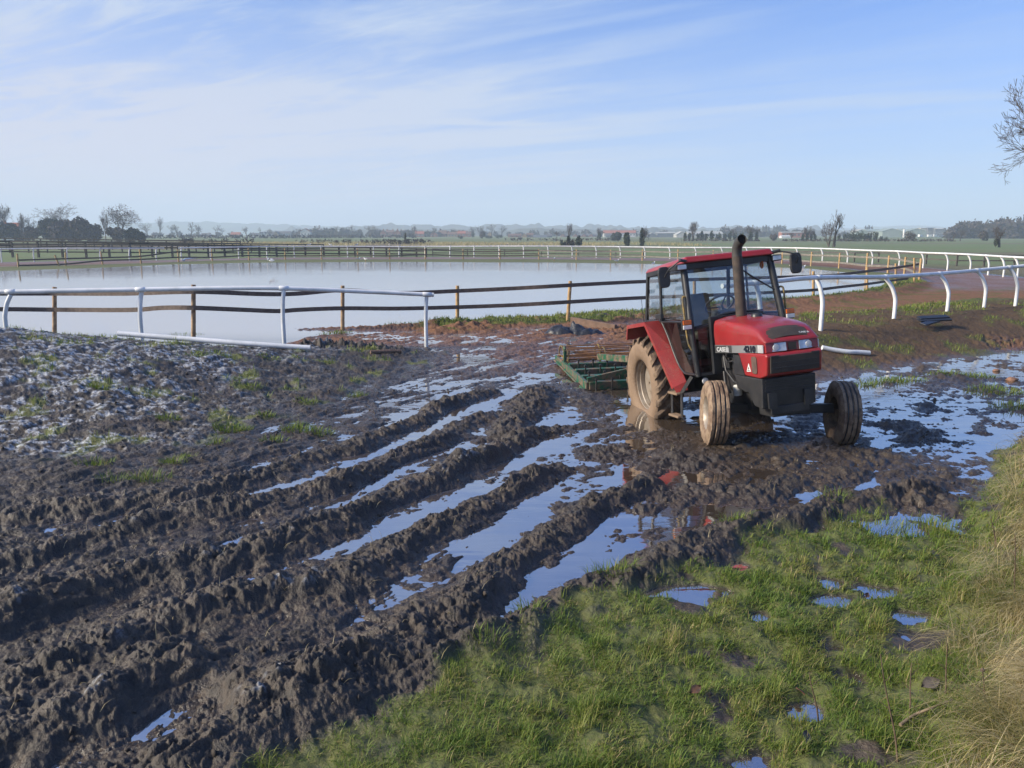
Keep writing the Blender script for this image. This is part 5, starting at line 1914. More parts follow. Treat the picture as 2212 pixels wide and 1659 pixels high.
def tree(u, vb, vt, hw, label, style='round', seed=1, Y=None, ivy=0.0, mats=('bark', 'twig'), group=None, name='bare_tree', thick=1.0, rz=None, cat='tree', lean=0):
    p = G(u, vb) if Y is None else D(u, vb, Y)
    p[2] = -.05
    dist = float(p[1])
    k = dist * math.cos(PITCH) / 1661.0
    h = D(u, vt, dist)[2]
    w = hw * k
    root = thing(name, label, cat, p, (seed * 1.7) % 6.28 if rz is None else rz, group)
    a, b = proto(style, seed, w / h, mats, 6 if u < 300 else 5, thick * (1.0 if u < 300 else 1.15))
    place(root, (('trunk', a), ('crown', b)), w, h)
    if ivy:
        rng = random.Random(seed)
        n = 700
        P = np.random.default_rng(seed).normal(size=(n, 3))
        z = np.random.default_rng(seed + 1).random(n)
        P[:, 2] = z * ivy
        wd = .30 * np.sin(np.pi * np.clip(z * .85 + .12, 0, 1)) ** .7
        P[:, 0] *= wd * .5
        P[:, 1] *= wd * .5
        P = P * np.array([w, w, h]) + np.array([0, 0, .05])
        o = link('ivy', cards('ivy', P, h * .06, M['ivy'], seed), root)
    return root


def bush(u, vb, vt, hw, label, mat='evergreen', seed=1, n=1500, group=None, name='evergreen_bush', size=.12, cat='bush', Y=None):
    p = G(u, vb) if Y is None else D(u, vb, Y)
    p[2] = 0
    dist = float(p[1])
    k = dist * math.cos(PITCH) / 1661.0
    h = D(u, vt, dist)[2]
    w = hw * k
    P = blob_points(n, random.Random(seed), 8)
    P /= np.array([np.percentile(np.abs(P[:, 0]), 99), np.percentile(np.abs(P[:, 1]), 99), np.percentile(P[:, 2], 99.5)])
    P *= np.array([w, w, h])
    root = thing(name, label, cat, p, 0, group)
    link('foliage', cards('foliage', P, size * h, M[mat], seed), root)
    mb = MB()
    mb.tube([(0, 0, -.1), (0, 0, h * .3), (.03 * h, 0, h * .6)], [.04 * h, .03 * h, .015 * h], 6)
    mb.build('stem', M['bark'], root)
    return root


# left group, some 300 m off
tree(-4, 521, 428, 26, 'tall dark bare tree cut off by the left edge', 'round', 3)
bush(10, 521, 481, 30, 'dark evergreen bush at the far left edge', seed=2)
tree(45, 521, 457, 15, 'small bare tree beside the red tiled cottage', 'round', 5)
bush(74, 521, 490, 16, 'low dark thicket left of the big bare tree', 'thicket', 4, size=.10, name='thicket')
tree(72, 521, 462, 15, 'thin bare tree leaning over the low thicket', 'wide', 8)
tree(134, 520.5, 436, 50, 'big broad bare tree above the dark thickets at left', 'round', 11, thick=1.2)
bush(111, 521, 474, 18, 'upright dark evergreen under the big bare tree', seed=6, n=2000)
bush(163, 521, 474, 40, 'wide dark thicket right of the big bare tree', 'thicket', 7, 3200, name='thicket', size=.10)
bush(203, 521, 483, 24, 'sloping right end of the dark thicket', 'thicket', 9, 2000, name='thicket', size=.10)
tree(229, 524, 456, 14, 'slim pale trunked bare tree in front of the thicket', 'tall', 13, mats=('bark_pale', 'twig'))
t = tree(264, 521, 438, 38, 'bare tree still hung with brown seed clusters', 'round', 17, mats=('bark_pale', 'twig'))
w_, h_ = t.children[0].scale[0], t.children[0].scale[2]
rg_ = np.random.default_rng(5)
P = rg_.normal(size=(520, 3)) * .42
P = P[np.linalg.norm(P, axis=1) < 1] * np.array([w_, w_, h_ * .34]) + np.array([0, 0, h_ * .66])
M['seed'] = coat_mat('brown_seed_clusters', (0.11, 0.07, 0.05), (0.07, 0.05, 0.04), 0.9, 1)
link('seed_cluster', cards('seed_cluster', P, h_ * .022, M['seed'], 3), t)
bush(252, 522, 492, 16, 'grey green shrub below the tree with seed clusters', 'hedge', 10, 1200, name='shrub')
bush(290, 524, 494, 18.5, 'rounded dark green bush right of the left tree group', seed=12, n=2600)

# the row of bare trees standing before the blue hills
for u, vt, hw, st, sd, lab in ((319, 479, 17, 'round', 21, 'misty rounded bare tree, leftmost of the row before the hills'), (343.7, 466, 12, 'tall', 22, 'tallest bare tree of the row before the blue hills'), (371, 483, 13, 'vase', 23, 'stout vase shaped bare tree with a paler neighbour touching it'),
                               (385, 485, 10, 'round', 24, 'paler bare tree touching the vase shaped one'), (413, 479, 14, 'vase', 25, 'broad fan shaped bare tree in the middle of the row'), (428, 483, 10, 'round', 26, 'slight bare tree right of the fan shaped one'),
                               (467.7, 485, 10, 'tall', 27, 'bare tree with one lopped side above the white bungalow'), (480, 491, 9, 'round', 28, 'low round bare tree beside the lopped one'), (533, 488.5, 9, 'vase', 29, 'lone small bare tree left of the terrace of houses'),
                               (561, 489.5, 10, 'round', 30, 'round bare tree in front of the white terrace'), (583, 492, 10, 'wide', 31, 'flat topped bare tree in front of the pale gables')):
    tree(u, 511.5, vt, hw, lab, st, sd, Y=620, thick=1.25, group='bare trees before the village')
for u, vt, hw, st, sd, lab in ((726, 486, 9, 'tall', 32, 'bare tree rising from the belt left of the red gable house'), (764, 484, 11, 'tall', 33, 'tall pointed bare tree in the tree belt'), (801.5, 485.5, 13, 'round', 34, 'big rounded bare tree in the tree belt'),
                               (896, 485, 11, 'vase', 35, 'vase shaped bare tree behind the red brick houses'), (935, 489, 9, 'vase', 36, 'smaller bare tree behind the low brick roofs'), (1022, 487, 9, 'round', 37, 'leftmost ivy limbed tree of the group by the pale gable'),
                               (1037, 484, 11, 'round', 38, 'second rounded bare tree of the group by the pale gable'), (1062, 482, 13, 'round', 39, 'tallest rounded bare tree behind the pale gable'), (1084, 486, 10, 'round', 40, 'rightmost bare tree of the group by the pale gable')):
    tree(u, 512, vt, hw, lab, st, sd, Y=640, thick=1.25, ivy=.5 if u == 1022 else 0, group='bare trees among the houses')
# nearer, along the field edges
tree(876, 528, 503, 4, 'dark ivy covered stump in the gappy hedge', 'tall', 41, ivy=1.0, name='ivy_stump', thick=2.0)
bush(880, 528, 516, 6, 'tangle of twigs at the foot of the ivy stump', 'hedge', 42, 500, name='shrub')
tree(1202, 521.6, 497, 10.5, 'round russet bare tree left of the tall ivy tree', 'round', 43, mats=('bark', 'twig'))
tree(1228, 533, 480, 9, 'tall thin ivy limbed tree with bushes at its foot', 'tall', 44, ivy=.42, thick=1.3)
bush(1217, 533, 520, 7, 'dark bush at the left foot of the tall ivy tree', 'ivy', 45, 700, name='shrub')
bush(1232, 533, 519, 10, 'twiggy scrub around the foot of the tall ivy tree', 'hedge', 46, 800, name='shrub')
bush(1250, 532, 510, 6.5, 'upright dark bush right of the tall ivy tree', 'ivy', 47, 900, name='shrub')
tree(1294, 518.5, 490, 11, 'spreading ivy clad tree left of the long red roof', 'vase', 48, ivy=.6, thick=1.5)
bush(1331.6, 520, 502, 10.5, 'round dark green bush below the long red roof', seed=49)
bush(1352.6, 531.5, 503.6, 6, 'narrow ivy column tree beside the round bush', 'ivy', 50, 1500, name='ivy_column')
tree(1386.5, 531, 486, 15, 'thick ivy covered tree with bare twigs round its head', 'round', 51, ivy=.85, thick=1.4)
tree(1497, 520, 477, 11, 'tall bare three stemmed tree before the white shed', 'multi', 52, ivy=0, thick=1.4)
for i, (u, vt, hw, vb) in enumerate(((1480, 501, 4, 520), (1489, 503, 3, 520), (1508, 504, 3, 520), (1517, 500, 4, 520), (1526, 505, 3, 520), (1537, 499, 4, 520), (1552, 503, 6, 520), (1565, 505, 4, 520), (1576, 500, 4, 520), (1588, 503, 4, 520), (1601, 501, 3.5, 520))):
    bush(u, vb, vt, hw, ORD[i] + ' ivy post from the left in the row before the white shed', 'ivy', 60 + i, 350, 'ivy clad trunks before the white shed', 'ivy_clad_tree', .10, 'tree')
tree(1584, 520, 490, 12, 'bare tree at the right end of the white shed', 'round', 72, Y=340, thick=1.4)
tree(1621, 521, 484, 12, 'arching ivy tree right of the exhaust pipe', 'vase', 73, ivy=.55, thick=1.4)
tree(1634, 521, 487, 8, 'slim ivy tree beside the arching one', 'tall', 74, ivy=.6, thick=1.4)
bush(1670.6, 520, 505, 6.5, 'rounded brown bush left of the red brick block', 'hedge', 75, 700, name='shrub')
for u, vt, hw, st, sd, lab in ((1709, 500, 5, 'vase', 76, 'small bare tree in front of the red brick block'), (1734, 492, 8, 'vase', 77, 'ivy limbed tree left of the two together'), (1743, 485, 9, 'round', 78, 'tallest bare tree before the red brick block'), (1752, 493, 6, 'tall', 79, 'slender ivy tree just right of the tallest one'), (1760, 492, 7, 'vase', 80, 'leaning ivy tree at the right end of the red block')):
    tree(u, 520.5, vt, hw, lab, st, sd, ivy=.5 if u != 1709 else 0, thick=1.5)
tree(1801, 533.5, 451, 20, 'large bare tree with a nest behind the far rail', 'vase', 85, mats=('bark', 'twig'), thick=.9)
tree(1790, 533.5, 473, 17, 'lower bare stems beside the nest tree', 'multi', 82, thick=1.1)
p = D(1805, 479, float(G(1801, 533.5)[1]) - .5)
mb = MB()
mb.lathe([(0, -.16), (.14, -.12), (.22, .0), (.18, .08), (0, .04)], 12, 'z', closed=False)
o = mb.build('bird_nest', M['thicket'], smooth=60, loc=p)
tag(o, 'dark twig nest in the fork of the large bare tree', 'nest')
tree(1841.7, 520.5, 484.5, 14, 'wide bare tree right of the nest tree', 'round', 83, ivy=.35, thick=1.4)
for i, (u, vt, hw) in enumerate(((1811, 505, 3), (1823, 505, 3), (1830, 504, 4), (1835, 505, 3), (1845, 502, 6), (1857, 499, 8), (1867, 505, 3), (1873, 504, 3), (1880, 504, 3), (1890, 501, 6), (1903, 510, 4), (1914, 511, 4))):
    bush(u, 521, vt, hw, ORD[i] + ' ivy stump from the left in the row before the green sheds', 'ivy', 90 + i, 350, 'ivy clad trunks before the green sheds', 'ivy_clad_tree', .10, 'tree')
bush(1961, 521.5, 500, 12, 'spiky round bush before the white chimney', 'hedge', 110, 600, name='shrub', size=.08)
tree(1961, 521.5, 498, 12, 'bare sapling standing in the spiky bush', 'wide', 111, thick=1.5)
tree(2058, 521, 498, 8, 'brownish bare tree at the left end of the wood', 'round', 112, thick=1.5)
tree(2074, 521, 494, 12, 'round dense bare tree in front of the wood', 'round', 113, thick=1.6)
bush(2121, 520.5, 500, 11, 'brown scrub bush in front of the wood', 'hedge', 114, 900, name='shrub')
tree(2158, 534.5, 484, 18, 'windblown brown tree with an ivy stump, at the right', 'wide', 115, thick=1.2)
bush(2150, 534.5, 516, 4, 'ivy stump beside the windblown brown tree', 'ivy', 116, 500, name='ivy_stump')
tree(2216, 533, 470, 6, 'dark ivy trunk cut off by the right edge', 'tall', 117, ivy=.8, thick=2)
bush(995, 516, 508.5, 6, 'low bush left of the pale gabled barn', 'evergreen', 118, 400, name='shrub')
bush(1042, 515, 500, 6, 'ragged dark bush under the rounded trees', 'thicket', 119, 500, name='shrub')
bush(1056, 515.5, 508, 8, 'low round bush left of the pale gable', 'evergreen', 120, 500, name='shrub')
bush(1078, 515.5, 507, 8, 'low wide bush right of the pale gable', 'evergreen', 121, 500, name='shrub')
bush(1124, 517, 512, 5, 'small brown bush left of the buff gabled barn', 'hedge', 122, 300, name='shrub')
bush(1318, 519, 513, 7, 'dark low bush left of the round dark green one', 'thicket', 123, 400, name='shrub')
for k, (z0, xs_) in enumerate(((0, (15, 45, 75, 110)), (1, (205, 238, 265, 288, 300, 312, 345, 375, 403)), (2, (1797, 1830, 1862, 1903)))):
    for i, zx in enumerate(xs_):
        u = 1645.8 + zx * .124
        vt = 438.9 + (398 if k < 2 else 402) * .124
        lab = ORD[i] + ' small poplar from the left ' + ('in the row beyond the brown bush', 'in the long row beyond the red brick block', 'in the row over the green shed roof')[k]
        bush(u, 508.5, vt - (i % 3) * .6, 1.4, lab, 'thicket', 130 + i, 120, 'poplars on the skyline', 'poplar_tree', .10, 'tree', Y=900)

# the overhanging tree whose twigs enter at the right
def overhang():
    base = np.array([9.3, 7.6, 0.42])
    root = thing('bare_tree', 'bare twigs of a near tree reaching in from the right', 'tree', base)
    rng = random.Random(4)
    segs = []

    def limb(p, d, L, r, lv, maxlv):
        n = 6 if lv == 0 else 4
        q = Vector(p)
        d = Vector(d).normalized()
        for i in range(n):
            d = (d + Vector((rng.gauss(0, .16), rng.gauss(0, .16), rng.gauss(0, .16) + .035))).normalized()
            e = q + d * (L / n)
            r2 = max(r * .80, .0015)
            segs.append((np.array(q), np.array(e), r, r2, lv))
            q, r = e, r2
            if lv < maxlv and rng.random() < (.97 if lv else .85):
                o = Matrix.Rotation(rng.uniform(0, 6.28), 3, d) @ d.orthogonal().normalized()
                limb(q, d + o * rng.uniform(.45, 1.0), L * rng.uniform(.36, .60), r * .62, lv + 1, maxlv)
        if lv < maxlv:
            for _ in range(2):
                o = Matrix.Rotation(rng.uniform(0, 6.28), 3, d) @ d.orthogonal().normalized()
                limb(q, d + o * .4, L * .5, r * .8, lv + 1, maxlv)
    trunk = [(np.array(a), np.array(b), r0, r1, 0) for a, b, r0, r1 in (((0, 0, -.4), (.05, .1, 1.6), .20, .17), ((.05, .1, 1.6), (-.1, .2, 3.2), .17, .14), ((-.1, .2, 3.2), (.2, .3, 5.5), .14, .08), ((.2, .3, 5.5), (.1, .3, 7.5), .08, .03))]
    J0 = D(2490, 332, 8.5) - base
    q0 = np.array([.0, .2, J0[2] - 1.1])
    for k in range(6):
        a_, b_ = k / 6, (k + 1) / 6
        f_ = lambda t: q0 * (1 - t) + J0 * t + np.array([0, .10 * math.sin(5 * t), .35 * t * (1 - t)])
        segs.append((f_(a_), f_(b_), .05 - .03 * a_, .05 - .03 * b_, 0))
    for u_, v_, y_, L, r in ((2290, 282, 8.2, .42, .009), (2300, 298, 8.5, .55, .010), (2300, 312, 8.0, .62, .011), (2305, 326, 8.4, .64, .011), (2300, 340, 8.7, .55, .010), (2300, 354, 8.1, .48, .009), (2300, 374, 8.4, .36, .008)):
        S = D(u_ + 55, v_, y_) - base
        J = D(2470 + rng.uniform(-20, 40), 330 + (v_ - 330) * .35, 8.5) - base
        m1 = J * .6 + S * .4 + [0, rng.uniform(-.06, .06), .05]
        segs.append((J, m1, r * 1.7, r * 1.35, 0))
        segs.append((m1, S, r * 1.35, r, 0))
        limb(Vector(S), (-1, rng.uniform(-.25, .25), rng.uniform(-.2, .05)), L, r, 0, 3)
    for sp_ in (5.0, 5.6, 6.2, 6.8):
        a = rng.uniform(-.8, 1.2)
        limb((1.4, .4, sp_ - .6), (1.2, math.sin(a), .3), .9, .03, 0, 2)
        segs.append((np.array([.1, .25, sp_ - 1.2]), np.array([1.4, .4, sp_ - .6]), .05, .03, 0))
    segs_ = [s for s in segs]
    link('trunk', segs_mesh('trunk', trunk, M['bark'], 10), root)
    link('crown', segs_mesh('crown', segs_, M['bark'], 4), root)


overhang()


# ------------------------------------------------------------------ hedges, woods, hills
def hedge(label, pts, h, depth, n_per_m, mat='hedge', seed=0, size=.5, gaps=0.0, name='hedge'):
    P = [G(u, v) for u, v in pts]
    rng = np.random.default_rng(seed)
    out = []
    for a, b in zip(P[:-1], P[1:]):
        L = np.linalg.norm(b - a)
        n = int(L * n_per_m)
        t = rng.random(n)
        q = a + (b - a) * t[:, None]
        hh = h * (1 + .18 * fbm(q[:, 0] * .15, q[:, 1] * .15, 3, seed))
        q[:, 2] = rng.random(n) ** .8 * hh
        q[:, 1] += rng.normal(0, depth / 2.5, n)
        if gaps:
            keep = (fbm(q[:, 0] * .5, q[:, 1] * .02, 3, seed + 5) > gaps - .5) | (rng.random(n) < .12)
            q = q[keep]
        out.append(q)
    Q = np.concatenate(out)
    o = link(name, cards(name, Q, size, M[mat], seed, 2.2))
    return tag(o, label, 'hedge')


hedge('long clipped dark hedge in front of the village', [(290, 515.5), (560, 515.2), (765, 514.2), (900, 514)], 1.9, 2.5, 7, 'thicket', 1, .8)
hedge('gappy hedge of thin shrubs in the left middle distance', [(420, 527), (548, 527)], 1.3, 1.0, 22, 'hedge', 2, .28, .45)
hedge('broken row of clipped shrubs left of the ivy stump', [(640, 527.5), (815, 527.5)], 1.15, 1.0, 28, 'hedge', 3, .28, .42)
hedge('thin low hedge right and left of the ivy stump', [(815, 527.3), (940, 527.2)], 1.2, 1.0, 38, 'hedge', 4, .28, .2)
hedge('square dark clipped hedge block behind the black paddock fence', [(392, 526), (417, 526)], 1.35, 2.0, 90, 'thicket', 5, .35)
hedge('low rough hedge line at the foot of the white shed', [(1470, 521), (1640, 521.3)], .9, 1.5, 9, 'hedge', 6, .4)
hedge('low rough hedge line below the green sheds', [(1690, 521.5), (1940, 521.8), (2060, 521.5)], .8, 1.5, 9, 'hedge', 7, .4)
hedge('faint bramble bank below the row of white gables', [(1090, 520), (1200, 520), (1330, 520)], .9, 2.0, 8, 'hedge', 8, .4, .3)


def wood(name, label, rows, seed, mat='thicket', kind='stuff', n=40, fill=9000, size=1.0):
    """a belt of trees that reads as one mass: many bare crowns run together"""
    rng = random.Random(seed)
    V, F, off = [], [], 0
    base = [proto('round', 200 + i, .6, ('bark', 'twig'), 5, 2.2)[1] for i in range(3)]
    arrs = []
    for me in base:
        v = np.zeros(len(me.vertices) * 3, np.float32)
        me.vertices.foreach_get('co', v)
        f = np.zeros(len(me.loops), np.int32)
        me.loops.foreach_get('vertex_index', f)
        arrs.append((v.reshape(-1, 3), f.reshape(-1, 4)))
    pts = []
    for i in range(n):
        u, vt, Y = rows(rng)
        h = D(u, vt, Y)[2] * rng.uniform(.86, 1.04)
        p = D(u, 512, Y)
        w = h * rng.uniform(.35, .5)
        v, f = arrs[i % 3]
        a = rng.uniform(0, 6.28)
        R_ = np.array([[math.cos(a), -math.sin(a), 0], [math.sin(a), math.cos(a), 0], [0, 0, 1]])
        V.append((v * [w, w, h]) @ R_.T + [p[0], p[1], -.2])
        F.append(f + off)
        off += len(v)
        m = fill // n
        q = np.random.default_rng(rng.randrange(1 << 30)).normal(size=(m, 3)) * [w * .5, w * .5, h * .23] + [p[0], p[1], h * .42]
        q[:, 2] = np.abs(q[:, 2])
        pts.append(q)
    V, F = np.concatenate(V), np.concatenate(F)
    q = np.concatenate(pts)
    cd = cards('tmp', q, size, M[mat], seed, 2.0)
    v2 = np.zeros(len(cd.vertices) * 3, np.float32)
    cd.vertices.foreach_get('co', v2)
    bpy.data.meshes.remove(cd)
    F = np.concatenate([F, np.arange(len(q) * 4).reshape(-1, 4) + len(V)])
    V = np.concatenate([V, v2.reshape(-1, 3)])
    o = link(name, fast_mesh(name, V, F, None, M[mat]))
    return tag(o, label, None, kind=kind)


def rows_r(rng):
    u = rng.uniform(2048, 2330)
    vt = np.interp(u, [2048, 2062, 2085, 2110, 2150, 2190, 2330], [497, 487, 482, 479, 478, 474, 472])
    return u, vt, rng.uniform(455, 520)


wood('woodland', 'bluish brown winter wood at the right', rows_r, 1, 'thicket', n=60, fill=26000, size=1.5)


def rows_m(rng):
    u = rng.uniform(625, 1000)
    vt = np.interp(u, [625, 660, 690, 760, 830, 1000], [498, 496, 492, 495, 498, 499])
    return u, vt + rng.uniform(-2, 4), rng.uniform(690, 740)


wood('tree_belt', 'hazy belt of bare trees among the village houses', rows_m, 2, 'thicket', n=60, fill=9000, size=1.6)


def rows_k(rng):
    u = rng.uniform(1560, 1760)
    return u, np.interp(u, [1560, 1590, 1640, 1760], [492, 490, 497, 499]) + rng.uniform(-2, 4), rng.uniform(650, 760)


wood('tree_belt', 'hazy belt of bare trees behind the exhaust pipe', rows_k, 3, 'thicket', n=34, fill=6000, size=1.6)


def rows_h(rng):
    u = rng.uniform(300, 2080)
    vt = np.interp(u, [300, 560, 640, 1000, 1200, 1440, 1700, 2080], [505, 503.5, 501, 500, 499, 500, 500.5, 503])
    return u, vt + rng.uniform(-2.5, 3), rng.uniform(800, 880)


wood('tree_belt', 'thin dark belt of trees along the whole horizon', rows_h, 4, 'thicket', n=150, fill=15000, size=1.8)


def hill(name, label, prof, Y, mat, rough=0.0, seed=0, depth=500):
    us = np.linspace(prof[0][0], prof[-1][0], 420)
    vt = np.interp(us, [p[0] for p in prof], [p[1] for p in prof])
    mb_v = []
    for k, (f, dy) in enumerate(((0.0, -depth * .55), (.55, -depth * .22), (.9, -depth * .06), (1.0, 0), (.85, depth * .2), (0, depth * .6))):
        for i, u in enumerate(us):
            p = D(u, vt[i], Y)
            z = max(p[2], -1) * f
            q = float(fbm(np.array([p[0] * .012]), np.array([k * 1.3]), 4, seed)[0])
            if rough and 0 < k < 5:
                z += rough * (abs(q) * 1.6 + .5 * float(gnoise(np.array([p[0] * .07]), np.array([k * 2.1]), seed + 3)[0]))
            mb_v.append((p[0] * (Y + dy) / Y, Y + dy, z - (2 if f == 0 else 0)))
    n = len(us)
    i = np.arange(5)[:, None] * n
    j = np.arange(n - 1)[None, :]
    Q = np.stack(np.broadcast_arrays(i + j, i + j + 1, i + n + j + 1, i + n + j), -1).reshape(-1, 4)
    o = link(name, fast_mesh(name, np.array(mb_v), Q, None, mat, True))
    return tag(o, label, None, kind='structure')


M['hill_wood'] = coat_mat('wooded_hillside', (0.05, 0.05, 0.036), (0.075, 0.075, 0.046), 0.95, .01, tex='Object')
M['hill_field'] = coat_mat('far_fields', (0.10, 0.12, 0.06), (0.06, 0.065, 0.045), 0.95, .006, tex='Object')
hill('hills', 'far blue hills on the left skyline', [(-300, 486), (150, 486), (300, 482.5), (350, 480), (390, 479.5), (420, 480.5), (440, 480), (470, 481.5), (520, 483), (560, 484), (620, 486), (690, 489), (760, 492), (830, 496), (900, 500), (1000, 504)], 2700, M['hill_field'], 3, 1, 600)
hill('hills', 'wooded hills beyond the village', [(560, 503), (700, 494), (800, 491), (850, 489.5), (880, 488), (960, 490.5), (1060, 491), (1120, 491), (1190, 489.5), (1230, 491), (1290, 491.5), (1330, 491.5), (1380, 495), (1440, 495), (1500, 496), (1560, 493), (1640, 495.5), (1760, 497), (1850, 501)], 1900, M['hill_wood'], 7, 5, 500)
hill('hills', 'low wooded ridge close behind the houses', [(600, 508), (800, 499), (1000, 500), (1060, 501), (1110, 499), (1200, 497), (1280, 498), (1360, 499), (1420, 500), (1480, 500), (1540, 500), (1600, 499), (1700, 501), (1800, 503)], 1250, M['hill_wood'], 4, 9, 260)
hill('hills', 'faint long rise on the right skyline', [(1300, 505), (1560, 497), (1700, 494.5), (1800, 495), (1880, 490.5), (1960, 487.5), (2000, 488), (2050, 491), (2200, 494), (2500, 500)], 3000, M['hill_field'], 2, 13, 600)


# ------------------------------------------------------------------ houses and sheds of the village
def house(label, u0, u1, vr, ve, Y, side, wall, roof, chim=0, win=2, name='house', depth=None, door=False, trim=None):
    """gabled building seen at u0..u1, ridge at vr, eaves at ve; side: its long side faces us, else its gable"""
    a, b = D(u0, 512, Y), D(u1, 512, Y)
    w = b[0] - a[0]
    zr, ze = D((u0 + u1) / 2, vr, Y)[2], D((u0 + u1) / 2, ve, Y)[2]
    dp = depth or (6.5 if side else 9)
    cx = (a[0] + b[0]) / 2
    root = thing(name, label, 'shed' if name == 'shed' else 'barn' if name == 'barn' else 'house', (cx, Y, 0), -math.atan2(cx, Y) * .3)
    mb = MB()
    if side:
        zr2 = max(zr, ze + .3)
        pent = [(-dp / 2, -.3), (dp / 2, -.3), (dp / 2, ze), (0, zr2 - .08), (-dp / 2, ze)]
        mb.prism(pent, -w / 2, w / 2, axis='x')
    else:
        zr2 = max(zr, ze + .3)
        mb.prism([(-w / 2, -.3), (w / 2, -.3), (w / 2, ze), (0, zr2 - .08), (-w / 2, ze)], -dp / 2, dp / 2, axis='y')
    mb.build('wall', M[wall], root)
    mb = MB()
    ov, t = .35, .22
    hw_ = (dp if side else w) / 2
    L = (w if side else dp) / 2 + ov * .6
    sl = (zr2 - ze) / hw_
    for s in (-1, 1):
        e = hw_ + ov
        P = [(0, zr2), (s * e, ze - ov * sl), (s * e, ze - ov * sl + t), (0, zr2 + t)]
        mb.prism(P, -L, L, axis='x' if side else 'y')
    rf = mb.build('roof', M[roof], root)
    for k in range(chim):
        mb = MB()
        px_ = (-w * .38 + k * w * .76 / max(chim - 1, 1)) if side else 0
        py_ = 0 if side else dp * .2
        mb.box((px_, py_, zr2 + .45), (.8, .7, 1.5))
        mb.build('chimney', M['brick'], rf)
    fy = -dp / 2
    for k in range(win):
        x = -w / 2 + w * (k + .5) / win
        mb = MB()
        mb.box((x, fy - .02, ze * .55), (min(1.3, w / win * .5), .10, min(1.3, ze * .45)))
        wn = mb.build('window', M['white_trim'] if trim is None else M[trim], root)
        mb = MB()
        mb.box((x, fy - .08, ze * .55), (min(1.0, w / win * .38), .06, min(1.0, ze * .33)))
        mb.build('pane', M['pane'], wn)
    return root


house('red tiled cottage half hidden by bushes at the far left', 12, 45, 482, 494, 320, True, 'render_w', 'tile_r', 1, 3)
Yv = 700
for args in (('white bungalow under the lopped tree', 437, 455, 504, 508, Yv, True, 'render_w', 'tile_g', 0, 3), ('pinkish gabled house left of the lone small tree', 501, 520, 502, 506.5, Yv, True, 'brick', 'tile_r', 0, 3),
             ('long white house behind the round bare tree', 547, 561, 503.5, 507, Yv, True, 'render_w', 'tile_g', 0, 4), ('white gable house, first of the pale terrace', 562, 569, 501.5, 506, Yv, False, 'render_w', 'tile_g', 0, 1),
             ('white gable house, middle of the pale terrace', 570, 576, 501.2, 505.5, Yv, False, 'render_w', 'tile_g', 0, 1), ('white gable house, last of the pale terrace', 577, 583, 501.2, 505.5, Yv, False, 'render_w', 'tile_g', 0, 1),
             ('grey roofed house between the pale gables and the buff one', 584.5, 594, 500.8, 505, Yv + 12, True, 'render_w', 'tile_g', 0, 2), ('buff brick gable end with a grey roof beside it', 594.7, 602, 500, 504.5, Yv - 6, False, 'stone_w', 'tile_g', 0, 0),
             ('grey roofed white house joined to the buff gable', 602.5, 613, 500.3, 504.8, Yv, True, 'render_w', 'tile_g', 0, 3), ('white flat fronted house with a long grey roof', 614, 629, 499.7, 503.5, Yv, True, 'render_w', 'tile_g', 0, 3),
             ('large pale house with a red hipped gable in the trees', 651, 672, 494, 500.5, Yv - 30, False, 'render_w', 'tile_r', 0, 3),
             ('red brick house at the left of the brick row', 823, 834, 497.5, 503, Yv - 10, False, 'brick', 'tile_b', 1, 2), ('long brick terrace with brown roof behind the red gable', 835, 851, 497.5, 502, Yv + 20, True, 'brick', 'tile_b', 2, 3),
             ('tall red brick gable house in the brick row', 853, 865, 497, 503, Yv - 20, False, 'brick', 'tile_r', 1, 2), ('red brick house with brown roof right of the tall gable', 866, 874, 498, 503.5, Yv, True, 'brick', 'tile_b', 1, 2),
             ('red roofed cottage right of the vase shaped tree', 897, 916, 500, 505, Yv - 10, True, 'brick', 'tile_r', 1, 3), ('low brick cottage among the bushes', 931, 945, 500.5, 506, Yv, False, 'brick', 'tile_b', 0, 2),
             ('brown barn roof behind the low cottage', 948, 965, 498.3, 505, Yv + 20, True, 'brick', 'tile_b', 0, 0), ('brick house with a pale gable corner', 967, 988, 501.5, 506.5, Yv - 10, True, 'stone_w', 'tile_b', 2, 3),
             ('bright red brick house with white ground floor windows', 989, 1006, 499.5, 504.5, Yv - 25, True, 'brick', 'tile_r', 1, 2), ('dull brick house right of the bright red one', 1008, 1018, 501, 505.5, Yv, True, 'brick', 'tile_b', 1, 1),
             ('pale buff gable end under the rounded trees', 1053.5, 1062, 500.5, 505.5, Yv - 40, False, 'stone_w', 'tile_b', 0, 0), ('low brown house at the left of the farm', 1098, 1126, 505.5, 509, Yv - 80, True, 'brick', 'tile_b', 0, 3)):
    house(*args)
house('buff gabled brown barn at the left of the farm', 1128, 1137, 504, 508.5, 600, False, 'stone_w', 'tile_b', 0, 0, name='barn')
house('long brown barn joined to the buff gable', 1137.5, 1152, 503.8, 507.5, 606, True, 'brick', 'tile_b', 0, 2, name='barn')
house('low farm shed with a bright white front', 1152, 1181, 508.3, 512.6, 585, True, 'render_w', 'sheet_d', 0, 0, name='shed')
house('blue grey open shed right of the white fronted one', 1182, 1192, 506, 509.5, 600, True, 'sheet_d', 'tile_g', 0, 0, name='shed')
for i, (u0, u1) in enumerate(((1211, 1219), (1238, 1246), (1256, 1264.5), (1272, 1279.5))):
    house(ORD[i] + ' white bargeboard gable from the left in the grey roofed row', u0, u1, 504.8, 509, 690, False, 'brick', 'tile_g', 0, 1)
for i, (u0, u1) in enumerate(((1219.5, 1231), (1246.5, 1255.5), (1265, 1272), (1280, 1292))):
    house(ORD[i] + ' grey roofed brick house from the left in the gabled row', u0, u1, 505, 508.5, 696, True, 'brick', 'tile_g', 0, 2)
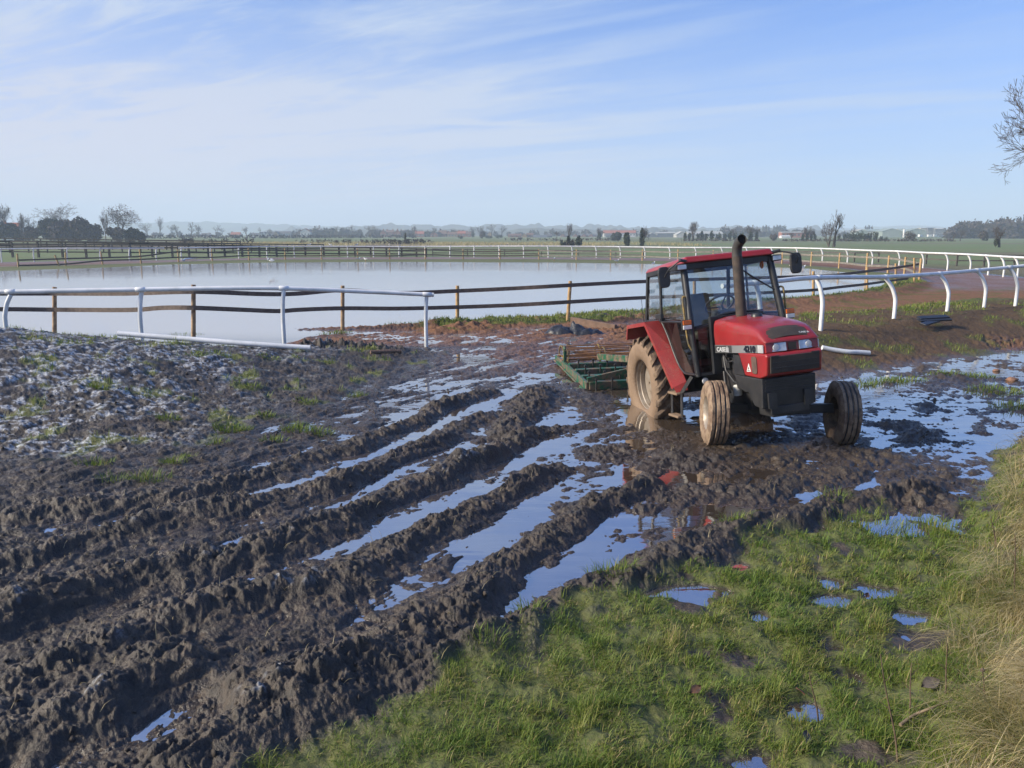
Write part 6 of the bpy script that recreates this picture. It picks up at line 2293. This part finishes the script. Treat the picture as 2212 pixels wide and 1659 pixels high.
house('cream building under the left half of the long red roof', 1303, 1336, 498, 503.5, 660, True, 'render_w', 'tile_r', 0, 5)
house('cream building under the right half of the long red roof', 1338, 1372, 498, 503, 668, True, 'render_w', 'tile_r', 0, 5)
house('dark slate outbuilding in front of the long red roof', 1308, 1320, 505.5, 509, 640, True, 'sheet_d', 'tile_g', 0, 1)
house('blue grey industrial shed left of the white shed', 1398, 1417, 503, 507.5, 650, False, 'sheet_d', 'sheet_c', 0, 0, name='shed')
house('wide blue grey industrial shed beside the white shed', 1417.5, 1457, 501.5, 504, 660, True, 'sheet_d', 'sheet_c', 0, 0, name='shed', depth=14)
house('white gable end of the long pale shed', 1458, 1481, 500.5, 507, 600, False, 'sheet_c', 'sheet_c', 0, 0, name='shed', depth=16)
house('long pale roofed shed behind the ivy posts', 1482, 1556, 500.3, 505, 606, True, 'sheet_c', 'sheet_c', 0, 6, name='shed', depth=18, trim='sheet_d')
house('long red brick block with a pale flat roof line', 1685.5, 1749, 501, 502.5, 560, True, 'brick', 'sheet_c', 0, 8, name='house', depth=10, trim='sheet_d')
house('low white marquee in front of the red brick block', 1686, 1707, 509.3, 510.8, 500, True, 'white_trim', 'white_trim', 0, 0, name='shed')
house('pale green shed gable behind the ivy stumps', 1843, 1866, 496, 500, 640, False, 'sheet_g', 'sheet_c', 0, 0, name='shed', depth=16)
house('cream green long shed with a wide low gable', 1866.5, 1896, 495.5, 499.5, 650, True, 'sheet_c', 'sheet_g', 0, 3, name='shed', depth=16, trim='sheet_d')
house('largest green shed with a wide gable', 1896.5, 1936, 494, 500, 630, False, 'sheet_g', 'sheet_g', 0, 0, name='shed', depth=22)
house('cream green shed left of the white chimney', 1937, 1952, 494.5, 499, 640, True, 'sheet_c', 'sheet_g', 0, 3, name='shed', depth=14, trim='sheet_d')
house('green gabled shed right of the white chimney', 1953.5, 1991, 494, 499.5, 620, False, 'sheet_g', 'sheet_g', 0, 0, name='shed', depth=16)
house('cream office corner beside the green gabled shed', 1984, 1999, 492.3, 493.2, 660, True, 'sheet_c', 'sheet_c', 0, 2, depth=8)
house('dark glazed office block with a red panel', 1999.5, 2015, 492.3, 493.3, 655, True, 'sheet_d', 'sheet_d', 0, 3, depth=8)
house('glazed office wing at the left end of the wood', 2015.5, 2038, 493.5, 495, 650, True, 'sheet_d', 'sheet_c', 0, 6, depth=8)
mb = MB()
p, q = D(1952, 512, 610), D(1952, 495, 610)
mb.tube([(p[0], 610, -.2), (p[0], 610, q[2])], [.85, .75], 12)
o = mb.build('chimney_stack', M['white_trim'], smooth=40)
tag(o, 'white upright chimney stack between the green sheds', 'chimney')
for i, (u, v, lab) in enumerate(((2010, 511, 'white van parked by the office block'), (2021, 510.5, 'pale van parked in front of the glazed wing'), (1989, 511.5, 'small white van parked below the green gabled shed'))):
    p = D(u, 512, 600)
    root = thing('parked_van', lab, 'van', (p[0], 600, 0), .2 * i, 'vans parked by the sheds')
    mb = MB()
    mb.prism([(-2.3, .45), (2.3, .45), (2.3, 1.2), (1.7, 1.3), (1.1, 2.1), (-2.3, 2.2)], -.9, .9)
    mb.build('body', M['white_trim'], root, bevel=.1)
    mb = MB()
    mb.prism([(1.22, 1.35), (1.62, 1.35), (1.12, 2.0), (.5, 2.0), (.5, 1.35)], -.92, .92)
    mb.build('window', M['pane'], root)
    for wx_ in (-1.4, 1.4):
        for s in (-1, 1):
            mb = MB()
            mb.lathe([(0, -.1), (.34, -.1), (.34, .1), (0, .1)], 14, 'y', (wx_, s * .8, .34), closed=False)
            mb.build('wheel', M['black_trim'], root)


# ------------------------------------------------------------------ gulls
M['gull_white'] = coat_mat('white_feathers', (0.75, 0.75, 0.74), (0.66, 0.66, 0.66), 0.7, 8)
M['gull_grey'] = coat_mat('grey_feathers', (0.36, 0.38, 0.41), (0.30, 0.32, 0.35), 0.7, 8)


def gull(p, label, rz=0.0, flying=False, sc=1.0):
    root = thing('gull', label, 'gull', p, rz, 'gulls at the pond')
    root.scale = (sc, sc, sc)
    z0 = 0.0 if flying else .17
    mb = MB()
    mb.tube(smooth_path([(-.24, 0, z0 + .0), (-.14, 0, z0 + .0), (0, 0, z0 - .01), (.12, 0, z0 + .03), (.17, 0, z0 + .10), (.215, 0, z0 + .135), (.25, 0, z0 + .13)], 2), [.012, .03, .05, .068, .075, .072, .062, .05, .042, .04, .042, .036, .022], 10)
    mb.build('body', M['gull_white'], root, smooth=60)
    mb = MB()
    mb.tube([(.245, 0, z0 + .13), (.30, 0, z0 + .118)], [.014, .004], 6)
    mb.build('beak', M['amber'], root)
    for s in (-1, 1):
        mb = MB()
        if flying:
            q = [(.08, s * .04, .03), (.10, s * .22, .13), (.02, s * .42, .10), (-.10, s * .62, .02)]
            rings = [[(a[0] + c_, a[1], a[2] + .004), (a[0], a[1], a[2] + .018), (a[0] - c_, a[1], a[2] + .004), (a[0], a[1], a[2] - .004)] for a, c_ in zip(q, (.08, .085, .06, .01))]
            mb.loft(rings, closed=True)
        else:
            q = [(.11, s * .055, z0 + .03), (.0, s * .075, z0 + .03), (-.14, s * .05, z0 + .025), (-.28, s * .015, z0 + .02)]
            rings = [[(a[0], a[1] + s * .012, a[2]), (a[0], a[1] - s * .01, a[2] + c_), (a[0], a[1] - s * .02, a[2]), (a[0], a[1] - s * .004, a[2] - c_)] for a, c_ in zip(q, (.03, .055, .035, .006))]
            mb.loft(rings, closed=True)
        mb.build('wing', M['gull_grey'], root, smooth=60)
    if not flying:
        for s in (-1, 1):
            mb = MB()
            mb.tube([(.02, s * .03, z0 - .05), (.02, s * .03, 0.005)], .007, 5)
            mb.box((.035, s * .03, .006), (.05, .035, .008))
            mb.build('leg', M['amber'], root)


gull(D(586, 562.5, 58), 'white gull in flight low over the left of the pond', 2.9, True, 1.1)
gull(G(773.5, 562.5, .05), 'grey winged gull standing on the far bank beside a yellow post', 0.3)
gull(G(790, 563.5, .05), 'gull on the far bank just right of the one by the post', 2.6)
gull(G(1197, 563, .05), 'gull hunched on the grass left of the tractor cab roof', 1.2)
gull(G(1332, 567, .05), 'white gull at the water edge left of the tractor', 0.2)
gull(G(1411, 573, .05), 'gull at the water edge just behind the cab roof corner', 0.8)
gull(G(1712, 582, .03), 'gull at the shore left of the wing mirror', 2.8)
gull(G(1734, 582, .03), 'gull at the shore right of the wing mirror', 0.3)


def on_far_rail(u):
    a = min(farB, key=lambda q: abs(q[0] - u))
    f = G(u, np.interp(u, [q[0] for q in farB], [q[1] for q in farB]), 0)
    return (f[0], f[1], 1.24 + (0.05 * math.sin(u * 0.012) - (0.05 if 600 < u < 900 else 0)) * .6 + .055)


gull(on_far_rail(669), 'gull sitting on the far white rail, leftmost of the four there', 0.3)
gull(on_far_rail(715), 'gull sitting on the far white rail, second of the four from the left', 2.8)
gull(on_far_rail(771), 'upright white gull on the far rail over a yellow post', 1.0)
gull(on_far_rail(842), 'gull facing us on the far white rail, rightmost of the four', -1.5)

# ------------------------------------------------------------------ grass
def blade_mat(name, stops, rough=0.55, trans=0.35):
    m, nt, b = new_mat(name)
    at = N(nt, 'ShaderNodeAttribute', attribute_name='tint')
    sp = N(nt, 'ShaderNodeSeparateColor')
    nt.links.new(at.outputs['Color'], sp.inputs[0])
    cr = N(nt, 'ShaderNodeValToRGB')
    el = cr.color_ramp.elements
    while len(el) < len(stops):
        el.new(0.5)
    for e, (p, c) in zip(el, stops):
        e.position = p
        e.color = (*c, 1)
    nt.links.new(sp.outputs[0], cr.inputs[0])
    nt.links.new(cr.outputs[0], b.inputs['Base Color'])
    setin(b, Roughness=rough)
    b.inputs['Specular IOR Level'].default_value = 0.35
    out = [n for n in nt.nodes if n.type == 'OUTPUT_MATERIAL'][0]
    tl = N(nt, 'ShaderNodeBsdfTranslucent')
    nt.links.new(cr.outputs[0], tl.inputs[0])
    mx = N(nt, 'ShaderNodeMixShader')
    mx.inputs[0].default_value = trans
    nt.links.new(b.outputs[0], mx.inputs[1])
    nt.links.new(tl.outputs[0], mx.inputs[2])
    nt.links.new(mx.outputs[0], out.inputs[0])
    return m


M['blade'] = blade_mat('grass_blades', [(0.0, (0.10, 0.175, 0.026)), (0.35, (0.16, 0.22, 0.037)), (0.62, (0.23, 0.25, 0.058)), (0.80, (0.30, 0.25, 0.10)), (1.0, (0.42, 0.33, 0.17))])
M['straw'] = blade_mat('dry_grass_blades', [(0.0, (0.16, 0.19, 0.05)), (0.3, (0.34, 0.30, 0.12)), (0.6, (0.54, 0.45, 0.24)), (1.0, (0.70, 0.60, 0.37))], 0.5, 0.45)


def blades(name, P, L, W, az, lean, tint, mat, curl=1.0):
    """one curved, tapering blade at each place"""
    n = len(P)
    hx, hy = np.cos(az), np.sin(az)
    sx, sy = -hy, hx
    V = np.zeros((n, 7, 3), np.float32)
    ts = (0.0, .4, .75, 1.0)
    for i, t in enumerate(ts):
        th = lean * (.35 + .65 * curl * t)
        hor = L * t * np.sin(th)
        ver = L * t * np.cos(th)
        c = np.stack([P[:, 0] + hx * hor, P[:, 1] + hy * hor, P[:, 2] + ver - .004], 1)
        if i < 3:
            w = W * (1.0, .85, .5)[i] * .5
            o = np.stack([sx * w, sy * w, np.zeros(n)], 1)
            V[:, i * 2] = c - o
            V[:, i * 2 + 1] = c + o
        else:
            V[:, 6] = c
    b = np.arange(n)[:, None] * 7
    Q = np.concatenate([b + np.array([[0, 1, 3, 2]]), b + np.array([[2, 3, 5, 4]])])
    T = b + np.array([[4, 5, 6]])
    tn = np.repeat(tint, 7)
    at = np.stack([tn, tn, tn, np.ones_like(tn)], 1)
    me = fast_mesh(name, V.reshape(-1, 3), Q, T, mat, False, {'tint': at})
    return link(name, me)


rgen = np.random.default_rng(77)


def scatter(x0, x1, y0, y1, dens, keep):
    n = int((x1 - x0) * (y1 - y0) * dens)
    x = rgen.uniform(x0, x1, n)
    y = rgen.uniform(y0, y1, n)
    k = np.abs(x) < y * .80 + 1.6
    x, y = x[k], y[k]
    z, g, rd, fr, st, fl = ground(x, y)
    p = keep(x, y, z, g, rd, fr, st)
    k = rgen.random(len(x)) < p
    return np.stack([x[k], y[k], z[k]], 1), st[k]


def meadow():
    Ps, Ss = [], []
    for y0, y1, d in ((3.0, 4.4, 13000), (4.4, 5.8, 10000), (5.8, 7.5, 6500), (7.5, 10.0, 3800), (10.0, 13.0, 2000)):
        def keep(x, y, z, g, rd, fr, st):
            cl = fbm(x * 4.5, y * 4.5, 3, 301)
            edge = .45 + .55 * ss(-poly_sd(x, y, GRASS_EDGE), 0.0, .9)
            return np.clip(g * edge * (0.62 + 0.95 * cl) * (z > -.012) * (1 - st * .55), 0, 1) * ss(z, -.012, .02)
        P, st = scatter(-2.6, 8.5, y0, y1, d, keep)
        Ps.append(P)
        Ss.append(st)
    P, st = np.concatenate(Ps), np.concatenate(Ss)
    n = len(P)
    tuft = fbm(P[:, 0] * 2.3, P[:, 1] * 2.3, 3, 311)
    tuft2 = fbm(P[:, 0] * 6.0, P[:, 1] * 6.0, 2, 321)
    L = (.036 + .032 * ss(tuft, -.2, .7) + .05 * ss(tuft2, .1, .7)) * rgen.uniform(.5, 1.5, n) * (1 + .4 * st)
    far = np.clip(P[:, 1] / 5, .9, 2.4)
    W = .0048 * rgen.uniform(.7, 1.3, n) * far
    base_az = fbm(P[:, 0] * 1.4, P[:, 1] * 1.4, 2, 331) * 3.5
    az = base_az + rgen.normal(0, 1.9, n)
    lean = np.clip(rgen.normal(1.02, .42, n) - .35 * ss(tuft2, .1, .7), .1, 1.56)
    tint = np.clip(.31 + .32 * fbm(P[:, 0] * 1.8, P[:, 1] * 1.8, 3, 341) + rgen.normal(0, .16, n) + .25 * st + (rgen.random(n) < .10) * .45, 0, 1)
    o = blades('grass', P, L, W, az, lean, tint, M['blade'], 1.2)
    tag(o, 'short wet green grass in the foreground', None, kind='stuff')


def dry_grass():
    def keep(x, y, z, g, rd, fr, st):
        return st * np.clip(.55 + .8 * fbm(x * 2.6, y * 2.6, 3, 401), 0, 1)
    Ps = []
    for y0, y1, d in ((2.6, 4.5, 8500), (4.5, 6.5, 6000), (6.5, 9.5, 3000), (9.5, 14, 1200)):
        P, st = scatter(1.5, 11.5, y0, y1, d, keep)
        Ps.append(P)
    P = np.concatenate(Ps)
    n = len(P)
    L = rgen.uniform(.12, .36, n) * (1 + .35 * fbm(P[:, 0] * 2, P[:, 1] * 2, 2, 411))
    W = .0042 * rgen.uniform(.7, 1.4, n) * np.clip(P[:, 1] / 5, .9, 2.2)
    az = np.pi + .5 + fbm(P[:, 0] * 1.3, P[:, 1] * 1.3, 3, 421) * 2.6 + rgen.normal(0, .7, n)
    lean = np.clip(rgen.normal(1.08, .30, n), .15, 1.52)
    tint = np.clip(.46 + .42 * fbm(P[:, 0] * 1.5, P[:, 1] * 1.5, 3, 431) + rgen.normal(0, .2, n) + .10 * (P[:, 0] - .55 * P[:, 1] - .4), 0, 1)
    o = blades('dry_grass', P, L, W, az, lean, tint, M['straw'], 1.25)
    tag(o, 'long pale straw coloured grass on the bank at the right', None, kind='stuff')


def clumps(name, label, spots, mat='blade', tint0=.25):
    Ps, Ls, Ws, As, Le, Ti = [], [], [], [], [], []
    for x, y, r, n, h in spots:
        a = rgen.uniform(0, 2 * np.pi, n)
        q = np.sqrt(rgen.random(n)) * r
        px_, py_ = x + np.cos(a) * q * 1.3, y + np.sin(a) * q * .8
        z = ground(px_, py_)[0]
        Ps.append(np.stack([px_, py_, np.maximum(z, -.02)], 1))
        Ls.append(h * rgen.uniform(.5, 1.25, n))
        Ws.append(np.full(n, .0055) * max(1, y / 7) * rgen.uniform(.7, 1.3, n))
        As.append(a + rgen.normal(0, .8, n))
        Le.append(np.clip(.35 + q / r * .6 + rgen.normal(0, .2, n), .05, 1.4))
        Ti.append(np.clip(tint0 + rgen.normal(0, .14, n) + (rgen.random(n) < .08) * .5, 0, 1))
    o = blades(name, np.concatenate(Ps), np.concatenate(Ls), np.concatenate(Ws), np.concatenate(As), np.concatenate(Le), np.concatenate(Ti), M[mat])
    tag(o, label, None, kind='stuff')


def verge():
    def keep(x, y, z, g, rd, fr, st):
        return np.clip(g * 1.1, 0, 1) * (z > .0)
    Ps = []
    P, _ = scatter(-3.8, 26, 22, 30, 240, lambda x, y, z, g, rd, fr, st: g * (z > .03) * (poly_sd(x, y, FENCE_IN) < .5))
    Ps.append(P)
    P, _ = scatter(5, 26, 30, 46, 90, lambda x, y, z, g, rd, fr, st: g * (z > .01) * (poly_sd(x, y, FENCE_IN) < .5))
    Ps.append(P)
    P, _ = scatter(5, 22, 14, 25, 260, lambda x, y, z, g, rd, fr, st: ss(g, .35, .8) * (z > .03))
    Ps.append(P)
    P, _ = scatter(-13, -1.5, 8, 18.5, 330, lambda x, y, z, g, rd, fr, st: ss(g, .35, .8) * .8 * (z > .05))
    Ps.append(P)
    P = np.concatenate(Ps)
    n = len(P)
    L = rgen.uniform(.05, .14, n)
    W = .006 * np.clip(P[:, 1] / 8, 1, 4) * rgen.uniform(.7, 1.3, n)
    o = blades('verge_grass', P, L, W, rgen.uniform(0, 6.28, n), np.clip(rgen.normal(.6, .35, n), .05, 1.4), np.clip(.42 + .25 * fbm(P[:, 0], P[:, 1], 3, 501) + rgen.normal(0, .15, n), 0, 1), M['blade'])
    tag(o, 'rough grass on the pond verge and the banks', None, kind='stuff')


def spots_uv(lst):
    out = []
    for u, v, z, r, n, h in lst:
        p = G(u, v, z)
        out.append((p[0], p[1], r, n, h))
    return out


meadow()
dry_grass()
verge()
clumps('grass_tufts', 'bright green grass tufts on the muddy mound and in the shallow water', spots_uv([
    (503, 925, .05, .21, 300, .10), (365, 905, .12, .14, 120, .11), (372, 1000, .05, .13, 130, .10), (210, 855, .25, .14, 110, .08), (205, 1005, .05, .18, 120, .10), (245, 1035, .05, .14, 80, .10), (330, 1035, .04, .16, 110, .13), (300, 1035, .04, .1, 60, .12),
    (640, 925, .05, .20, 160, .13), (690, 935, .03, .16, 120, .11), (590, 950, .04, .14, 90, .10), (575, 890, .10, .12, 70, .09), (770, 845, .10, .14, 90, .10), (430, 780, .35, .2, 90, .07), (580, 770, .33, .2, 90, .07), (180, 745, .55, .2, 90, .07),
    (470, 955, .05, .12, 70, .09), (405, 985, .05, .10, 60, .09), (660, 858, .14, .14, 80, .09), (545, 830, .22, .14, 80, .09),
    (1905, 822, .02, .34, 260, .12), (1865, 830, .02, .2, 130, .11), (1960, 818, .03, .3, 160, .10), (2150, 846, .01, .40, 330, .12), (2110, 812, .02, .3, 160, .11), (2200, 880, .01, .35, 280, .13), (2040, 808, .02, .3, 150, .1),
    (1320, 1225, .12, .16, 160, .11), (1150, 1310, .12, .10, 70, .10), (1585, 1132, .08, .14, 110, .11), (1050, 1395, .08, .1, 60, .10), (1880, 1135, .02, .35, 320, .11), (2010, 1140, .02, .3, 300, .12), (1800, 1080, .08, .14, 90, .1),
    (60, 722, .05, .5, 130, .14), (140, 724, .02, .5, 120, .12), (715, 722, .0, .3, 60, .12), (400, 722, .0, .4, 60, .1), (740, 718, .0, .25, 60, .1), (860, 706, .0, .5, 80, .12), (920, 702, .0, .6, 140, .14), (940, 706, .02, .5, 140, .12),
]))
# brown rushes along the ditch beyond the paddocks
nr_ = 15000
P = np.stack([rgen.uniform(-95, 45, nr_), rgen.uniform(172, 236, nr_), np.zeros(nr_)], 1)
P = P[fbm(P[:, 0] * .05, P[:, 1] * .05, 3, 601) > -.3]
n_ = len(P)
o = blades('rushes', P, rgen.uniform(.35, .8, n_), rgen.uniform(.05, .12, n_), rgen.uniform(0, 6.28, n_), np.clip(rgen.normal(.3, .2, n_), 0, 1), np.clip(rgen.normal(.45, .15, n_), .25, .8), M['straw'])
tag(o, 'band of brown rushes across the middle of the fields', None, kind='stuff')

# bits of straw and root fibre trodden into the mud
xs_ = rgen.uniform(-4.5, 3.5, 2600)
ys_ = rgen.uniform(3.2, 9.5, 2600)
zs_, gs_ = ground(xs_, ys_)[:2]
k_ = (zs_ > .05) & (gs_ < .3) & (rgen.random(2600) < .45)
P = np.stack([xs_[k_], ys_[k_], zs_[k_] + .006], 1)
n_ = len(P)
o = blades('straw', P, rgen.uniform(.03, .13, n_), rgen.uniform(.0022, .0045, n_), rgen.uniform(0, 6.28, n_), rgen.uniform(.7, 1.55, n_), rgen.uniform(.45, 1, n_), M['straw'], 1.0)
tag(o, 'bits of straw and root fibre trodden into the mud ridges', None, kind='stuff')

# loose clods on and between the ridges
def clods():
    rng = np.random.default_rng(9)
    n = 9000
    x = rng.uniform(-7, 7, n)
    y = 3.2 + 11.5 * rng.random(n) ** 1.3
    k = (np.abs(x) < y * .72 + .3)
    x, y = x[k], y[k]
    z, g, rd, fr, st, fl = ground(x, y)
    k = (g < .25) & (st < .1) & (z > -.012) & (rng.random(len(x)) < .25 + 2.5 * np.clip(z, 0, .3))
    x, y, z = x[k], y[k], z[k]
    n = len(x)
    import bmesh
    bm = bmesh.new()
    bmesh.ops.create_icosphere(bm, subdivisions=1, radius=1)
    v0 = np.array([v.co[:] for v in bm.verts])
    f0 = np.array([[v.index for v in f.verts] for f in bm.faces])
    bm.free()
    r = .005 + .019 * rng.random(n) ** 2.5
    sc = rng.uniform(.6, 1.35, (n, 3)) * r[:, None]
    V = v0[None] * (1 + .38 * rng.normal(size=(n, len(v0), 1)))
    a = rng.uniform(0, 6.28, n)
    V = V * sc[:, None, :]
    c, s = np.cos(a)[:, None], np.sin(a)[:, None]
    V = np.stack([V[..., 0] * c - V[..., 1] * s, V[..., 0] * s + V[..., 1] * c, V[..., 2]], -1)
    V = V + np.stack([x, y, z - r * .05], 1)[:, None, :]
    F = (f0[None] + (np.arange(n) * len(v0))[:, None, None]).reshape(-1, 3)
    m = coat_mat('mud_clods', (0.075, 0.058, 0.045), (0.042, 0.034, 0.028), 0.75, 9, bump=0.6, bscale=70)
    o = link('clods', fast_mesh('clods', V.reshape(-1, 3), None, F, m, True))
    tag(o, 'crumbs and clods of mud scattered over the ridges', None, kind='stuff')


clods()

# ------------------------------------------------------------------ single dead stalks, twigs and leaves in the grass
M['stalk'] = coat_mat('dead_stalk', (0.085, 0.055, 0.04), (0.15, 0.11, 0.075), 0.85, 20)
M['twig_pale'] = coat_mat('pale_twig', (0.24, 0.18, 0.12), (0.16, 0.12, 0.085), 0.8, 14)
M['leaf'] = coat_mat('dead_leaf', (0.13, 0.065, 0.035), (0.07, 0.042, 0.03), 0.7, 40)
M['leaf_grey'] = coat_mat('grey_dead_leaf', (0.12, 0.10, 0.085), (0.08, 0.07, 0.06), 0.7, 25)


def rv(x, y):
    return (2600 + x * .6774) * .5486, (1900 + y * .6774) * .5486


for i, (a, b, lab) in enumerate((((925, 1400), (865, 1110), 'thin leaning dead stalk, leftmost of those in the foreground grass'), ((1385, 1620), (1280, 1000), 'tallest dark dead stalk leaning left in the foreground grass'), ((1450, 1345), (1460, 1050), 'straight dead stalk beside the fallen pale twig'),
                                 ((1660, 1235), (1668, 935), 'dead stalk with a bent tip left of the bare soil patch'), ((1897, 1340), (1872, 1090), 'dead stalk with a brown seed head in the dry grass'), ((2060, 655), (2062, 300), 'upright dead stalk on the bank at the right edge'), ((1957, 385), (1920, 195), 'short reddish dead stalk at the top of the dry grass'))):
    ub, vb = rv(*a)
    ut, vt = rv(*b)
    p = G(ub, vb, .0)
    for _ in range(6):
        zz_ = gz(p[0], p[1])
        p = G(ub, vb, zz_)
    q = D(ut, vt, p[1] - .02)
    L_ = np.linalg.norm(q - p)
    mb = MB()
    mid = [p + (q - p) * t + np.array([.02 * math.sin(t * 5 + i), .02 * math.cos(t * 4 + i), 0]) * L_ * 2 * t * (1 - t) for t in (0, .25, .5, .75, 1)]
    mid[0] = p - [0, 0, .03]
    mb.tube(smooth_path(mid, 3), [.0055 - .0032 * k / 12 for k in range(13)], 6)
    root = mb.build('dead_stalk', M['stalk'], smooth=60)
    tag(root, lab, 'stalk', 'dead stalks in the grass')
    mb = MB()
    m2 = mid[3]
    mb.tube([m2, m2 + np.array([.04, 0, .05])], [.0025, .001], 5)
    mb.tube([mid[2], mid[2] + np.array([-.05, .01, .04])], [.0028, .001], 5)
    if i == 4:
        mb.lathe([(0, -.012), (.010, -.006), (.012, .004), (0, .014)], 8, 'z', tuple(q), closed=False)
    mb.build('side_shoot', M['stalk'], root)
pts_ = []
for a in ((1395, 1410), (1480, 1350), (1580, 1310), (1700, 1262)):
    u_, v_ = rv(*a)
    p = G(u_, v_, 0)
    for _ in range(6):
        p = G(u_, v_, gz(p[0], p[1]) + .05)
    pts_.append(p)
mb = MB()
mb.tube(smooth_path(pts_, 4), [.010 - .0004 * k for k in range(13)], 7)
o = mb.build('fallen_twig', M['twig_pale'], smooth=60)
tag(o, 'pale fallen twig lying aslant in the foreground grass', 'twig')


def leaf(u, v, size, rz, label, mat):
    p = G(u, v, 0)
    for _ in range(6):
        p = G(u, v, gz(p[0], p[1]) + .05)
    mb = MB()
    for j in range(9):
        t = j / 8
        w = size * .30 * math.sin(math.pi * min(t * .97 + .015, 1)) ** 1.1
        x = (t - .5) * size
        z = .05 * size * math.sin(t * 5)
        mb.v += [(x, -w, z + .10 * size), (x, 0, z), (x, w, z + .13 * size), (x, w, z + .13 * size + .002), (x, 0, z + .002), (x, -w, z + .10 * size + .002)]
    for j in range(8):
        for k in range(6):
            k2 = (k + 1) % 6
            mb.f.append((j * 6 + k, j * 6 + k2, (j + 1) * 6 + k2, (j + 1) * 6 + k))
    o = mb.build('dead_leaf', mat, smooth=60, loc=p)
    o.rotation_euler = (.5, -.35, rz)
    tag(o, label, 'leaf', 'dead leaves in the grass')


for (x, y), s, r, lab, mt in (((205, 1205), .085, .4, 'dark curled dead leaf at the left of the grass', 'leaf'), ((845, 1480), .085, 1.2, 'grey brown dead leaf standing on edge low in the grass', 'leaf_grey'), ((1570, 1170), .12, .1, 'large pale grey dead leaf lying flat by the stalks', 'leaf_grey'),
                              ((1200, 657), .06, .8, 'small orange brown leaf at the puddle in the grass', 'leaf'), ((812, 1215), .06, 2.2, 'small tan dead leaf in the middle of the grass', 'leaf')):
    u_, v_ = rv(x, y)
    leaf(u_, v_, s, r, lab, M[mt])

# ------------------------------------------------------------------ the winter air
mb = MB()
mb.box((0, 0, 61), (7200, 7200, 128))
m_, nt_, b_ = new_mat('haze')
nt_.nodes.remove(b_)
pv = N(nt_, 'ShaderNodeVolumePrincipled')
pv.inputs['Color'].default_value = (0.72, 0.87, 1.0, 1)
pv.inputs['Density'].default_value = 0.00052
pv.inputs['Anisotropy'].default_value = 0.0
nt_.links.new(pv.outputs[0], [n for n in nt_.nodes if n.type == 'OUTPUT_MATERIAL'][0].inputs['Volume'])
hz = mb.build('haze', m_)
tag(hz, 'pale blue winter haze over the fields', None, kind='stuff')
